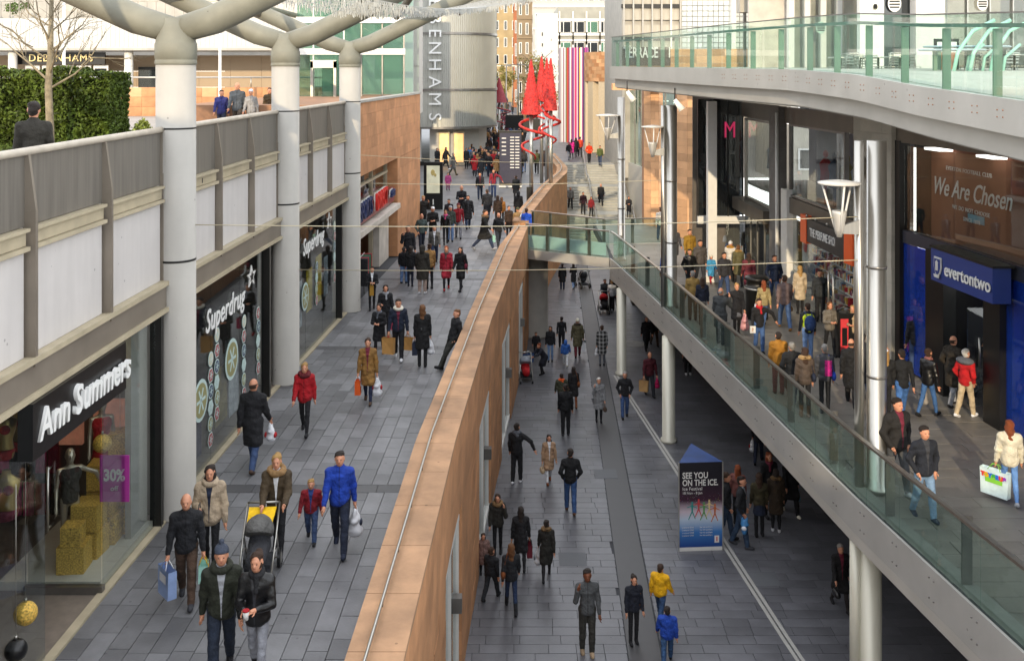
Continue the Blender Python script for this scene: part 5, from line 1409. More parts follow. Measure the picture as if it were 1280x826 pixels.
MB().box(L0.x-.25,L0.x+.35,L0.y-.1,L0.y+.3,0,1.25).build('body', M_black, t); MB().box(L0.x-.2,L0.x+.02,L0.y-.115,L0.y-.101,.1,1.1).build('red_panel', mat('badge_red', (.5,.03,.04)), t); MB().box(L0.x-.16,L0.x-.02,L0.y-.13,L0.y-.116,.35,.85).build('dark_panel', M_black, t); MB().tube([(L0.x-.25,L0.y+.1,1.25),(L0.x,L0.y+.1,1.42),(L0.x+.35,L0.y+.1,1.25)], .03, 6).build('top_hoop', M_black, t)
# recessed entrances beyond
S('recess_wall', 36.8, 41.2, .9, 1.0, 0, 2.5, M_dark); 
for i in range(4): S('door_pane', 36.9+i*1.05, 37.85+i*1.05, -.02, .0, 0, 2.42, M_darkgl); S('door_mullion', 36.85+i*1.05,36.9+i*1.05,-.05,.05,0,2.45,M_steel)
ew = thing('end_shopfront', 'dark glazed shopfront with pink lettering closing the far end of the balcony walkway', 'shopfront', (8.5,43,0))
for i in range(3): MB().box(7.75+i*.62,8.35+i*.62,41.5,41.52,2.1,6.9).build('pane', M_darkgl, ew)
MB().box(7.7,9.7,41.4,41.6,1.75,2.05).build('canopy_beam', M_offw, ew); MB().box(7.7,9.7,42.6,42.7,0,7).build('back_wall', M_int, ew); MB().box(8.9,9.6,41.5,41.54,0,1.75).build('pane', M_shop, ew)
for i in range(4): MB().box(7.70+i*.62,7.74+i*.62,41.44,41.56,2.05,6.9).build('mullion', M_dark, ew)
me = text_mesh('M', .95, mat('pink_neon', (.7,.05,.15), rough=.4, emit=(.9,.05,.18), estr=.5, var=0), ext=.02, sx=.7); me.transform(Matrix.Translation((9.02,41.40,5.6))); link('lettering', me, ew)
t = thing('white_post', 'square white post standing at the end of the balcony walkway', 'column', (7.6,38.5,0)); MB().box(7.53,7.87,38.4,38.75,0,6.9).build('shaft', M_offw, t); MB().box(7.40,8.0,38.2,38.9,0,.25).build('foot', M_offw, t)
t = thing('white_post', 'slim pale pole beside the dark stone pier and the litter bin', 'column', (9.2,35.9,0)); MB().lathe([(.06,0),(.06,6.6)], (9.35,35.3,0), n=12).build('shaft', M_offw, t)
# litter bin
L0 = P(946,398); lb = thing('litter_bin', 'round dark litter bin with a band of slots at the recessed entrance', 'bin', L0)
MB().lathe([(.36,0),(.36,.95),(.40,.97),(.40,1.05),(.33,1.07),(.33,1.25),(.40,1.27),(.38,1.36),(.2,1.40)], L0, n=24).build('drum', M_dark, lb)
me = text_mesh('1', .38, M_offw, ext=.004, bold=.012); me.transform(Matrix.Translation((L0.x,L0.y-.37,.55))); link('lettering', me, lb)
MB().lathe([(.405,.98),(.405,1.03)], L0, n=24).build('band', M_steel, lb)
# wall lantern / speaker box
t = thing('wall_speaker', 'small pale cylinder fitting on the limestone pier by the steel column', 'fitting', (XS(28.4)-.35,28.4,5.3)); MB().lathe([(.13,-.28),(.13,.28)], (XS(28.6)-.42,28.6,5.35), n=16).build('can', M_trim, t)

# --- uplighter lamps on the columns
def lamp(label, cx, y, zd, r, xcol):
    t = thing('uplighter_lamp', label, 'lamp', (cx,y,zd-1), group='disc uplighters bracketed to the steel columns')
    MB().lathe([(.02,-.03),(r,-.035),(r,.0),(r*.5,.03),(.02,.05)], (cx,y,zd), n=32).build('disc_reflector', mat('lamp_white', (.52,.50,.46), rough=.4, var=.05), t)
    MB().lathe([(.05,-1.05),(.09,-.9),(.14,-.60),(.14,-.55),(.12,-.54)], (cx,y,zd), n=18).build('lamp_cup', mat('lamp_grey', (.50,.48,.44), rough=.4, metal=.3, var=.05), t)
    for k in range(3):
        a = k*2.094+.5; MB().tube([(cx+.05*math.cos(a),y+.05*math.sin(a),zd-1.0),(cx+r*.82*math.cos(a),y+r*.82*math.sin(a),zd-.03)], .02, 6).build('strut', M_offw, t)
    MB().add([(cx,y-.03,zd-.98),(cx,y+.03,zd-.98),(cx,y+.03,zd-.85),(cx,y-.03,zd-.85),(xcol,y-.03,zd-1.0),(xcol,y+.03,zd-1.0),(xcol,y+.03,zd-.72),(xcol,y-.03,zd-.72)],[(0,1,2,3),(4,7,6,5),(0,4,5,1),(1,5,6,2),(2,6,7,3),(3,7,4,0)]).build('bracket', M_steel, t)
lamp('large white disc uplighter in front of the perfume shop sign', (1049-640)/F*19.2, 19.2, 5.95, .40, 6.66)
lamp('disc uplighter in front of the blond pier at the middle column', (816-640)/F*34.2, 34.2, 6.18, .39, 5.2)
lamp('smallest disc uplighter at the far column by the steps', (760-640)/F*42.6, 42.6, 6.19, .53, 4.6)
for (px_, py_, Y_, lab) in ((788,122,36,'white spotlight under the far end of the terrace'),(848,133,33,'second white spotlight under the terrace, right of the middle column')):
    c = D(px_,py_,Y_); t = thing('spotlight', lab, 'lamp', c); MB().tube([c+Vector((-.12,0,.22)), c+Vector((.12,-.05,-.12))], [.06,.12], 12).build('head', mat('spot_lit', (.8,.78,.7), var=0, emit=(1,.93,.8), estr=.35), t); MB().tube([c+Vector((-.12,0,.2)), c+Vector((-.12,0,.6))], .02, 6).build('bracket', M_dark, t)

# ------------------------------------------------------------------ terrace top: store fronts, sign, furniture
tf = thing('terrace_pavilion', 'row of cafe fronts with white piers and green glass on the high terrace', 'building', (12,33,8))
def TF(name, a, e, y0, y1, z0, z1, m): return MB().box((a-640)/F*y0, (e-640)/F*y0, y0, y1, z0, z1).build(name, m, tf)
for a, e in ((936,958),(962,986)): TF('green_glass', a, e, 40, 40.05, 7.9, 10.3, M_greengl)
for a in (930,959,988): TF('mullion', a, a+3, 39.9, 40.1, 7.9, 10.4, M_steeld)
TF('upper_wall', 925, 1010, 39.8, 40.5, 10.4, 13, M_stone)
MB().box(10.5,12.2,44,44.2,7.9,11).build('green_wall', mat('wall_green', (.04,.17,.06), rough=.6, var=.2), tf)
for a in (986,1006,1026,1046): TF('white_pier', a, a+7, 37, 37.3, 7.8, 12, M_offw)
for a in (993,1013,1033): TF('pane', a, a+13, 37.1, 37.12, 7.8, 11.2, M_shop)
TF('white_wall', 1075, 1105, 33, 33.3, 7.8, 13, M_offw); TF('pane', 1105, 1145, 33.1, 33.12, 7.8, 13, M_darkgl); TF('white_pier', 1145, 1181, 32.5, 33, 7.7, 13, mat('pier_grey', (.58,.56,.54), rough=.6, var=.05)); TF('pane', 1055, 1075, 34, 34.02, 7.8, 13, M_shop)
for a in (1181,1209,1238,1267,1296): TF('pane', a, a+28, 33.1, 33.12, 7.7, 13, M_shop); TF('mullion', a+28, a+29.5, 33, 33.2, 7.7, 13, M_steel)
TF('side_wall', 1325, 1500, 32.5, 33, 7.7, 13, M_offw); MB().box(9,24,38,38.2,7.5,13).build('inner_wall', M_intl, tf)
MB().box(9,26,32,45,13.01,13.4).build('roof', M_conc, tf)
b = MB()
for i in range(6): b.box(12+i*1.8,12.5+i*1.8,35,35.5,12.6,12.65)
b.build('ceiling_light', M_litw, tf)
def disc(name, px, py, y, r, m, rz_=1.25):
    c = D(px,py,y); b = MB(); n = 24
    b.add([(c.x+r*math.cos(a), y-.015, c.z+r*rz_*math.sin(a)) for a in fr(0,2*math.pi,n)[:-1]], [tuple(range(n))]); o = b.build(name, m, tf)
    s_ = MB()
    for k in (-.45,-.1,.25,.6): s_.box(c.x-r*.8*math.sqrt(1-k*k*.9), c.x+r*.8*math.sqrt(1-k*k*.9), y-.022, y-.018, c.z+r*rz_*k-.02, c.z+r*rz_*k+.03)
    s_.build('stripe', M_dark, o)
disc('window_bauble', 1118, 5, 33.0, .22, M_offw); disc('window_bauble', 1228, 5, 33.0, .18, M_offw); disc('window_bauble', 1026, 35, 37.0, .18, mat('print_mint', (.45,.6,.55), rough=.6)); disc('window_bauble', 1094, 9, 32.95, .08, mat('print_olive', (.25,.25,.15), rough=.6))
tq = thing('terrace_floor', 'pale stone floor of the cafe terrace', 'floor', (10,24,7.7)); tq['kind'] = 'structure'
for k in ('label','category'): del tq[k]
rn = random.Random(2)
for i in range(14):
    for j in range(10):
        y = 13.8+i*1.3; x = 7.3+j*1.3
        if x > XT(y+1.3)+.3: MB().add([(x+.005,y+.005,ZT(y)-.02),(x+1.295,y+.005,ZT(y)-.02),(x+1.295,y+1.295,ZT(y+1.3)-.02),(x+.005,y+1.295,ZT(y+1.3)-.02),(x,y,ZT(y)-.06),(x+1.3,y,ZT(y)-.06),(x+1.3,y+1.3,ZT(y+1.3)-.06),(x,y+1.3,ZT(y+1.3)-.06)],[(0,1,2,3),(0,4,5,1),(1,5,6,2),(2,6,7,3),(3,7,4,0)]).build('paver', mat('terrace_slab', (.42,.40,.35), rough=.7, var=.12, island=.1), tq)
def chair(x, y, z, rz, m):
    t = bpy.data.objects.new('cafe_chair', None); COL.objects.link(t); t.location = (x,y,z); t.rotation_euler = (0,0,rz)
    if 'legs' not in _unit.get('chair',{}):
        L_ = {}
        for s_ in ((-1,-1),(1,-1),(-1,1),(1,1)): L_[s_] = MB().tube([(s_[0]*.20,s_[1]*.2,0),(s_[0]*.17,s_[1]*.17,.45)], .012, 6).mesh('leg', M_steel)
        b = MB()
        for k in range(6): b.box(-.2,.2,-.2+k*.068,-.15+k*.068,.44,.455)
        L_['seat'] = b.mesh('seat', M_steel); b = MB(); b.tube([(-.18,.18,.45),(-.19,.24,.84),(.19,.24,.84),(.18,.18,.45)], .012, 6)
        for k in range(4): b.box(-.18,.18,.20+k*.012,.21+k*.012,.52+k*.08,.56+k*.08)
        L_['back'] = b.mesh('backrest', M_steel); L_['legs'] = 1; _unit['chair'] = L_
    L_ = _unit['chair']
    for k, me in L_.items():
        if k == 'legs': continue
        n_ = 'leg' if isinstance(k, tuple) else ('seat' if k == 'seat' else 'backrest'); o = bpy.data.objects.new(n_, me); COL.objects.link(o); o.parent = t
    return t
rn = random.Random(6); n = 0
for i, (px, Y_) in enumerate(((1046,30),(1056,28.5),(1068,29.5),(1080,28),(1092,29.5),(1104,28),(1118,29),(1131,27.5),(1140,29),(1062,31),(1086,31),(1112,31),(1212,25),(1236,24),(1258,25),(1275,24))):
    x = (px-640)/F*Y_; t = chair(x, Y_, ZT(Y_) if Y_ < 22 else 7.75, rn.uniform(0,6.28), M_steel)
    tag(t, 'steel slatted cafe chair, %s, on the high terrace' % (['leftmost of all','second from the left','third from the left','front one left of the glass fin','behind the second table','front one right of the glass fin','below the dark window','front one near the grey pier','rightmost of the long line','back row left','back row middle','back row right','left of the mint loops','between the mint loops','right of the mint loops','at the right edge'][i]), 'chair', 'steel cafe chairs on the high terrace')
for i, (px, Y_) in enumerate(((1051,29.4),(1075,29.0),(1098,28.8),(1125,28.4),(1225,24.4),(1268,24.4))):
    x = (px-640)/F*Y_; t = thing('cafe_table', ['leftmost','second','third','fourth','fifth, right of the menu board,','rightmost'][i]+' round steel cafe table on the high terrace', 'table', (x,Y_,7.75), group='round cafe tables on the high terrace')
    MB().lathe([(.36,.70),(.37,.72),(.36,.735)], (x,Y_,7.75), n=20).build('table_top', M_steel, t); MB().lathe([(.22,0),(.22,.02),(.03,.04),(.03,.70)], (x,Y_,7.75), n=14).build('pedestal', M_steel, t)
M_gtube = mat('tube_mint', (.35,.60,.50), rough=.4, var=.05)
for i, px in enumerate((1216,1236,1262)):
    Y_ = 23; x = (px-640)/F*Y_; t = thing('play_loop', ['left','middle','right'][i]+' mint green curved tube loop standing on the terrace', 'sculpture', (x,Y_,7.75)); b = MB()
    b.tube([(x-.5,Y_,7.75),(x-.35,Y_,8.5),(x,Y_,9.0),(x+.5,Y_,9.25)], .045, 8); b.tube([(x-.1,Y_+.2,7.75),(x+.0,Y_+.2,8.4),(x+.35,Y_+.2,8.7)], .035, 8); b.build('tube', M_gtube, t)
Y_ = 25.5; x = (1183-640)/F*Y_; t = thing('menu_board', 'framed menu board with a warm food photograph standing on the terrace', 'sign', (x,Y_,7.75))
MB().box(x-.30,x+.32,Y_,Y_+.06,7.85,8.9).build('frame', M_dark, t); MB().box(x-.24,x+.26,Y_-.01,Y_-.002,7.95,8.55).build('picture', mat('food_print', (.55,.22,.10), rough=.6, var=.6, scale=6), t); MB().box(x-.24,x+.26,Y_-.01,Y_-.002,8.55,8.82).build('header', M_offw, t)
for i, (px0, px1, z, Y_) in enumerate(((1156,1262,8.65,24.5),(1150,1230,8.55,23.5))):
    x0, x1 = (px0-640)/F*Y_, (px1-640)/F*Y_; t = thing('picnic_bar', ['long grey curved bar top, upper one,','long grey curved bar top, lower one,'][i]+' beside the menu board', 'table', ((x0+x1)/2,Y_,7.75))
    MB().lathe([(.5,0),(.52,.02),(.5,.045)], (0,0,0), n=32).build('bar_top', mat('laminate_grey', (.35,.42,.48), rough=.3, var=.05), t, local=True); t.children[0].location = (0,0,z-7.75); t.children[0].scale = ((x1-x0),1.0,1)
    for xx in (x0+.35, x1-.35): MB().box(xx-.04,xx+.04,Y_-.04,Y_+.04,7.7,z).build('leg', M_fin, t)
# sign THE TERRACE
ts = thing('terrace_sign', 'dark board with white capitals behind the far end of the terrace glass', 'sign', (5.3,41,8.7))
MB().box((778-640)/F*41.2,(838-640)/F*41.2,41.15,41.3,8.28,9.05).build('board', mat('board_brown', (.10,.07,.055), rough=.6), ts)
for txt, px, s_, z_ in (('TERRACE', 801, .62, 8.85), ('THE', 785, .26, 9.05), ('1', 837, .62, 8.85)):
    me = text_mesh(txt, s_, M_offw, ext=.03, sx=.55, bold=.008); me.transform(Matrix.Translation(((px-640)/F*41,41.05,z_-.05))); link('lettering', me, ts)
t = thing('terrace_back_wall', 'low blond stone wall at the far side of the high terrace', 'wall', (8,44,8.3))
for i in range(11):
    for k in range(3): piece('sandstone_block', (5.2+i*.62, 43.5, 8.25+k*.31), (.612,.3,.302), t, M_sandb)
# concrete gridded block behind terrace
cg = thing('concrete_grid_block', 'concrete office block with a grid of translucent glass blocks above the terrace', 'building', (13,78,8))
MB().box(8.8,30,80,95,-.5,24).build('wall', M_conc, cg)
for i in range(7): piece('concrete_fin', (8.9+i*.75,79.7,14), (.12,.6,20), cg, M_offw if i==5 else M_conc)
for k in range(3):
    piece('floor_band', (11,79.8,10.6+k*2.6), (4.6,.5,.3), cg, M_dark)
for k in range(3):
    for i in range(6): piece('wall_panel', (9.28+i*.75,79.85,11.9+k*2.6-1.3+.0), (.6,.2,2.2), cg, M_stone)
M_gb = mat('glass_block', (.52,.55,.55), rough=.25, var=.15, scale=.8, island=.12)
for i in range(16):
    for k in range(13): piece('glass_block', (13.75+i*.42,79.9,8.4+k*.42), (.37,.2,.37), cg, M_gb)
piece('white_pier', (17.6,79.6,14), (.35,.6,20), cg, M_offw)
facade('pale_side_block', 'pale stone block behind the cafe terrace with dark windows', 19.5, 45, 70, 0, 30, M_stone, 10, 8, .6, .4)

# ------------------------------------------------------------------ left shops: signs, stickers, display
def LT(txt, size, m, y, z, off, **kw):
    me = text_mesh(txt, size, m, **kw); me.transform(Matrix.Translation((XF(y)+off, y, z)) @ Matrix.Rotation(RZL, 4, 'Z')); return me
t = thing('lingerie_shop_sign', 'black shop sign board with raised white italic lettering on the nearest left shop', 'sign', (-6.2,14.4,3.4))
MB().strip(lambda v: XF(v)+.0, lambda v: XF(v)+.20, [12.95,15.95], 3.03, 3.775).build('board', M_black, t)
link('lettering', LT('Ann Summers', .56, mat('print_white', (.8,.8,.78)), 14.5, 3.42, .235, ext=.03, shear=.12, bold=.010, spacing=1.04, sx=.86), t)
for (lab, y, z, s_) in (('white cut-out chemist lettering with a star across the second shop window', 21.55, 2.95, .66), ('white cut-out chemist lettering with a star across the third shop window', 29.2, 3.1, .66)):
    t = thing('chemist_sign', lab, 'sign', (XF(y),y,z)); link('lettering', LT('Superdrug', s_, mat('print_white', (.8,.8,.78)), y, z, .03, ext=.008, shear=.25, bold=.006, spacing=1.05, sx=.90), t)
    b = MB(); st_ = [( (.34 if k%2==0 else .15)*math.sin(k*math.pi/5), (.26 if k%2==0 else .11)*math.cos(k*math.pi/5)) for k in range(10)]
    plate(b, st_, -.04, -.01); plate(b, [(x*.5,z_*.5) for x,z_ in st_], -.05, -.041, 1)
    me = b.mesh('star', [M_offw, M_dark]); me.transform(Matrix.Translation((XF(y+1.75)+.04, y+1.75, z+.35)) @ Matrix.Rotation(RZL, 4, 'Z')); link('star', me, t)
# round window stickers in chains
SC = [mat('sticker_'+n_, c, rough=.6, var=.05) for n_, c in (('mint','#b9cdc9'),('red','#9a3a3e'),('olive','#8d8a5e'),('navy','#2b3557'),('cream','#c9c4ad'))]
stx = thing('window_stickers', 'chains of round snowflake and offer stickers on the chemist windows', 'stickers', (-6.1,23,1.5))
def sticker(y, z, r, ci, flake):
    b = MB(); n = 18
    pts = [((r*(1+.09*math.cos(6*a) if flake else r*0+r)) if False else r*(1+(.10*math.cos(6*a) if flake else 0)), a) for a in fr(0,2*math.pi,n)[:-1]]
    plate(b, [(q*math.cos(a), q*math.sin(a)) for q,a in pts], -.006, 0, 0); plate(b, [(q*.82*math.cos(a), q*.82*math.sin(a)) for q,a in pts], -.010, -.007, 1)
    for k in range(3):
        a = k*math.pi/3; c, s = math.cos(a)*r*.6, math.sin(a)*r*.6; d = r*.07; nx, nz = -math.sin(a)*d, math.cos(a)*d
        plate(b, [(-c-nx,-s-nz),(c-nx,s-nz),(c+nx,s+nz),(-c+nx,-s+nz)], -.014, -.011, 0)
    me = b.mesh('sticker', [SC[0], SC[ci]]); me.transform(Matrix.Translation((XF(y)+.012, y, z)) @ Matrix.Rotation(RZL, 4, 'Z')); link('sticker', me, stx)
rn = random.Random(9)
for (y, z0, n_) in ((24.05,.95,5),(19.0,.5,5),(19.35,.35,6),(20.6,.5,6),(21.0,.9,6),(22.9,.7,6),(26.75,.75,5),(29.6,1.3,4),(31.9,1.5,6)):
    for k in range(n_): sticker(y+rn.uniform(-.02,.02), z0+k*.33, .155, (1,2,0,3,1,4)[k], k%2==0)
for (y, z, r) in ((20.0,1.5,.42),(22.0,1.75,.45),(28.3,1.7,.4)):
    sticker(y, z, r, 2, False)
# posters inside chemist windows (plain coloured prints)
for i, (y, z, w_, h_, c) in enumerate(((20.0,.95,.7,1.3,'#4a3f55'),(21.6,1.1,.8,1.2,'#8a7a4a'),(22.5,1.0,.7,1.2,'#b9bcc0'),(28.0,1.5,.8,1.3,'#b0b4b8'),(29.2,1.7,.7,1.2,'#c9b020'),(30.3,1.8,.7,1.4,'#c9b020'),(31.2,1.7,.5,1.2,'#9fa8b0'),(27.4,1.3,.5,1.2,'#9aa29c'))):
    t = thing('window_poster', ['dark violet portrait','olive gold','pale silver','pale grey','yellow','second yellow','blue grey','grey green'][i]+' poster inside the '+('second' if i < 3 else 'third')+' shop window', 'poster', (XF(y)-.1,y,z))
    me = MB().box(-w_/2,w_/2,-.01,.01,-h_/2,h_/2).mesh('sheet', mat('print_'+c, c, rough=.6, var=.45, scale=4)); me.transform(Matrix.Translation((XF(y)-.10, y, z)) @ Matrix.Rotation(RZL,4,'Z')); link('sheet', me, t)
# shelving inside chemist
rn = random.Random(14)
for i, y in enumerate((19.6,21.4,23.2,27.4,29.2,31.0)):
    t = thing('shop_shelves', ['first','second','third','fourth','fifth','sixth'][i]+' shelving unit of small coloured goods seen through the chemist windows', 'shelves', (XF(y)-2,y,0)); xx = XF(y)-1.6-.4*(i%2)
    MB().box(xx-.5,xx-.45,y-.7,y+.7,0,2.2).build('back_panel', M_offw, t)
    for k in range(5):
        z = .3+k*.42; MB().box(xx-.45,xx,y-.7,y+.7,z-.03,z).build('shelf', M_offw, t)
        b = MB()
        for q in range(14): yy = y-.68+q*.097; b.box(xx-.3,xx-.02,yy,yy+.075,z,z+rn.uniform(.1,.28))
        b.build('goods', pc[(k+i)%len(pc)], t, kind='stuff')
# lingerie shop display
M_gold = mat('gold_glitter', (.78,.50,.10), rough=.4, metal=.35, var=.75, scale=38, bump=.9, bscale=120)
M_manq = mat('mannequin_bronze', (.55,.48,.38), rough=.3, metal=.6, var=.05)
sw = thing('display_window', 'corner glass return of the nearest shop with pale plinth and frame', 'shop window', (-6.9,15.5,0))
MB().box(-7.5,-6.37,15.50,15.515,.12,3.75).build('glass_return', M_shop, sw); MB().box(-7.55,-6.33,15.44,15.56,0,.12).build('bottom_frame', M_steeld, sw)
MB().prism([(-8.0,15.58),(-6.42,15.58),(-6.36,17.7),(-8.0,17.7)], 0, .14).build('plinth', mat('plinth_cream', (.60,.56,.48), rough=.5, var=.05), sw)
for z_ in (3.0,): MB().box(-8.6,-6.4,15.45,15.55,z_-.03,z_+.03).build('transom', M_steeld, sw)
b = MB(); b.tube([(-7.15,15.40,1.0),(-7.15,15.40,2.0)], .022, 8); b.tube([(-7.15,15.40,1.05),(-7.15,15.5,1.05)], .015, 6); b.tube([(-7.15,15.40,1.95),(-7.15,15.5,1.95)], .015, 6); b.build('door_handle', M_steel, sw)
gm = [M_manq, M_manq, M_manq]
def basque(o, c):
    v = bpy.data.objects.new('bodice', PM('vestmesh', vest_mesh)); COL.objects.link(v); v.parent = o; set_mats(v, [cloth(c)]); v.scale = (.93,.93,1)
def manq(label, loc, h, rz, pose, top=None, topc='black', skirt=None):
    return person(label, loc, h, rz, pose, top, topc, None, None, extra=(), shoes=None, skirt=skirt, fem=True, cat='mannequin', bodymat=gm)
M1 = manq('bronze mannequin in a dark basque with one arm stretched out over the gold boxes', (-7.25,16.4,.14), 1.80, R(35), 'reach', None); basque(M1, '#3a3632'); M1.name = 'mannequin'
M2 = manq('bronze mannequin in a red dress with a gold bauble at its head', (-7.1,17.3,.7), 1.75, R(30), 'stand', None, skirt='red'); basque(M2, 'red'); M2.name = 'mannequin'
M3 = manq('bronze mannequin seated low at the right end of the display window', (-6.95,17.45,-.12), 1.45, R(60), 'bend', None); M3.name = 'mannequin'; M3.rotation_euler = (R(-18),0,R(60))
for i, (x, y, z, s_) in enumerate(((-7.0,16.0,.14,.42),(-6.95,16.5,.14,.42),(-6.98,16.5,.58,.42),(-6.9,17.0,.14,.45),(-6.95,17.0,.60,.42),(-6.95,17.0,1.04,.42),(-6.75,17.4,.14,.45),(-6.8,17.4,.60,.42),(-6.8,17.4,1.04,.42),(-6.8,17.4,1.48,.36),(-7.0,15.95,.57,.30))):
    t = thing('glitter_box', 'gold glitter box, '+['lowest at the front corner of the display','bottom of the second stack','top of the second stack','bottom of the third stack','middle of the third stack','top of the third stack','bottom of the last stack','second from the bottom of the last stack','second from the top of the last stack','topmost of the last stack','small one on the front corner box'][i], 'box', (x,y,z), group='gold glitter boxes in the display window'); t.rotation_euler = (0,0,rn.uniform(-.2,.2))
    h = s_/2; b = MB(); b.box(-h,h,-h,h,0,s_); b.build('box_body', M_gold, t, local=True)
def bauble(label, c, r, m, string=1.2):
    t = thing('bauble', label, 'bauble', c); MB().ball(c, r, n=20, k=14).build('ball', m, t); MB().tube([(c[0],c[1],c[2]+r),(c[0],c[1],c[2]+r+.05)], .02, 8).build('cap', M_steel, t); MB().tube([(c[0],c[1],c[2]+r),(c[0],c[1],c[2]+r+string)], .004, 4).build('string', M_steel, t)
bauble('large gold glitter bauble hanging before the red dressed mannequin', D(128,554,16.6), .15, M_gold); bauble('gold glitter bauble hanging in the nearest window pane', D(32,766,13.2), .15, M_gold, 2); bauble('black speckled bauble low in the nearest window pane', D(20,812,12.9), .14, M_black, 2)
bauble('dark glitter bauble high in the corner window', D(150,560,17.4), .14, mat('dark_glitter', (.06,.05,.05), rough=.3, metal=.5, var=.8, scale=40)); 
t = thing('offer_sign', 'purple hanging offer sign with white percent figures in the display window', 'sign', D(143,598,16.4)); c = D(143,598,16.4)
MB().box(c.x-.24,c.x+.24,c.y,c.y+.02,c.z-.38,c.z+.38).build('board', mat('sign_magenta', (.42,.04,.30), rough=.5, var=.04), t); me = text_mesh('30%', .26, M_offw, ext=.004, bold=.008, sx=.8); me.transform(Matrix.Translation((c.x,c.y-.01,c.z+.05))); link('lettering', me, t)
me = text_mesh('off', .12, M_offw, ext=.004); me.transform(Matrix.Translation((c.x,c.y-.01,c.z-.16))); link('lettering', me, t)
# torso busts and red garments on rail in the nearest window
for i, (px, py, Y_, c_) in enumerate(((28,535,14.6,'red'),(4,545,13.8,'red'),(8,620,13.6,'wine'))):
    c = D(px,py,Y_); t = thing('torso_bust', ['gold bust in red underwear beneath the sign','second gold bust at the left edge of the photograph','dark red bust lowest at the left edge'][i], 'mannequin', c)
    b = MB(); b.lathe([(.12,-.30),(.14,-.22),(.115,-.05),(.16,.12),(.17,.22),(.06,.30),(.05,.36)], (0,0,0), n=16); o = b.build('torso', mat('gold_satin', (.45,.33,.12), rough=.3, metal=.7), t, local=True); o.scale = (1.1,.7,1)
    b = MB(); b.ball((-.07,-.09,.12), (.075,.05,.07)); b.ball((.07,-.09,.12), (.075,.05,.07)); b.lathe([(.13,-.30),(.155,-.2),(.145,-.17)], (0,0,0), n=16); b.build('garment', cloth(c_), t, local=True)
rk = thing('garment_rail', 'steel garment rail inside the doorway of the nearest shop', 'rail', (-7.9,14.6,0)); b = MB()
for yy in (13.2,14.6): b.tube([(-7.9,yy,0),(-7.9,yy,1.75)], .025, 6)
b.tube([(-7.9,13.2,1.75),(-7.9,14.6,1.75)], .025, 6); b.tube([(-7.9,13.2,1.0),(-7.9,14.6,1.0)], .02, 6); b.build('frame', M_steel, rk)
for i in range(8): me = MB().box(-.22,.22,-.03,.03,-.7,0).mesh('garment', cloth(('red','black','wine','black')[i%4])); o = link('garment', me, rk, local=True, loc=(0,-1.3+i*.18,1.70))
t = thing('wall_garments', 'rows of red, black and pink garments hung on the back wall of the nearest shop', 'clothes', (-9,17.8,1))
rn = random.Random(31)
for i in range(14):
    for k in range(3):
        x_ = -11+i*.22; z_ = .5+k*.75; piece('garment', (x_,17.75,z_), (.17,.05,.5+.1*rn.random()), t, cloth(rn.choice(('red','black','pink','wine','black'))))
MB().box(-7.8,-6.6,16.2,16.5,3.68,3.72).build('ceiling_light', M_lit, sw)  # lamp strip added to brighten the window display
t = thing('back_display', 'warm lit wall display of pictures at the back of the nearest shop', 'display', (-9,17,1)); 
for i in range(5): MB().box(-10.5+i*.75,-9.95+i*.75,17.9,18.0,1.4,2.2).build('lit_picture', mat('warm_print', (.5,.2,.12), rough=.6, emit=(1,.4,.25), estr=.25, var=.7, scale=3), t)

# sports shop sign
t = thing('sports_shop_sign', 'projecting sports shop lettering in blue and red capitals over the opening', 'sign', (-5.2,38.5,3.2))
MB().strip(lambda v: XF(v)-.40, lambda v: XF(v)-.12, [34.8,43.4], 2.45, 3.05).build('board', mat('sign_glass_dark', (.25,.05,.05), rough=.3), t)
MB().strip(lambda v: XF(v)-.35, lambda v: XF(v)+.15, [34.8,43.4], 2.15, 2.35).build('awning_beam', M_intl, t)
for txt, y, c_, s_ in (('SPORTS', 36.6, '#27345e', .98), ('DIRECT', 39.7, '#d62a20', .98), ('.com', 42.1, '#27345e', .6)):
    me = LT(txt, s_*.95, mat('letters_'+c_, c_, rough=.4, var=.03), y, 2.98, .05, ext=.05, bold=.008, sx=.80); link('lettering', me, t)
    me = LT(txt, s_*.95, M_offw, y, 2.98, -.03, ext=.02, bold=.028, sx=.80); link('letter_outline', me, t)
t = thing('clothes_rack', 'rack of dark sports clothes standing at the sports shop entrance', 'clothes rack', (-5.3,35.6,0))
b = MB(); b.tube([(-5.35,35,0),(-5.35,35,1.5),(-5.35,36.2,1.5),(-5.35,36.2,0)], .025, 6); b.build('frame', M_steel, t)
for i in range(9): me = MB().box(-.28,.28,-.05,.05,-.95,0).mesh('garment', cloth(('black','black','red','dgrey','navy','#2f7a3a')[i%6])); link('garment', me, t, local=True, loc=(-.05,-.5+i*.13,1.48))

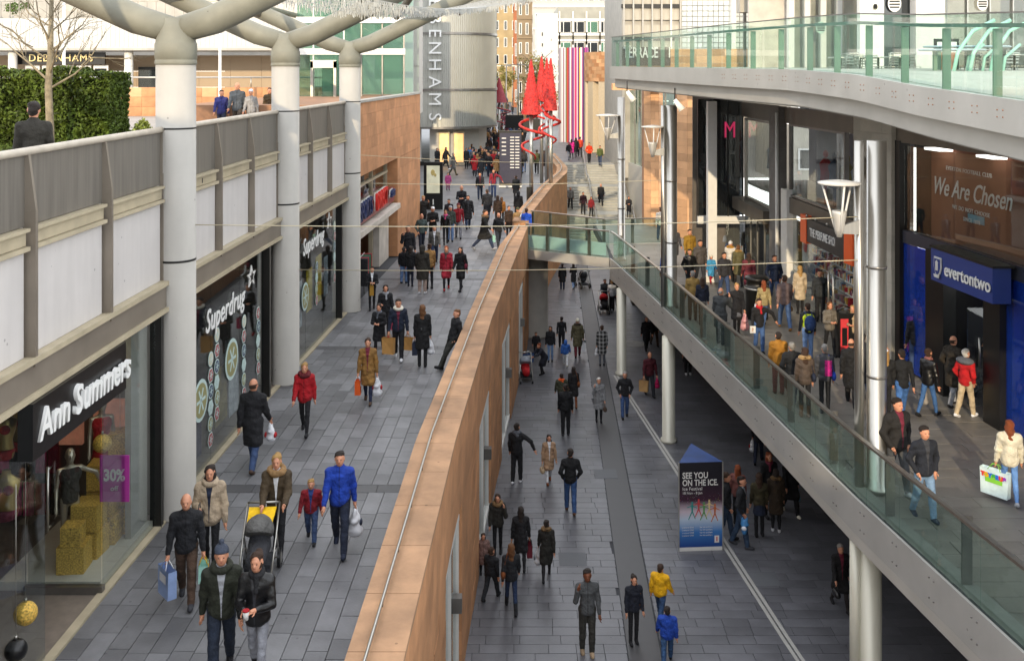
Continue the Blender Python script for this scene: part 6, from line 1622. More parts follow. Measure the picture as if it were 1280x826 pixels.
# ------------------------------------------------------------------ street furniture and sculptures
M_red = mat('tinsel_red', (.50,.020,.012), rough=.55, var=.7, scale=9, bump=.9, bscale=40)
def cone(label, px, Y_, zt, zb, r, zend, dark=False, hel=True, ph=0, foot=0):
    x = (px-640)/F*Y_; t = thing('cone_sculpture', label, 'sculpture', (x,Y_,foot)); m = M_red if not dark else mat('tinsel_dark', (.25,.02,.03), rough=.6, var=.5, scale=14)
    MB().lathe([(.13,0),(.11,zb-foot+.3)], (x,Y_,foot), n=16).build('pole', M_steel, t)
    rn = random.Random(int(px)); b = MB(); b.lathe([(r,zb),(r*.97,zb+.02),(.05,zt)], (x,Y_,0), n=24)
    for i in range(900):
        u = 1-math.sqrt(rn.random()); a = rn.uniform(0,6.283); rr = r*(1-u)+.04; z = zb+(zt-zb)*u; p = Vector((x+rr*math.cos(a),Y_+rr*math.sin(a),z))
        d = Vector((math.cos(a)+rn.gauss(0,.4),math.sin(a)+rn.gauss(0,.4),rn.gauss(0,.4))).normalized()*.05; s_ = Vector((rn.gauss(0,1),rn.gauss(0,1),rn.gauss(0,1))).normalized()*.04
        b.add([p-s_,p+s_,p+d],[(0,1,2)])
    b.build('cone', m, t)
    if hel:
        pts = []; n = 60
        for i in range(n+1):
            u = i/n; a = ph+u*4*math.pi; rr = r*(.6+1.0*math.sin(math.pi*min(1,u*1.1)))*(1-.25*u); pts.append((x+rr*math.cos(a), Y_+rr*math.sin(a), zb+(zend-zb)*u))
        rb = MB().tube(pts, [.10-.05*i/n for i in range(n+1)], 8)
        rb.build('spiral_ribbon', m, t)
cone('largest red tinsel cone with spiral ribbon on a steel pole, left of the pair', 664, 60, 8.75, 5.45, .56, 2.75, ph=.4)
cone('red tinsel cone with ribbon nearest the second parapet', 688.5, 62, 8.85, 5.6, .42, 3.3, ph=2.4)
cone('red tinsel cone just left of and behind the pair', 677, 72, 9.1, 6.1, .46, 3.6, ph=4)
cone('red tinsel cone tucked behind the right cone', 683.5, 68, 8.95, 6.0, .40, 3.2, ph=1)
cone('small dark red cone far up the street beside the store tower', 624, 118, 7.2, 4.3, .95, 1.2, dark=True, ph=2)
def totem(label, px, pyb, w_, h, face, thick=.25):
    c = P(px,pyb); t = thing('information_totem', label, 'totem', c); MB().box(c.x-w_/2,c.x+w_/2,c.y,c.y+thick,0,h).build('case', M_black, t); return t, c
t, c = totem('black advertising totem with a lit cream poster beside the sandstone corner', 541.5, 262, 1.10, 2.75, None)
MB().box(c.x-.38,c.x+.38,c.y-.012,c.y-.002,.95,2.55).build('poster', mat('poster_lit', (.62,.60,.45), rough=.4, var=.25, scale=1.8, emit=(.75,.72,.5), estr=.35), t)
b = MB(); b.ball((c.x-.02,c.y-.02,2.15),(.12,.01,.18)); b.ball((c.x+.12,c.y-.02,2.0),(.07,.01,.10)); b.build('bottle_print', mat('print_gold', (.55,.42,.15), rough=.4), t)
me = text_mesh('1', .42, M_offw, ext=.004, bold=.015); me.transform(Matrix.Translation((c.x,c.y-.012,.42))); link('lettering', me, t)
t, c = totem('tall dark directory board listing shops in small white lettering, amid the crowd', 638, 234, 1.55, 3.9, None)
MB().box(c.x-.74,c.x+.74,c.y-.02,c.y-.004,.3,3.75).build('panel', mat('panel_night', (.03,.03,.055), rough=.3), t)
for k in range(11):
    for j in range(2):
        me = text_mesh(['SHOPS','FOOD','LEVEL 1','STYLE','BEAUTY','TECH','SPORT','KIDS','HOME','GIFTS','CAFE'][k][:5+j], .17, M_offw, ext=.003, sx=.9) if False else MB().box(-.14,.14,-.004,0,-.035,.035).mesh('text_line', M_offw)
        me.transform(Matrix.Translation((c.x+.12+j*.36,c.y-.024,3.45-k*.21))); link('text_line', me, t)
for k in range(5): MB().box(c.x-.6,c.x-.3,c.y-.026,c.y-.021,3.35-k*.28,3.42-k*.28).build('text_line', M_offw, t)
MB().box(c.x-.8,c.x+.8,c.y-.1,c.y+.4,0,.10).build('foot', M_offw, t)
t, c = totem('small dark case standing by the second parapet among the shoppers', 662, 262, .35, 1.3, None)
# triangular banner
bn = thing('triangular_banner', 'three sided ice festival banner with printed skaters on the lower street', 'banner', P(876,688,LOW)); c = P(876,688,LOW)
wv = 1.16; hgt = 2.30; ang = R(4); u = Vector((math.cos(ang),math.sin(ang),0)); nrm = Vector((-u.y,u.x,0)); A = c-u*wv/2; B = c+u*wv/2; Cc = c+nrm*wv*.866
def quad3(name, p, q, z0, z1, m, off=0., parent=bn):
    d = (q-p).normalized(); n_ = Vector((d.y,-d.x,0))*off; return MB().add([p+n_+Vector((0,0,z0)),q+n_+Vector((0,0,z0)),q+n_+Vector((0,0,z1)),p+n_+Vector((0,0,z1))],[(0,1,2,3)]).build(name, m, parent)
MB().add([A,B,Cc,A+Vector((0,0,.1)),B+Vector((0,0,.1)),Cc+Vector((0,0,.1))],[(0,1,2),(3,4,5),(0,1,4,3),(1,2,5,4),(2,0,3,5)]).build('base', M_offw, bn)
def banner_mat():
    m = mat('banner_print', (.1,.1,.2), rough=.4, var=0); n = m.node_tree; b = n.nodes['Principled BSDF']; N = n.nodes.new; L = n.links.new
    tc = N('ShaderNodeTexCoord'); sp = N('ShaderNodeSeparateXYZ'); L(tc.outputs['Generated'], sp.inputs[0]); cr = N('ShaderNodeValToRGB'); L(sp.outputs['Z'], cr.inputs[0]); e = cr.color_ramp.elements
    e[0].position = 0; e[0].color = (*srgb('#1c3f86'),1); e[1].position = 1; e[1].color = (*srgb('#15131d'),1)
    for p_, c__ in ((.18,'#3f78b8'),(.33,'#b9c9da'),(.42,'#c9b9c4'),(.55,'#3a1c30'),(.8,'#15131d')):
        x = e.new(p_); x.color = (*srgb(c__),1)
    vo = N('ShaderNodeTexVoronoi'); vo.inputs['Scale'].default_value = 26; L(tc.outputs['Object'], vo.inputs['Vector']); lt = N('ShaderNodeMath'); lt.operation = 'LESS_THAN'; lt.inputs[1].default_value = .16; L(vo.outputs['Distance'], lt.inputs[0])
    bd = N('ShaderNodeValToRGB'); L(sp.outputs['Z'], bd.inputs[0]); q = bd.color_ramp.elements; q[0].position = .40; q[0].color = (0,0,0,1); q[1].position = .52; q[1].color = (1,1,1,1); y_ = q.new(.66); y_.color = (.0,0,0,1)
    mu = N('ShaderNodeMath'); mu.operation = 'MULTIPLY'; L(lt.outputs[0], mu.inputs[0]); L(bd.outputs[0], mu.inputs[1]); mx = N('ShaderNodeMix'); mx.data_type = 'RGBA'; L(mu.outputs[0], mx.inputs[0]); L(cr.outputs[0], mx.inputs[6]); L(vo.outputs['Color'], mx.inputs[7]); L(mx.outputs[2], b.inputs['Base Color'])
    return m
BM = banner_mat()
for p, q in ((A,B),(B,Cc),(Cc,A)): quad3('printed_face', p, q, .10, hgt, BM)
ap = Cc+Vector((0,0,hgt+.12)); MB().add([A+Vector((0,0,hgt)),B+Vector((0,0,hgt)),ap,Cc+Vector((0,0,hgt))],[(0,1,2),(1,3,2),(3,0,2)]).build('roof', mat('banner_blue', (.02,.05,.17), rough=.4, var=.3, scale=4), bn)
for p, q in ((A,A+Vector((0,0,hgt))),(B,B+Vector((0,0,hgt)))): MB().bar(p,q,.03,.03).build('edge_frame', M_steel, bn)
def btext(txt, size, z, xo, **kw):
    me = text_mesh(txt, size, M_offw, align='LEFT', **kw); me.transform(Matrix.Translation(A+u*xo+Vector((0,0,z))-nrm*.012) @ Matrix.Rotation(ang,4,'Z')); link('lettering', me, bn)
btext('SEE YOU', .22, 1.96, .09, ext=.003, bold=.004, sx=.80); btext('ON THE ICE.', .22, 1.77, .09, ext=.003, bold=.004, sx=.76); btext('Ice Festival', .12, 1.62, .09, ext=.002); btext('18 Nov - 8 Jan', .09, 1.51, .09, ext=.002)
for k in range(4): btext('Liverpool ONE', .05, .62-k*.07, .08, ext=.002); btext('Ice rink and bars', .05, .62-k*.07, .55, ext=.002)
for i, (cx_, cz_, c__) in enumerate(((.35,1.12,'#2f8f8a'),(.52,1.18,'#c9484a'),(.66,1.10,'#5f9a5a'),(.80,1.16,'#d8c28a'),(.95,1.05,'#c2683a'))):   # skaters: body, legs, arms
    b = MB(); O = A+u*cx_-nrm*.015
    def st_(x0,z0,x1,z1,w_): d = Vector((x1-x0,z1-z0)); k = Vector((-d.y,d.x)).normalized()*w_; b.add([O+u*(x0+k.x)+Vector((0,0,cz_+z0+k.y)),O+u*(x0-k.x)+Vector((0,0,cz_+z0-k.y)),O+u*(x1-k.x*.6)+Vector((0,0,cz_+z1-k.y*.6)),O+u*(x1+k.x*.6)+Vector((0,0,cz_+z1+k.y*.6))],[(0,1,2,3)])
    st_(0,.10,0,-.08,.03); st_(0,-.08,-.10,-.30,.016); st_(0,-.08,.08,-.28,.016); st_(0,.06,-.14,.02,.014); st_(0,.06,.13,.0,.014); st_(0,.11,0,.17,.028); b.build('skater_print', mat('skater_'+c__, c__, rough=.5, var=0), bn)
me = MB().box(-.06,.06,-.006,0,-.09,.09).mesh('logo_plate', M_offw); me.transform(Matrix.Translation(A+u*1.0+Vector((0,0,.30))-nrm*.012) @ Matrix.Rotation(ang,4,'Z')); link('logo_plate', me, bn)
me = text_mesh('1', .15, mat('badge_red', (.5,.03,.04)), ext=.002, bold=.006); me.transform(Matrix.Translation(A+u*1.0+Vector((0,0,.30))-nrm*.022) @ Matrix.Rotation(ang,4,'Z')); link('lettering', me, bn)
# red delivery van far up the street
vn = thing('red_van', 'red van parked far up the street beside the store tower', 'van', (-2.6,152,0)); vx, vy = (606-640)/F*150, 150
MB().prism([(vx-1,vy),(vx+1,vy),(vx+1,vy+4.6),(vx-1,vy+4.6)], .35, 2.1).build('body', mat('van_red', (.35,.03,.03), rough=.3, var=.05), vn); MB().prism([(vx-.9,vy-.9),(vx+.9,vy-.9),(vx+1,vy),(vx-1,vy)], .35, 1.2).build('bonnet', MATS['van_red'], vn); MB().box(vx-.85,vx+.85,vy-.03,vy-.005,1.25,1.95).build('windscreen', M_darkgl, vn)
for sx_ in (-.85,.85):
    for yy in (vy+.2,vy+3.6): MB().tube([(vx+sx_-.1,yy,.35),(vx+sx_+.1,yy,.35)], .35, 14).build('wheel', M_black, vn)
for i, (px, Y_, lab) in enumerate(((648,128,'black lamp post with two arms behind the directory board'),(633,160,'grey lamp post far up the street'),(641,185,'farthest thin lamp post at the end of the street'))):
    x = (px-640)/F*Y_; t = thing('street_lamp', lab, 'lamp post', (x,Y_,0)); b = MB(); b.tube([(x,Y_,0),(x,Y_,9)], .09, 8); b.tube([(x-1.2,Y_,8.8),(x+1.2,Y_,8.8)], .05, 6); b.build('post', M_steeld, t); MB().box(x-1.6,x-.9,Y_-.2,Y_+.2,8.7,8.85).build('lamp_head', M_steel, t); MB().box(x+.9,x+1.6,Y_-.2,Y_+.2,8.7,8.85).build('lamp_head', M_steel, t)
for i, (px, py, Y_, lab) in enumerate(((643,151,110,'wide dark screen on posts above the crowd'),(663,156,105,'small dark kiosk roof screen beside the wide one'))):
    c = D(px,py,Y_); t = thing('street_screen', lab, 'screen', (c.x,Y_,0)); MB().box(c.x-1.0,c.x+1.0,Y_,Y_+.3,c.z-.8,c.z+.6).build('screen', M_black, t); MB().box(c.x-.08,c.x+.08,Y_+.1,Y_+.2,0,c.z-.8).build('post', M_steeld, t)
# ------------------------------------------------------------------ bags, pushchairs
def bag(label, o, pose, side, kind, c, c2=None, w_=None, h_=None, group=None, dz=0., rz=0.):
    p = hand(o, pose, side); nm = {'paper':'paper_bag','carrier':'carrier_bag','handbag':'handbag','back':'backpack','plastic':'carrier_bag','cross':'shoulder_bag'}[kind]
    t = thing(nm, label, 'bag', (p.x,p.y,p.z+dz), o.rotation_euler.z+rz, group)
    m = cloth(c) if kind in ('handbag','back','cross') else mat('bag_'+c, PAL.get(c,c), rough=.45, var=.12, scale=8, bump=.2, bscale=15)
    s = .9
    if kind in ('paper','carrier'):
        W_, H_ = (w_ or .32), (h_ or .38)
        b = MB(); a, d = W_/2, .07
        b.add([(-d,-a*.92,-H_-.10),(d,-a*.92,-H_-.10),(d,a*.92,-H_-.10),(-d,a*.92,-H_-.10),(-d*.9,-a,-.10),(d*.9,-a,-.10),(d*.9,a,-.10),(-d*.9,a,-.10),(-d*.55,0,-.30),(d*.6,0,-.30)],
              [(0,3,2,1),(0,1,5,4),(2,3,7,6),(1,2,9),(2,6,9),(6,5,9),(5,1,9),(3,0,8),(0,4,8),(4,7,8),(7,3,8)]); b.build('bag_body', m, t, local=True)
        for x in (-d*.9, d*.9): MB().tube([(x,-a*.45,-.11),(x*.3,-a*.2,-.0),(x*.3,a*.2,-.0),(x,a*.45,-.11)], .007, 5).build('handle', m if not c2 else mat('bag_'+c2, PAL.get(c2,c2), rough=.6), t, local=True)
        if c2:
            for sx in (-1,1): MB().add([(sx*(d+.003),-a*.6,-H_*.72),(sx*(d+.003),a*.6,-H_*.72),(sx*(d+.001),a*.6,-H_*.42),(sx*(d+.001),-a*.6,-H_*.42)],[(0,1,2,3)]).build('printed_patch', mat('bag_'+c2, PAL.get(c2,c2), rough=.6), t, local=True)
    elif kind == 'plastic':
        def mk():
            s_ = SDF(); s_.cap([0,0,-.16],[0,.0,-.36], .07,.12, flat=1.6, k=.05); s_.cap([0,-.06,-.03],[0,-.05,-.2], .018,.06, k=.04); s_.cap([0,.06,-.03],[0,.05,-.2], .018,.06, k=.04)
            pts, q = s_.mesh(.016, .008); return np_mesh('bag_body', pts, q, None, None, 1)
        me = PM('plasticbag', mk); x = bpy.data.objects.new('bag_body', me); COL.objects.link(x); x.parent = t; set_mats(x, [m]); x.scale = ((h_ or 1),)*3
        if c2: MB().ball((.10,0,-.28),(.03,.07,.06), n=8, k=5).build('logo', mat('bag_'+c2, PAL.get(c2,c2), rough=.6), t, local=True); MB().ball((-.10,0,-.28),(.03,.07,.06), n=8, k=5).build('logo', mat('bag_'+c2, PAL.get(c2,c2)), t, local=True)
    elif kind in ('handbag','cross'):
        def mk():
            s_ = SDF(); s_.cap([0,-.09,-.22],[0,.09,-.22], .07,.07, flat=1., k=.03); s_.cap([0,-.08,-.17],[0,.08,-.17], .045,.045, k=.04); pts, q = s_.mesh(.014, .003); return np_mesh('bag_body', pts, q, None, None, 1)
        me = PM('handbag', mk); x = bpy.data.objects.new('bag_body', me); COL.objects.link(x); x.parent = t; set_mats(x, [m]); 
        if kind == 'cross': x.location = (0,0,.12)
        MB().tube([(0,-.09,-.15),(0,-.05,0),(0,.05,0),(0,.09,-.15)], .009, 6).build('handle', m, t, local=True)
    return t
def strapbag(label, o, c, side=1, z=.95, strap=True):
    """shoulder bag lying on the hip"""
    sc = o.scale.z; M = Matrix.Translation(o.location) @ o.rotation_euler.to_matrix().to_4x4(); p = M @ Vector((side*.21*sc, .03, z*sc))
    t = thing('shoulder_bag', label, 'bag', p, o.rotation_euler.z); m = cloth(c)
    MB().ball((0,0,0),(.06,.13,.11), n=14, k=10).build('bag_body', m, t, local=True)
    if strap: MB().tube([(0,.05,.05),(-side*.05,.03,.30),(-side*.11,.0,.50),(-side*.05,-.10,.30),(0,-.06,.05)], .010, 5).build('strap', m, t, local=True)
    return t
def backpack(label, o, c, z=1.18):
    sc = o.scale.z; M = Matrix.Translation(o.location) @ o.rotation_euler.to_matrix().to_4x4(); p = M @ Vector((0,.22*sc,z*sc)); t = thing('backpack', label, 'bag', p, o.rotation_euler.z); m = cloth(c)
    MB().ball((0,0,0),(.16,.10,.22), n=16, k=12).build('bag_body', m, t, local=True); MB().ball((0,.08,-.07),(.11,.05,.10), n=12, k=8).build('front_pocket', m, t, local=True)
    for s_ in (-1,1): MB().tube([(s_*.08,-.08,.18),(s_*.09,-.2,.27),(s_*.11,-.38,.20),(s_*.12,-.40,0),(s_*.1,-.06,-.15)], .016, 5).build('strap', m, t, local=True)
def pushchair(label, loc, rz, hood, body, small=False):
    t = thing('pushchair', label, 'pushchair', loc, rz)      # child faces -Y, handle at +Y
    b = MB(); 
    for s_ in (-1,1):
        b.tube([(s_*.26,.50,1.02),(s_*.26,.10,.62),(s_*.25,-.36,.14)], .016, 6); b.tube([(s_*.26,.16,.66),(s_*.26,.42,.15)], .016, 6); b.tube([(s_*.26,-.05,.45),(s_*.26,.30,.38)], .013, 6)
    b.tube([(-.26,.50,1.02),(.26,.50,1.02)], .02, 8); b.tube([(-.26,.42,.15),(.26,.42,.15)], .014, 6); b.build('frame', M_steel, t, local=True)
    for x, y, r in ((-.27,.42,.15),(.27,.42,.15),(-.24,-.38,.11),(.24,-.38,.11)):
        w_ = MB().tube([(x-.025,y,r),(x+.025,y,r)], r, 18, smooth=False).build('wheel', M_black, t, local=True); MB().tube([(x-.03,y,r),(x+.03,y,r)], r*.55, 12).build('rim', M_steel, w_, local=True)
    def mk():
        s_ = SDF(); s_.cap([0,-.28,.42],[0,.12,.50], .15,.17, k=.05); s_.cap([0,.12,.50],[0,.22,.80], .17,.15, flat=1.3, k=.05); s_.cut(lambda X,Y,Z: (Z-.55)+(Y+.35)*-1.2-.12+0*X)
        pts, q = s_.mesh(.018); return np_mesh('seat', pts, q, None, None, 1)
    x = bpy.data.objects.new('seat', PM('pram_seat', mk)); COL.objects.link(x); x.parent = t; set_mats(x, [cloth(body)])
    def mh():
        s_ = SDF(); s_.ell([0,.10,.74], (.23,.26,.24), k=.02); s_.cut(lambda X,Y,Z: -(Z-.72)-(Y-.0)*.7+0*X); pts, q = s_.mesh(.018, .002); return np_mesh('hood', pts, q, None, None, 1)
    x = bpy.data.objects.new('hood', PM('pram_hood', mh)); COL.objects.link(x); x.parent = t; set_mats(x, [cloth(hood)])
    MB().box(-.2,.2,-.1,.35,.16,.28).build('basket', cloth('dgrey'), t, local=True)
    return t

# ------------------------------------------------------------------ the people in the picture
Z_ = {'M':0.0,'L':LOW,'U':UP}
def put(lv, x, yf, yh, rz, pose, top, topc, legc, hair, hairc, label, **kw):
    z = Z_[lv] if isinstance(lv, str) else lv
    kid = SK[pose]['kid']
    if yf is None:
        h = kw.pop('h', 1.72); Y = F*(EYE-z-h)/(yh-HZ); loc = Vector(((x-640)/F*Y, Y, z))
    else:
        kw.pop('h', None); loc = P(x, yf, z); h = (yf-yh)*loc.y/F
    h = min(max(h, .8 if kid else 1.5), 1.45 if kid else 1.95)
    if 'shift' in kw: loc = loc + Vector(kw.pop('shift'))
    kw.setdefault('mirror', NPEOPLE % 2 == 1 and not kw.get('nomirror')); kw.pop('nomirror', None)
    # relative heading: people seen off axis are turned to keep their heading to the picture
    return person(label, loc, h, R(rz), pose, top, topc, legc, hair, hairc, **kw)

# --- left walkway, near
o = put('M',233,752,612,12,'bags','jacket','#15161b','brown','bald','br','bald man in black zip fleece and brown trousers carrying a blue white bag', nomirror=True, mirror=False, shoes='dgrey')
bag('blue and white paper carrier bag held by the bald man in black fleece', o,'bags','R','paper','#8ea4cf','white',.40,.42, rz=.5); bag('small mint carrier bag in the other hand of the bald man in black', o,'bags','L','paper','mint','yellow',.24,.26)
o = put('M',263,716,578,8,'hook','puffer','#a8967f','black','long','dk','woman in glasses and beige puffer coat behind the bald man', inner='navy', extra=(('hoodback','#a8967f'),), mirror=False); bag('black leather handbag hooked on the arm of the woman in beige', o,'hook','R','handbag','leather', dz=.12)
MB_ = o
o = put('M',277,846,672,14,'walk','jacket','#23261b','#1b2434','bobble','navy','young man in dark green coat and navy bobble hat at the bottom of the walkway', inner='lgrey', extra=(('hoodback','#23261b'),)); 
for c in o.children:
    if c.name.startswith('hat'): set_mats(c,[cloth('#39404f')])
# short hair under hat keeps its own colour
o = put('M',322,858,684,-4,'hold','jacket','leather','#8f9199','bun','br','woman in black leather jacket and scarf holding a cup, grey jeans', inner='dgrey', extra=(('scarf','black'),), boots=True, nomirror=True, mirror=False)
p = hand(o,'hold','R'); t = thing('paper_cup','white paper cup with a red lid held by the woman in leather jacket','cup',(p.x+.02,p.y-.03,p.z)); MB().lathe([(.03,-.06),(.042,.05)],(0,0,0),n=14).build('cup', M_offw, t, local=True); MB().lathe([(.045,.05),(.045,.065),(.035,.07)],(0,0,0),n=14).build('lid', cloth('red'), t, local=True)
strapbag('small black shoulder bag at the hip of the woman holding a cup', o, 'leather', -1)
o = put('M',347,694,560,4,'push','puffer','#453826','black','bun','bl','blonde woman in brown fur hooded parka pushing a grey pushchair', inner='white', extra=(('fur','#8a6b45'),), mirror=False)
pc_ = pushchair('grey pushchair with a yellow blanket pushed by the woman in brown parka', o.location+Vector((-.12,-.80,0)), R(4), '#5d5c5a', 'dgrey'); MB().add([(-.2,.1,.86),(.2,.1,.86),(.22,.42,.98),(-.22,.42,.98),(-.2,.1,.83),(.2,.1,.83),(.22,.42,.95),(-.22,.42,.95)],[(0,1,2,3),(4,7,6,5),(0,4,5,1),(1,5,6,2),(2,6,7,3),(3,7,4,0)]).build('blanket', cloth('yellow'), pc_, local=True)
o = put('M',389,676,598,6,'kidwalk','jacket','#7c1420','jeans','short','bl','small boy in a red and navy padded jacket holding the man\'s hand', inner='#27407a')
o = put('M',425,687,557,4,'walk','jacket','#163a9a','#1a2133','short','dk','tall man in bright blue jacket with a white carrier bag', skin='a', mirror=False, shoes='navy'); bag('white plastic carrier bag carried by the man in bright blue', o,'walk','L','plastic','white','navy',h_=1.15)
o = put('M',316,585,469,176,'walk','coat','black','jeans','bald','br','balding man in black overcoat walking away beside the chemist window', shoes='brown', mirror=False, nomirror=True); bag('white and red carrier bag of the man in black overcoat', o,'walk','R','plastic','white','red',h_=.9)
o = put('M',381,541,449,3,'walk','puffer','#a3101c','black','bun','bl','blonde woman in bright red puffer jacket with fur trim walking forward', extra=(('fur','#5a1018'),), mirror=False)
o = put('M',460,503,420,2,'bags','coat','#84602f','#1e2740','bun','br','woman in tan coat with an orange bag in one hand', inner='wine', boots=False, shoes='brown', mirror=False); bag('bright orange paper bag held by the woman in tan coat', o,'bags','R','paper','orange','white',.22,.34); bag('white plastic bag held by the woman in tan coat', o,'bags','L','plastic','white','red',h_=1.1)
o = put('M',465,387,333,10,'hold','jacket','black','black','short','dk','dark haired shopper in black holding a white item by the rack', inner='white', fem=True, extra=()); bag('brown paper bag on the arm of the shopper in black by the rack', o,'hold','L','paper','gold',None,.26,.3)
o = put('M',482,422,354.5,6,'hook','jacket','black','black','long','dk','dark haired woman in glasses with grey patterned scarf and pink bag', extra=(('scarf','lgrey'),), shoes='red'); bag('pink patterned shopping bag of the woman with patterned scarf', o,'hook','L','paper','#b0405a','white',.34,.32)
o = put('M',474,444,380,-8,'hold','coat','black','black','bun','br','woman in short black coat and grey scarf looking at her phone', extra=(('scarf','grey'),), shoes='#4a1c10', boots=True)
o = put('M',498,449,371,4,'bags','jacket','#182032','black','short','dk','young man in navy jacket with white collar carrying brown paper bags', inner='wine', extra=(('hoodback','cream'),), shoes='white', mirror=False); bag('larger brown paper bag held by the young man in navy', o,'bags','R','paper','#b98a4e',None,.36,.44,rz=1.2); bag('smaller brown paper bag held by the young man in navy', o,'bags','L','paper','#b98a4e',None,.30,.34,rz=1.2)
o = put('M',528,458,380,182,'stand','coat','#121214','black','long','lb','woman with very long fair hair standing with her back turned', boots=True, mirror=False); strapbag('black bag slung behind the woman with very long fair hair', o,'leather',0.1,1.05); bag('navy paper bag held by the long haired woman', o,'stand','L','paper','navy','white',.25,.34); bag('white bag held beside the navy one', o,'stand','R','plastic','white')
o = put('M',556,461,383,-62,'slouch','jacket','#121216','#2b2c28','short','lb','man in black jacket leaning back against the sandstone parapet', nomirror=True, mirror=False, shift=(.22,0,0))
put('M',558,362,305,4,'walk','coat','#9a1f30','black','bun','gi','woman in crimson coat and patterned scarf beside a friend in black', extra=(('scarf','#5a4a48'),), shoes='red')
o = put('M',576,363,306,-18,'walk','coat','#0f0f12','black','long','dk','dark haired woman in long black cape coat turning to her friend'); strapbag('red edged black bag at the side of the woman in black cape', o,'wine',1)
put('M',505,354,309,165,'kidstand','jacket','black','ljeans','short','dk','dark haired teenager in black seen from behind with pale jeans', fem=False)
put('M',513,358,307,178,'stand','puffer','#101013','navy','long','dk','woman in shiny black puffer with her back to the camera')
put('M',528,367,306,170,'stand','coat','#29251f','#a58f84','hood','#29251f','person in dark hooded parka and pale trousers seen from behind', shoes='white')
put('M',537,361,304,200,'stand','jacket','#8f6b3c','black','bun','br','shopper in tan jacket partly hidden behind the hooded parka')
put('M',543,329,280,4,'walk','jacket','#55534f','#2a3550','short','gr','older man in open grey jacket over a white shirt', inner='white')
o = put('M',510,342,281,15,'phone','jacket','#15151a','black','short','dk','man in black jacket reading his phone at the sandstone corner'); bag('white printed bag hanging from the man reading his phone', o,'phone','L','paper','white','lblue',.34,.36)
put('M',527,314,266,20,'pocket','sweater','#3f4c4a','#1c2433','bald','br','man in grey green hoodie with hands in his pockets')
put('M',541,306,257,5,'hold','jacket','#141414','black','cap','white','person in black jacket and white cap facing the camera')
put('M',557,305,260,6,'walk','jacket','leather','black','bun','br','woman in black leather coat with a pink scarf', extra=(('scarf','pink'),))
put('M',573,298,252,5,'walk','sweater','#8a1220','#7b7c82','beanie','maroon','man in red sweatshirt, maroon beanie and grey tracksuit bottoms', skin='b')
put('M',561,288,247,8,'walk','jacket','#2a2730','black','short','dk','dark haired woman in charcoal behind the white beanie', fem=True)
put('M',563,302,257,8,'stand','jacket','#39423b','ljeans','beanie','lgrey','shopper in pale grey beanie half hidden behind the red sweatshirt')
o = put('M',585,286,243,8,'bags','coat','#17181b','#2b3a58','short','br','tall man in open black coat with a long white bag', inner='dgrey'); bag('long white carrier bag of the tall man in open black coat', o,'bags','L','plastic','white',None,h_=1.2)
put('M',577,276,230,2,'hold','sweater','#1a1a20','black','bald','br','man in dark waistcoat with white shirt sleeves')
put('M',529,290,244,20,'phone','jacket','#201f1d','black','short','bl','fair haired person in dark jacket by the sandstone corner')
put('M',560,238,216,15,'kidstand','coat','#a8467a','#8a4a70','short','br','little girl in a pink patterned coat beside the advertising totem')
put('M',566,219,190,75,'walk','coat','#5c5a58','#4b4a35','short','gr','elderly man in grey coat walking towards the right')
put('M',546.5,211,184,20,'walk','coat','#15151a','black','long','dk','woman in black by the pale store wall, left of two', group='pair by the store wall')
put('M',557,212,182,60,'stride','coat','#101014','black','long','dk','person in black by the pale store wall, right of two', group='pair by the store wall', shoes='white')
put('M',583,211,185,4,'stand','coat','#1a191c','black','long','br','woman in short black coat in front of the store windows')
put('M',587.5,207,183,4,'walk','jacket','#3f6ea8','black','short','bl','fair shopper in light blue top beside the store windows')
put('M',595,214,185,4,'walk','jacket','#17181e','ljeans','short','dk','man in dark jacket and pale jeans among the first crowd group')
put('M',603,214,183,0,'walk','coat','#151416','black','long','lb','woman in long black coat with tan scarf in the crowd', extra=(('scarf','tan'),))
put('M',608,212,187,5,'stand','coat','#6a6460','grey','short','bl','fair haired shopper in grey coat behind the black coats')
o = put('M',612,218,191,0,'bags','jacket','#191819','black','long','br','woman in black carrying a bright blue handbag'); bag('bright blue handbag carried through the crowd', o,'bags','L','handbag','#3d9ec4')
o = put('M',624,219,190,0,'bags','jacket','#141316','black','beanie','white','woman in black and white beanie with a white handbag', fem=True); bag('white handbag of the woman in white beanie', o,'bags','R','handbag','white')
put('M',600,249,214,2,'walk','jacket','#1a1a1f','#232d40','short','dk','man in dark jacket over a maroon jumper, left of two', inner='maroon')
o = put('M',617,247,211,0,'reach','sweater','#7c1a2a','#24365c','short','dk','man in maroon top and dark waistcoat stretching out an arm', inner='black', mirror=False); bag('dark blue bag of the man in maroon and waistcoat', o,'reach','R','paper','#2b3d5c',None,.26,.34)
put('M',609,276,235,185,'walk','coat','#191b22','jeans','short','br','man in dark overcoat walking away through the crowd')
put('M',622,284,244,182,'stand','jacket','#2d1f16','black','long','br','woman in dark brown fur jacket seen from behind')
put('M',627,283,246,180,'stand','jacket','#8a5a22','black','long','lb','woman in ochre jacket beside the brown fur jacket')
put('M',645,251,219,178,'stand','coat','#16181c','black','short','dk','man in black coat facing the directory board')
put('M',648,277,239,182,'stand','coat','#121114','black','hood','black','large figure in black hooded coat by the parapet end')
o = put('M',605,312,259,72,'stride','coat','#1b1a19','#27324a','short','br','man in black parka striding towards the right', extra=(('fur','#5f4a35'),), shoes='lgrey')
o = put('M',623,310,264,20,'walk','jacket','#1d1d1f','#252a33','bald','br','bald man in dark jacket with a mint coloured bag'); bag('mint green paper bag of the bald man in dark jacket', o,'walk','L','paper','mint','white',.3,.3)
put('M',636,297,257,10,'stand','coat','#33241b','black','bun','br','woman in dark brown coat near the parapet')
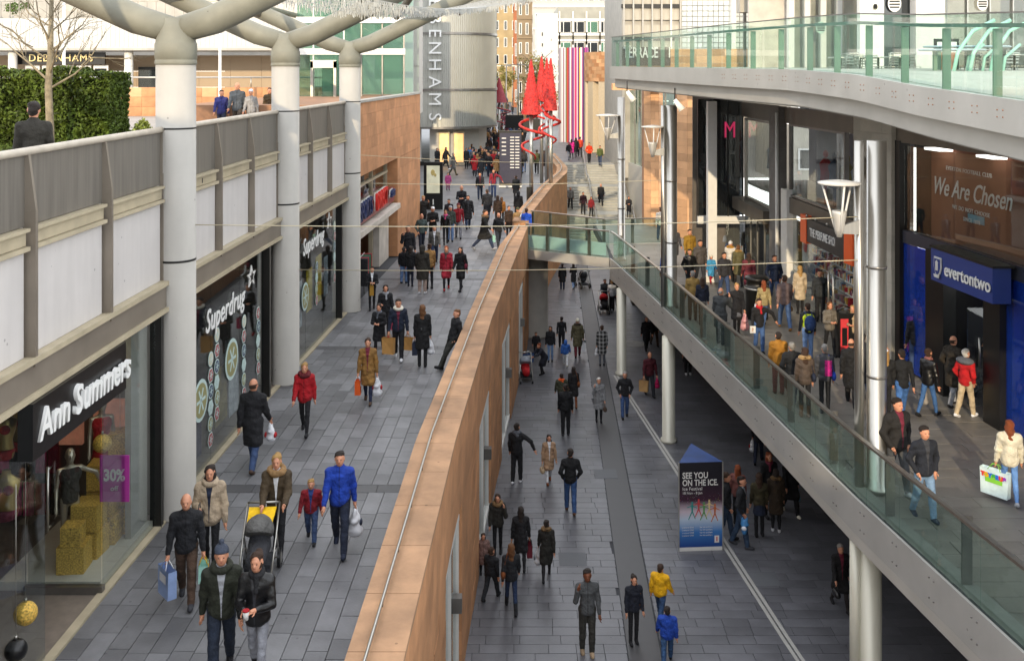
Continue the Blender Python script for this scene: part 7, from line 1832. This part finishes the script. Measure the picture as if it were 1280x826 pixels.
put('M',655,300,259,190,'stand','jacket','#8a6f4a','brown','beanie','olive','person in olive beanie and tan jacket at the bridge end', shift=(-.3,0,0))
put('M',661,308,262,185,'stand','jacket','#2456c4','navy','short','br','person in bright blue jacket at the left end of the footbridge', shift=(-.1,.6,0))
o = put('M',655,216,184,180,'walk','jacket','#2c2a2c','ljeans','long','br','woman in dark top and light jeans near the tall cone sculpture')
put('M',671,217,186,178,'walk','jacket','#4a4c2c','black','short','br','man in olive jacket between the sculpture poles')
put('M',680,215,187,170,'walk','coat','#232127','black','short','dk','dark coated shopper beside the right sculpture pole')

# --- far crowd on the street
rnd = random.Random(77); CC = ['black','black','navy','#1d1b1f','dgrey','#2b211c','brown','#24262b','maroon','olive','grey','#15151a','#3a2f2a','jeans','tan','red','stone']
CN = {'black':'black','navy':'navy','#1d1b1f':'near black','dgrey':'charcoal','#2b211c':'dark brown','brown':'brown','#24262b':'slate','maroon':'maroon','olive':'olive','grey':'grey','#15151a':'inky black','#3a2f2a':'umber','jeans':'denim blue','tan':'tan','red':'red','stone':'stone coloured'}
HN = {'short':'short hair','long':'long hair','beanie':'a beanie','bun':'tied hair','hood':'a raised hood'}
spots = []; FL = set()
def far_label(away, c, tp, hr, ln, where):
    h_ = {'short':'short hair','long':'long hair','beanie':'beanie','bun':'tied hair','hood':'hood up'}[hr]
    t_ = 'far shopper %s, %s %s, %s, %s trousers, %s' % ('walking away' if away else 'approaching', c, {'coat':'coat','puffer':'puffer'}.get(tp,'jacket'), h_, ln, where)
    k = 0
    while t_ in FL: k += 1; t_ = t_.replace('far shopper', ('slim','broad','tiny','small','blurred')[k-1]+' shopper') if 'far shopper' in t_ else t_ + ' too'
    FL.add(t_); return t_
for i in range(125):
    for _ in range(40):
        yf = 130+ (226-130)*(rnd.random()**1.1); xc0 = np.interp(yf,[132,160,200,226],[612,600,588,592]); xc1 = np.interp(yf,[132,160,200,226],[658,662,652,650])
        x = rnd.uniform(xc0, xc1)
        if all(abs(x-a) > 3.4 or abs(yf-b_) > 3.2 for a, b_ in spots): break
    spots.append((x, yf)); c = rnd.choice(CC); tp = rnd.choice(('coat','jacket','coat','puffer')); hr = rnd.choice(('short','long','short','beanie','bun','hood')); away = rnd.random() < .5
    lg = rnd.choice(('black','navy','jeans','dgrey','black')); LN = {'black':'black','navy':'navy','jeans':'blue','dgrey':'grey'}[lg]
    Y = F*EYE/(yf-HZ); where = 'by the tower' if x < 618 else ('mid street' if x < 640 else 'near the tree')
    put('M', x, yf, yf-F*rnd.uniform(1.6,1.82)/Y, 180 if away else rnd.uniform(-25,25), rnd.choice(('walk','stride','stand','pocket')), tp, c, lg, hr, c if hr in ('hood','beanie') else rnd.choice(('dk','br','lb','bl')), far_label(away, CN[c], tp, hr, LN, where), group='distant crowd on the street', fem=hr in ('long','bun'))

# --- plaza and steps
put('M',736.5,204,178,5,'pocket','jacket','#d63a14','black','short','br','man in bright orange red jacket at the top of the steps'); 
put('M',750,207,181,-10,'walk','jacket','#4f5a2e','#2b3a58','short','dk','man in green jacket starting down the steps')
put('M',711,200,177,10,'walk','jacket','#1d1c20','#8a8a90','short','dk','man in dark jacket and pale trousers on the plaza')
put('M',714.5,198,173,182,'walk','coat','#d42a8a','black','long','dk','person in vivid pink coat on the plaza')
put('M',720,197,171,180,'walk','coat','#1c1a20','black','long','dk','dark coated figure next to the vivid pink coat')
put('M',725,196,169,180,'walk','jacket','#c9402a','black','short','br','figure in orange red top before the striped hoarding')
# on the steps: stand them on a tread
def on_steps(x, yh, h, *a, **k):
    for Y in fr(72,88,64):
        z = EYE - (yh-HZ)/F*Y - h
        # height of the steps at Y
        y_ = 71.5; zz = LOW
        for i in range(nst):
            dy = .42
            if i in (9,18): dy = 2.1
            if y_ <= Y: zz = LOW + .163*(i+1)
            y_ += dy
        if z >= zz-.09 and z <= zz+.09:
            z = zz; break
    z = zz
    return person(a[-1], Vector(((x-640)/F*Y, Y, z)), h, R(a[0]), *a[1:-1], **k)
on_steps(751,228.5,1.78,0,'walk','coat','black','black','bald','br','bald man in long black coat coming down the steps')
on_steps(729,239.5,1.74,2,'bags','jacket','#3a1f28','black','short','dk','man in dark maroon jacket on the lower steps with a white bag')
on_steps(739,245,1.62,2,'bags','jacket','#7c1a22','black','long','br','woman in dark red top on the lower steps')
on_steps(713,233,1.76,5,'walk','jacket','#6f6c6a','black','short','gr','man in grey jacket on the left of the steps')
on_steps(786,245,1.62,-5,'hold','coat','#201f22','black','long','dk','woman in black with a pale bag at the right of the steps')

# --- lower street
put('L',703,362,331,180,'stand','coat','#17171c','#1f2c48','short','dk','man in black coat under the footbridge with his back turned')
put('L',717,361,332,185,'push','coat','#131318','ljeans','long','dk','woman in dark coat under the footbridge pushing a buggy')
pushchair('dark buggy under the footbridge pushed by the woman in dark coat', P(728,359,LOW), R(200), 'black','dgrey')
o = put('L',756,386,347,0,'push','jacket','#1b222e','black','short','br','man in dark jacket pushing a bright red pushchair', mirror=False)
pushchair('bright red hooded pushchair on the lower street', P(755,391,LOW), 0, '#b01018','black')
put('L',768,384,340,170,'walk','coat','#121216','black','short','dk','dark figure passing behind the cream column by the bridge')
put('L',765,388,350,175,'stand','jacket','white','black','short','bl','figure in white top half hidden by the cream column')
put('L',664,389,360,10,'kidwalk','jacket','#221d20','brown','short','dk','child in dark clothes by the left wall of the lower street')
put('L',671,400,356,8,'phone','jacket','#101014','black','short','dk','man in black looking at his phone by the left wall', shoes='white')
put('L',677,388,349,5,'walk','jacket','#1c3fa6','black','short','dk','person in royal blue jacket by the left wall')
put('L',702,436,397,178,'walk','sweater','#17191d','black','short','dk','man in black jumper walking away with a green strap bag')
o = put('L',722,446,397,178,'bags','coat','#55503a','#5a1522','beanie','cream','person in olive parka and white bobble hat with burgundy trousers', extra=(('fur','#3a3128'),)); bag('large white printed carrier beside the olive parka', o,'bags','L','carrier','white','navy',.44,.36)
put('L',707,457,425,176,'kidwalk','puffer','#2f5da8','white','hood','#2f5da8','small child in blue hooded coat and white trousers', shoes='cream')
o = put('L',752.5,457,406,180,'stand','coat','plaid','grey','bun','br','woman in grey checked coat walking away alone'); bag('small white bag held by the woman in checked coat', o,'stand','R','plastic','white',None,h_=.8)
put('L',670,444,415,10,'kidstand','jacket','#1a181c','black','short','dk','child in black jacket near the red and blue pushchair')
put('L',688,452,407,-5,'stand','jacket','#17171c','#6f8db8','long','dk','woman in black jacket and pale jeans near the pushchair')
o = put('L',681,468,426,-60,'bend','coat','#1a1c28','black','bun','#5f1a20' if False else 'gi','red haired woman in dark coat bending over the pushchair'); bag('blue and white patterned tote of the bending woman', o,'bend','R','carrier','#274a7c','white',.46,.36,dz=.2)
pushchair('red and blue pushchair parked by the left wall', P(657,476,LOW), R(5), '#8a8f98','#b3141c')
put('L',702,512,467,180,'kidstand','puffer','#3e4030','black','short','dk','child in olive jacket with an orange hood', extra=(('hoodback','orange'),))
o = put('L',717,508,456,182,'walk','coat','#151417','#6a3a20','long','dk','woman in black coat with tan boots and a brown bag', boots=True, shoes='#6a3a20'); strapbag('brown leather bag of the woman with tan boots', o,'#7a4420',-1)
put('L',707,544,479,180,'stand','jacket','#101115','black','short','dk','balding man all in black with his back turned', shoes='dgrey')
o = put('L',748.5,527,471,0,'phone','coat','#7f8082','black','short','wh','elderly woman in pale grey coat with a brown bag', fem=True); bag('brown handbag of the elderly woman in grey', o,'phone','L','handbag','brown')
put('L',781,522,463,-2,'pocket','jacket','#17171b','#3d5580','short','gr','grey haired man in black jacket and jeans near the drain line')
o = put('L',812,495,438,8,'bags','jacket','#4c1520','#23262d','bald','br','bald man in burgundy jacket with brown and pink bags', mirror=False); bag('two toned brown paper bag of the man in burgundy', o,'bags','R','paper','#b08a5a',None,.36,.40,rz=1); bag('hot pink bag of the man in burgundy', o,'bags','L','plastic','#c2185b',None,h_=.9)
put('L',808,437,394,4,'walk','coat','#101014','black','bald','br','bald man in long black coat by the round inset stone')
put('L',818,432,393,10,'walk','jacket','#1b1a1d','brown','short','dk','figure half hidden behind the bald man in long black coat')
put('L',860,468,415,0,'stand','coat','#131316','black','short','dk','shopper standing in the shade under the balcony', shoes='white')
put('L',646,603,528,165,'reach','jacket','#16171b','black','short','dk','young man in black hoodie stretching out one arm', extra=(('hoodback','grey'),), shoes='white', mirror=True)
o = put('L',686,603,541,8,'bags','coat','#a38468','white','long','dk','dark haired woman in beige shearling coat and white jeans', inner='white', shoes='#7a4018'); bag('cream handbag of the woman in beige shearling', o,'bags','L','handbag','#b09a7c')
put('L',713,640,559,180,'pocket','jacket','#111114','#34507c','short','dk','man in black fleece and jeans walking away down the middle', shoes='#5a3a22')
o = put('L',622,692,616,0,'phone','puffer','#2b2823','black','long','br','long haired woman in dark parka talking on her phone', extra=(('fur','#7a5c3a'),)); strapbag('black tote with a white round print beside the woman on her phone', o,'black',-1)
o = put('L',651,710,631,182,'bags','coat','#17161a','black','long','dk','dark haired woman in black coat seen from behind with bags'); bag('red and black patterned bag of the woman in black coat', o,'bags','R','paper','#6a1c2a','black',.30,.32); bag('tan handbag of the woman in black coat', o,'bags','L','handbag','#9a7448')
o = put('L',683,723,656,178,'walk','coat','#1d1c18','black','bun','dk','girl in dark fur hooded coat with a white bag', extra=(('fur','#6f5638'),)); bag('white carrier of the girl in fur hooded coat', o,'walk','R','plastic','white','grey')
put('L',604,718,666,6,'kidstand','coat','#7b5f58','black','long','br','small girl in dusky pink coat by the left wall', fem=True)
put('L',614,748,684,150,'kidwalk','jacket','#14161c','#1e2126','short','br','boy in dark quilted jacket with his back turned')
o = put('L',639,763,676,186,'walk','jacket','#191b20','#20304e','long','lb','woman with straight blonde hair in black jacket and boots', boots=True, mirror=False); strapbag('brown bag with a long strap worn by the straight haired blonde', o,'#7a4420',1)
put('L',569,766,680,20,'pocket','puffer','#35331f','navy','long','dk','woman in olive fur hooded parka half hidden by the parapet', extra=(('fur','#8a6b45'),), boots=True, shoes='#6b4a2c')
put('L',734,817,709,2,'phone','sweater','#4a4c4e','#34332f','short','dk','man in grey zip jumper and work trousers talking on his phone', skin='c', shoes='#a08a70', mirror=False)
o = put('L',792,804,717,12,'stand','jacket','#141825','black','bun','dk','woman in navy jacket looking towards the two boys', boots=True); strapbag('tan shoulder bag of the woman in navy jacket', o,'#9a6434',1)
put('L',825,776,705,150,'kidwalk','puffer','#e0a80c','#2d4668','short','br','boy in bright yellow jacket near the bottom of the picture')
put('L',834,829,758,172,'kidwalk','puffer','#173f9c','#2c4a70','short','dk','boy in bright blue padded jacket at the bottom edge')
put('L',907,676,588,80,'pocket','jacket','#17181b','#2a3a50','short','br','man in black jacket right beside the triangular banner')
o = put('L',926,683,593,70,'pocket','sweater','#1b1c20','#2d4058','short','dk','man in black and grey top with jeans beside the banner', inner='lgrey', shoes='dgrey'); bag('bright printed carrier bag held behind the man in black and grey', o,'pocket','L','plastic','#3a7ab0','white')
put('L',922,655,580,160,'stand','jacket','#7a4a44','black','long','gi','ginger haired woman in dusty pink behind the men by the banner')
put('L',949,670,590,175,'stand','jacket','#3a3420','black','long','br','woman in olive jacket and short skirt under the balcony', boots=True, skirt='navy')
put('L',970,664,585,170,'stand','coat','#33271a','black','long','dk','woman in brown fur hooded parka under the balcony', extra=(('fur','#6a5030'),), shoes='white')
put('L',961,646,564,10,'stand','coat','#141316','black','long','gi','ginger woman in black with a red scarf under the balcony', extra=(('scarf','wine'),))
o = put('L',988,642,565,8,'walk','coat','#141417','black','short','dk','man in black duffle coat at the right of the banner group', shoes='cream'); bag('pale blue bag of the man in duffle coat', o,'walk','L','plastic','#8fb0c8',None,h_=.9)
o = put('L',948,578,530,160,'walk','jacket','#16171f','navy','short','dk','shopper partly hidden by the balcony above the banner group'); bag('white bag carried under the balcony above the banner group', o,'walk','R','plastic','white','red')
o = put('L',1050,760,675,5,'walk','coat','#121013','#2a2424','short','gr','woman in long dark fur coat and wine dress beside the lower column', inner='wine', fem=True); bag('black handbag of the woman in long fur coat', o,'walk','R','handbag','leather')

# --- right balcony
put('M',863,290,252,0,'hold','jacket','#4a4440','black','short','br','shopper in patterned jacket and red scarf at the escalator head', extra=(('scarf','red'),), inner='red')
put('M',826,301,257,182,'walk','sweater','#d6cfc4','#2c3b58','short','br','man in white shirt and jeans near the middle column')
o = put('M',822,372,310,178,'stand','sweater','#1f4f9c','#2b4058','short','dk','man in blue shirt at the balustrade looking over the void', shift=(.35,0,0)); strapbag('dark strap bag of the man in blue shirt', o,'black',-1)
put('M',862,338,284,2,'walk','jacket','#8a6a1e','olive','short','br','man in mustard jacket behind the black leather jacket')
put('M',862,366,310,4,'pocket','jacket','leather','#1b1e24','short','dk','man in glasses and black leather jacket by the blue coated girl')
put('M',875,357,297,5,'walk','jacket','#4a4543','#2b2d33','short','dk','man in grey hoodie holding the hand of the small girl')
put('M',889,354,319,4,'kidwalk','coat','#3f8fc0','#a01828','beanie','cream','small girl in sky blue coat, cream hat and red tights', shoes='maroon', fem=True)
o = put('M',923,357,304,178,'walk','coat','#5c573a','#3a2f26','short','lb','woman in olive parka walking away with a light blue bag', extra=(('fur','#a5824a'),), fem=True, boots=True); bag('large light blue paper bag of the woman in olive parka', o,'walk','R','paper','#7fb4d8','white',.34,.42)
put('M',913,352,301,150,'stand','puffer','#cfcac2','black','beanie','white','figure in white puffer with gold fur hood at the recessed entrance', extra=(('fur','#b8862e'),))
put('M',855,400,338,180,'stand','jacket','#8f7440','brown','short','gr','elderly man in tan jacket leaning at the glass balustrade', shift=(.28,0,0))
put('M',867,406,346,175,'stand','jacket','#141a2c','brown','long','br','woman in navy jacket at the glass balustrade', shift=(.28,0,0))
put('M',889,430,359,150,'phone','coat','#3d4042','dgrey','bald','gr','balding man in grey coat on the phone at the balustrade', shift=(.28,0,0))
o = put('M',921,418,353,0,'reach','coat','#15151a','black','bun','bl','blonde woman in black coat walking with a pink bag', mirror=True, skirt='grey'); bag('pale pink carrier bag of the blonde in black', o,'reach','R','plastic','#c98f92',None,h_=1.2)
o = put('M',949,441,372,2,'reach','sweater','#141418','#3f5c8c','short','br','man in black jumper with bright red scarf holding papers', extra=(('scarf','#b3121e'),), mirror=False); p = hand(o,'reach','R'); t = thing('leaflet','white leaflets in the hand of the man with red scarf','paper',p); MB().box(-.08,.08,-.01,.01,-.1,.1).build('sheet', M_offw, t, local=True)
o = put('M',955,408,348,178,'walk','jacket','#9a8a62','#4f6a98','long','gi','woman with long auburn hair in beige jacket walking away'); bag('white and red bag of the auburn haired woman', o,'walk','R','plastic','white','red',h_=1.1)
o = put('M',981,411,341,178,'walk','jacket','#6b5a58','#4a6288','short','br','man in mauve jacket and jeans walking away with a brown case', shoes='#8a6030'); bag('brown leather satchel of the man in mauve jacket', o,'walk','R','handbag','#6b4a20')
o = put('M',1010,450,378,180,'stand','sweater','#20242c','ljeans','short','br','man in yellow high visibility vest with his back turned'); 
v = bpy.data.objects.new('high_visibility_vest', PM('vestmesh', vest_mesh)); COL.objects.link(v); v.parent = o; set_mats(v, [mat('hivis_yellow', (.62,.78,.03), rough=.7, var=.05)])
MBs = MB().box(-.17,.17,.135,.155,1.0,1.05); MBs.build('reflective_band', M_offw, o, local=True); backpack('navy backpack worn over the yellow vest', o, '#27406e')
put('M',1037,444,375,5,'hold','jacket','#6a645c','black','long','lb','woman in grey patterned coat looking at her phone by the perfume shop'); L_g = P(1045,446)
put('M',1066,446,387,-30,'hold','jacket','#a08c70','#27304a','long','bl','blonde woman half hidden by the steel column')
put('M',973,492,414,180,'stand','puffer','#9a6a20','maroon','short','dk','man in ochre padded coat among the group at the balustrade')
put('M',990,508,426,178,'pocket','coat','#14161a','navy','short','gr','grey haired man in black coat among the group at the balustrade')
o = put('M',1006,521,433,176,'stand','jacket','#4c4038','black','long','br','woman in taupe jacket with fur hood and brown boots at the balustrade', extra=(('fur','#a5875c'),), boots=True, shoes='#5a3a24'); strapbag('navy quilted bag of the woman in taupe jacket', o,'navy',-1,1.0)
o = put('M',1031,516,429,172,'stand','jacket','#3f4046','#16181d','short','gr','older woman in grey jacket with a magenta back panel', fem=True); MB().box(-.02,.16,.125,.165,.98,1.36).build('magenta_panel', cloth('magenta'), o, local=True); strapbag('bright blue bag beside the magenta panel jacket', o,'#2248b0',-1,.95)
put('M',1064,506,420,160,'walk','coat','#121215','black','bald','br','bald man in black coat just left of the steel column')
put('M',1107,524,436,180,'stand','puffer','#1d1e20','black','beanie','white','fair haired woman in black puffer and white beanie', fem=True, extra=(('long','bl'),))
o = put('M',1128,524,433,176,'walk','sweater','#16181c','#3f68a4','short','dk','man in black jumper and bright jeans walking to the club shop', mirror=True)
o = put('M',1160,520,433,120,'bags','jacket','leather','#3d6499','bun','br','woman in leather jacket and flowered scarf outside the club shop', extra=(('scarf','#8a5a54'),), boots=False); bag('silver grey bag of the woman in flowered scarf', o,'bags','R','plastic','#8f8a86',None,h_=1.1)
put('M',1191,507,418,120,'pocket','coat','#2a241c','#8f9299','bald','br','bald man in brown coat outside the club shop door')
o = put('M',1207,521,434,118,'pocket','jacket','#b3121a','#b9a88c','short','wh','white haired man in red and grey jacket and cream trousers', shoes='white'); MB().ball((0,.02,1.42),(.245,.165,.10), n=18, k=10).build('grey_yoke', cloth('grey'), o, local=True)
put('M',1224,500,428,100,'walk','jacket','#101013','black','short','dk','figure in black entering the club shop', shift=(.2,.3,0))
put('M',1121,617,494,20,'pocket','puffer','#1e1c1b','#4a4c50','short','dk','young man in black parka beside the thick steel column', inner='wine', shoes='lgrey', nomirror=True, mirror=False)
put('M',1155,648,529,8,'pocket','jacket','#171b25','#6f8aa8','short','dk','young man in navy jacket with lime zips and faded jeans', inner='dgrey', shoes='navy', nomirror=True, mirror=False)
o = put('M',1262,628,522,165,'bags','puffer','#cfc8b4','#5c84bd','long','gi','woman in cream jacket and blue jeans at the right edge', mirror=False, shoes='lgrey'); t = bag('large colourful toy shop carrier bag with bright letters', o,'bags','L','carrier','#cfe4e8','#7fc43c',.55,.48,rz=.9)
for i, (ch_, c_) in enumerate(zip('TOYSRUS', ('#d63a3a','#e0a020','#2f6ad0','#3aa04a','#2f6ad0','#d63a3a','#8a3ab0'))):
    me = text_mesh(ch_, .105, mat('toy_'+c_, c_, rough=.5, var=0), ext=.002, bold=.01)
    for sx_ in (1,-1):
        m2 = me.copy(); m2.transform(Matrix.Translation((sx_*.076,(-.21+i*.07)*(1 if sx_ > 0 else -1),-.22)) @ Matrix.Rotation(R(90)*sx_,4,'Z')); link('letter', m2, t, local=True)
rnd = random.Random(5)
for (x, yf, h, rz, pose, top, c, lg, hr, hc, lab) in (
  (905,372,1.7,5,'walk','jacket','#2b2b30','jeans','short','dk','man in charcoal jacket behind the blonde with the pink bag'),
  (936,372,1.66,175,'walk','coat','#6a2a34','black','long','br','woman in burgundy coat walking away past the litter bin'),
  (968,380,1.74,4,'pocket','jacket','#1b2740','jeans','short','br','man in navy jacket between the auburn woman and the mauve jacket'),
  (1000,392,1.62,178,'stand','coat','#b6a58c','black','long','bl','woman in camel coat at the left end of the perfume shop'),
  (1025,402,1.70,-20,'stand','jacket','#26292c','black','short','dk','person in dark grey browsing the perfume shop window'),
  (843,332,1.7,8,'walk','coat','#3b3a3e','black','long','dk','woman in dark grey coat just right of the middle column'),
  (905,325,1.75,180,'walk','jacket','#7a7f86','jeans','short','br','man in pale grey jacket heading for the recessed doors'),
  (934,330,1.68,0,'walk','coat','#1a1a1e','black','bun','br','woman in black leaving the recessed doors'),
  (1078,500,1.72,178,'walk','coat','#23262e','jeans','short','dk','man in slate coat just behind the thick steel column'),
  (1094,470,1.66,5,'walk','jacket','#8d8478','black','long','lb','woman in pale taupe jacket between the column and the limestone pier'),
  (1145,470,1.74,178,'stand','jacket','#1f1f22','jeans','short','br','man in black looking into the blue shop window')):
    Y = F*EYE/(yf-HZ); put('M', x, yf, yf-F*h/Y, rz, pose, top, c, lg, hr, hc, lab)
# --- upper terrace, left
o = put('U',42,None,125,200,'stand','sweater','#2f2c26','#2b3448','short','dk','man in dark grey jumper and jeans walking beside the hedge', h=1.78, mirror=False)
def upp(x, yh, h, *a, **k): 
    Y = 34.; z = UP; return person(a[-1], Vector(((x-640)/F*Y, Y+k.pop('dy',0), UP)), h, R(a[0]), *a[1:-1], **k)
upp(277,104,1.60,10,'walk','jacket','#2c2f6a','#22263a','short','br','teenager in navy and blue tracksuit on the upper terrace')
upp(297,97,1.86,5,'walk','jacket','#4a4f55','#4a4036','bald','br','bald man in slate jacket on the upper terrace')
upp(314,105,1.62,0,'walk','jacket','#8d8a88','#b09478','beanie','white','woman in pale grey coat and white bobble hat on the upper terrace', fem=True)
upp(324,107,1.60,0,'stand','jacket','#4a3a24','brown','short','dk','dark haired companion behind the pale grey coat', dy=1.5)
put('U',186,None,118,0,'stand','jacket','#8a7a70','black','long','br','distant woman by the annexe window on the upper terrace', h=1.65, shift=(-.5,0,0)) if False else None
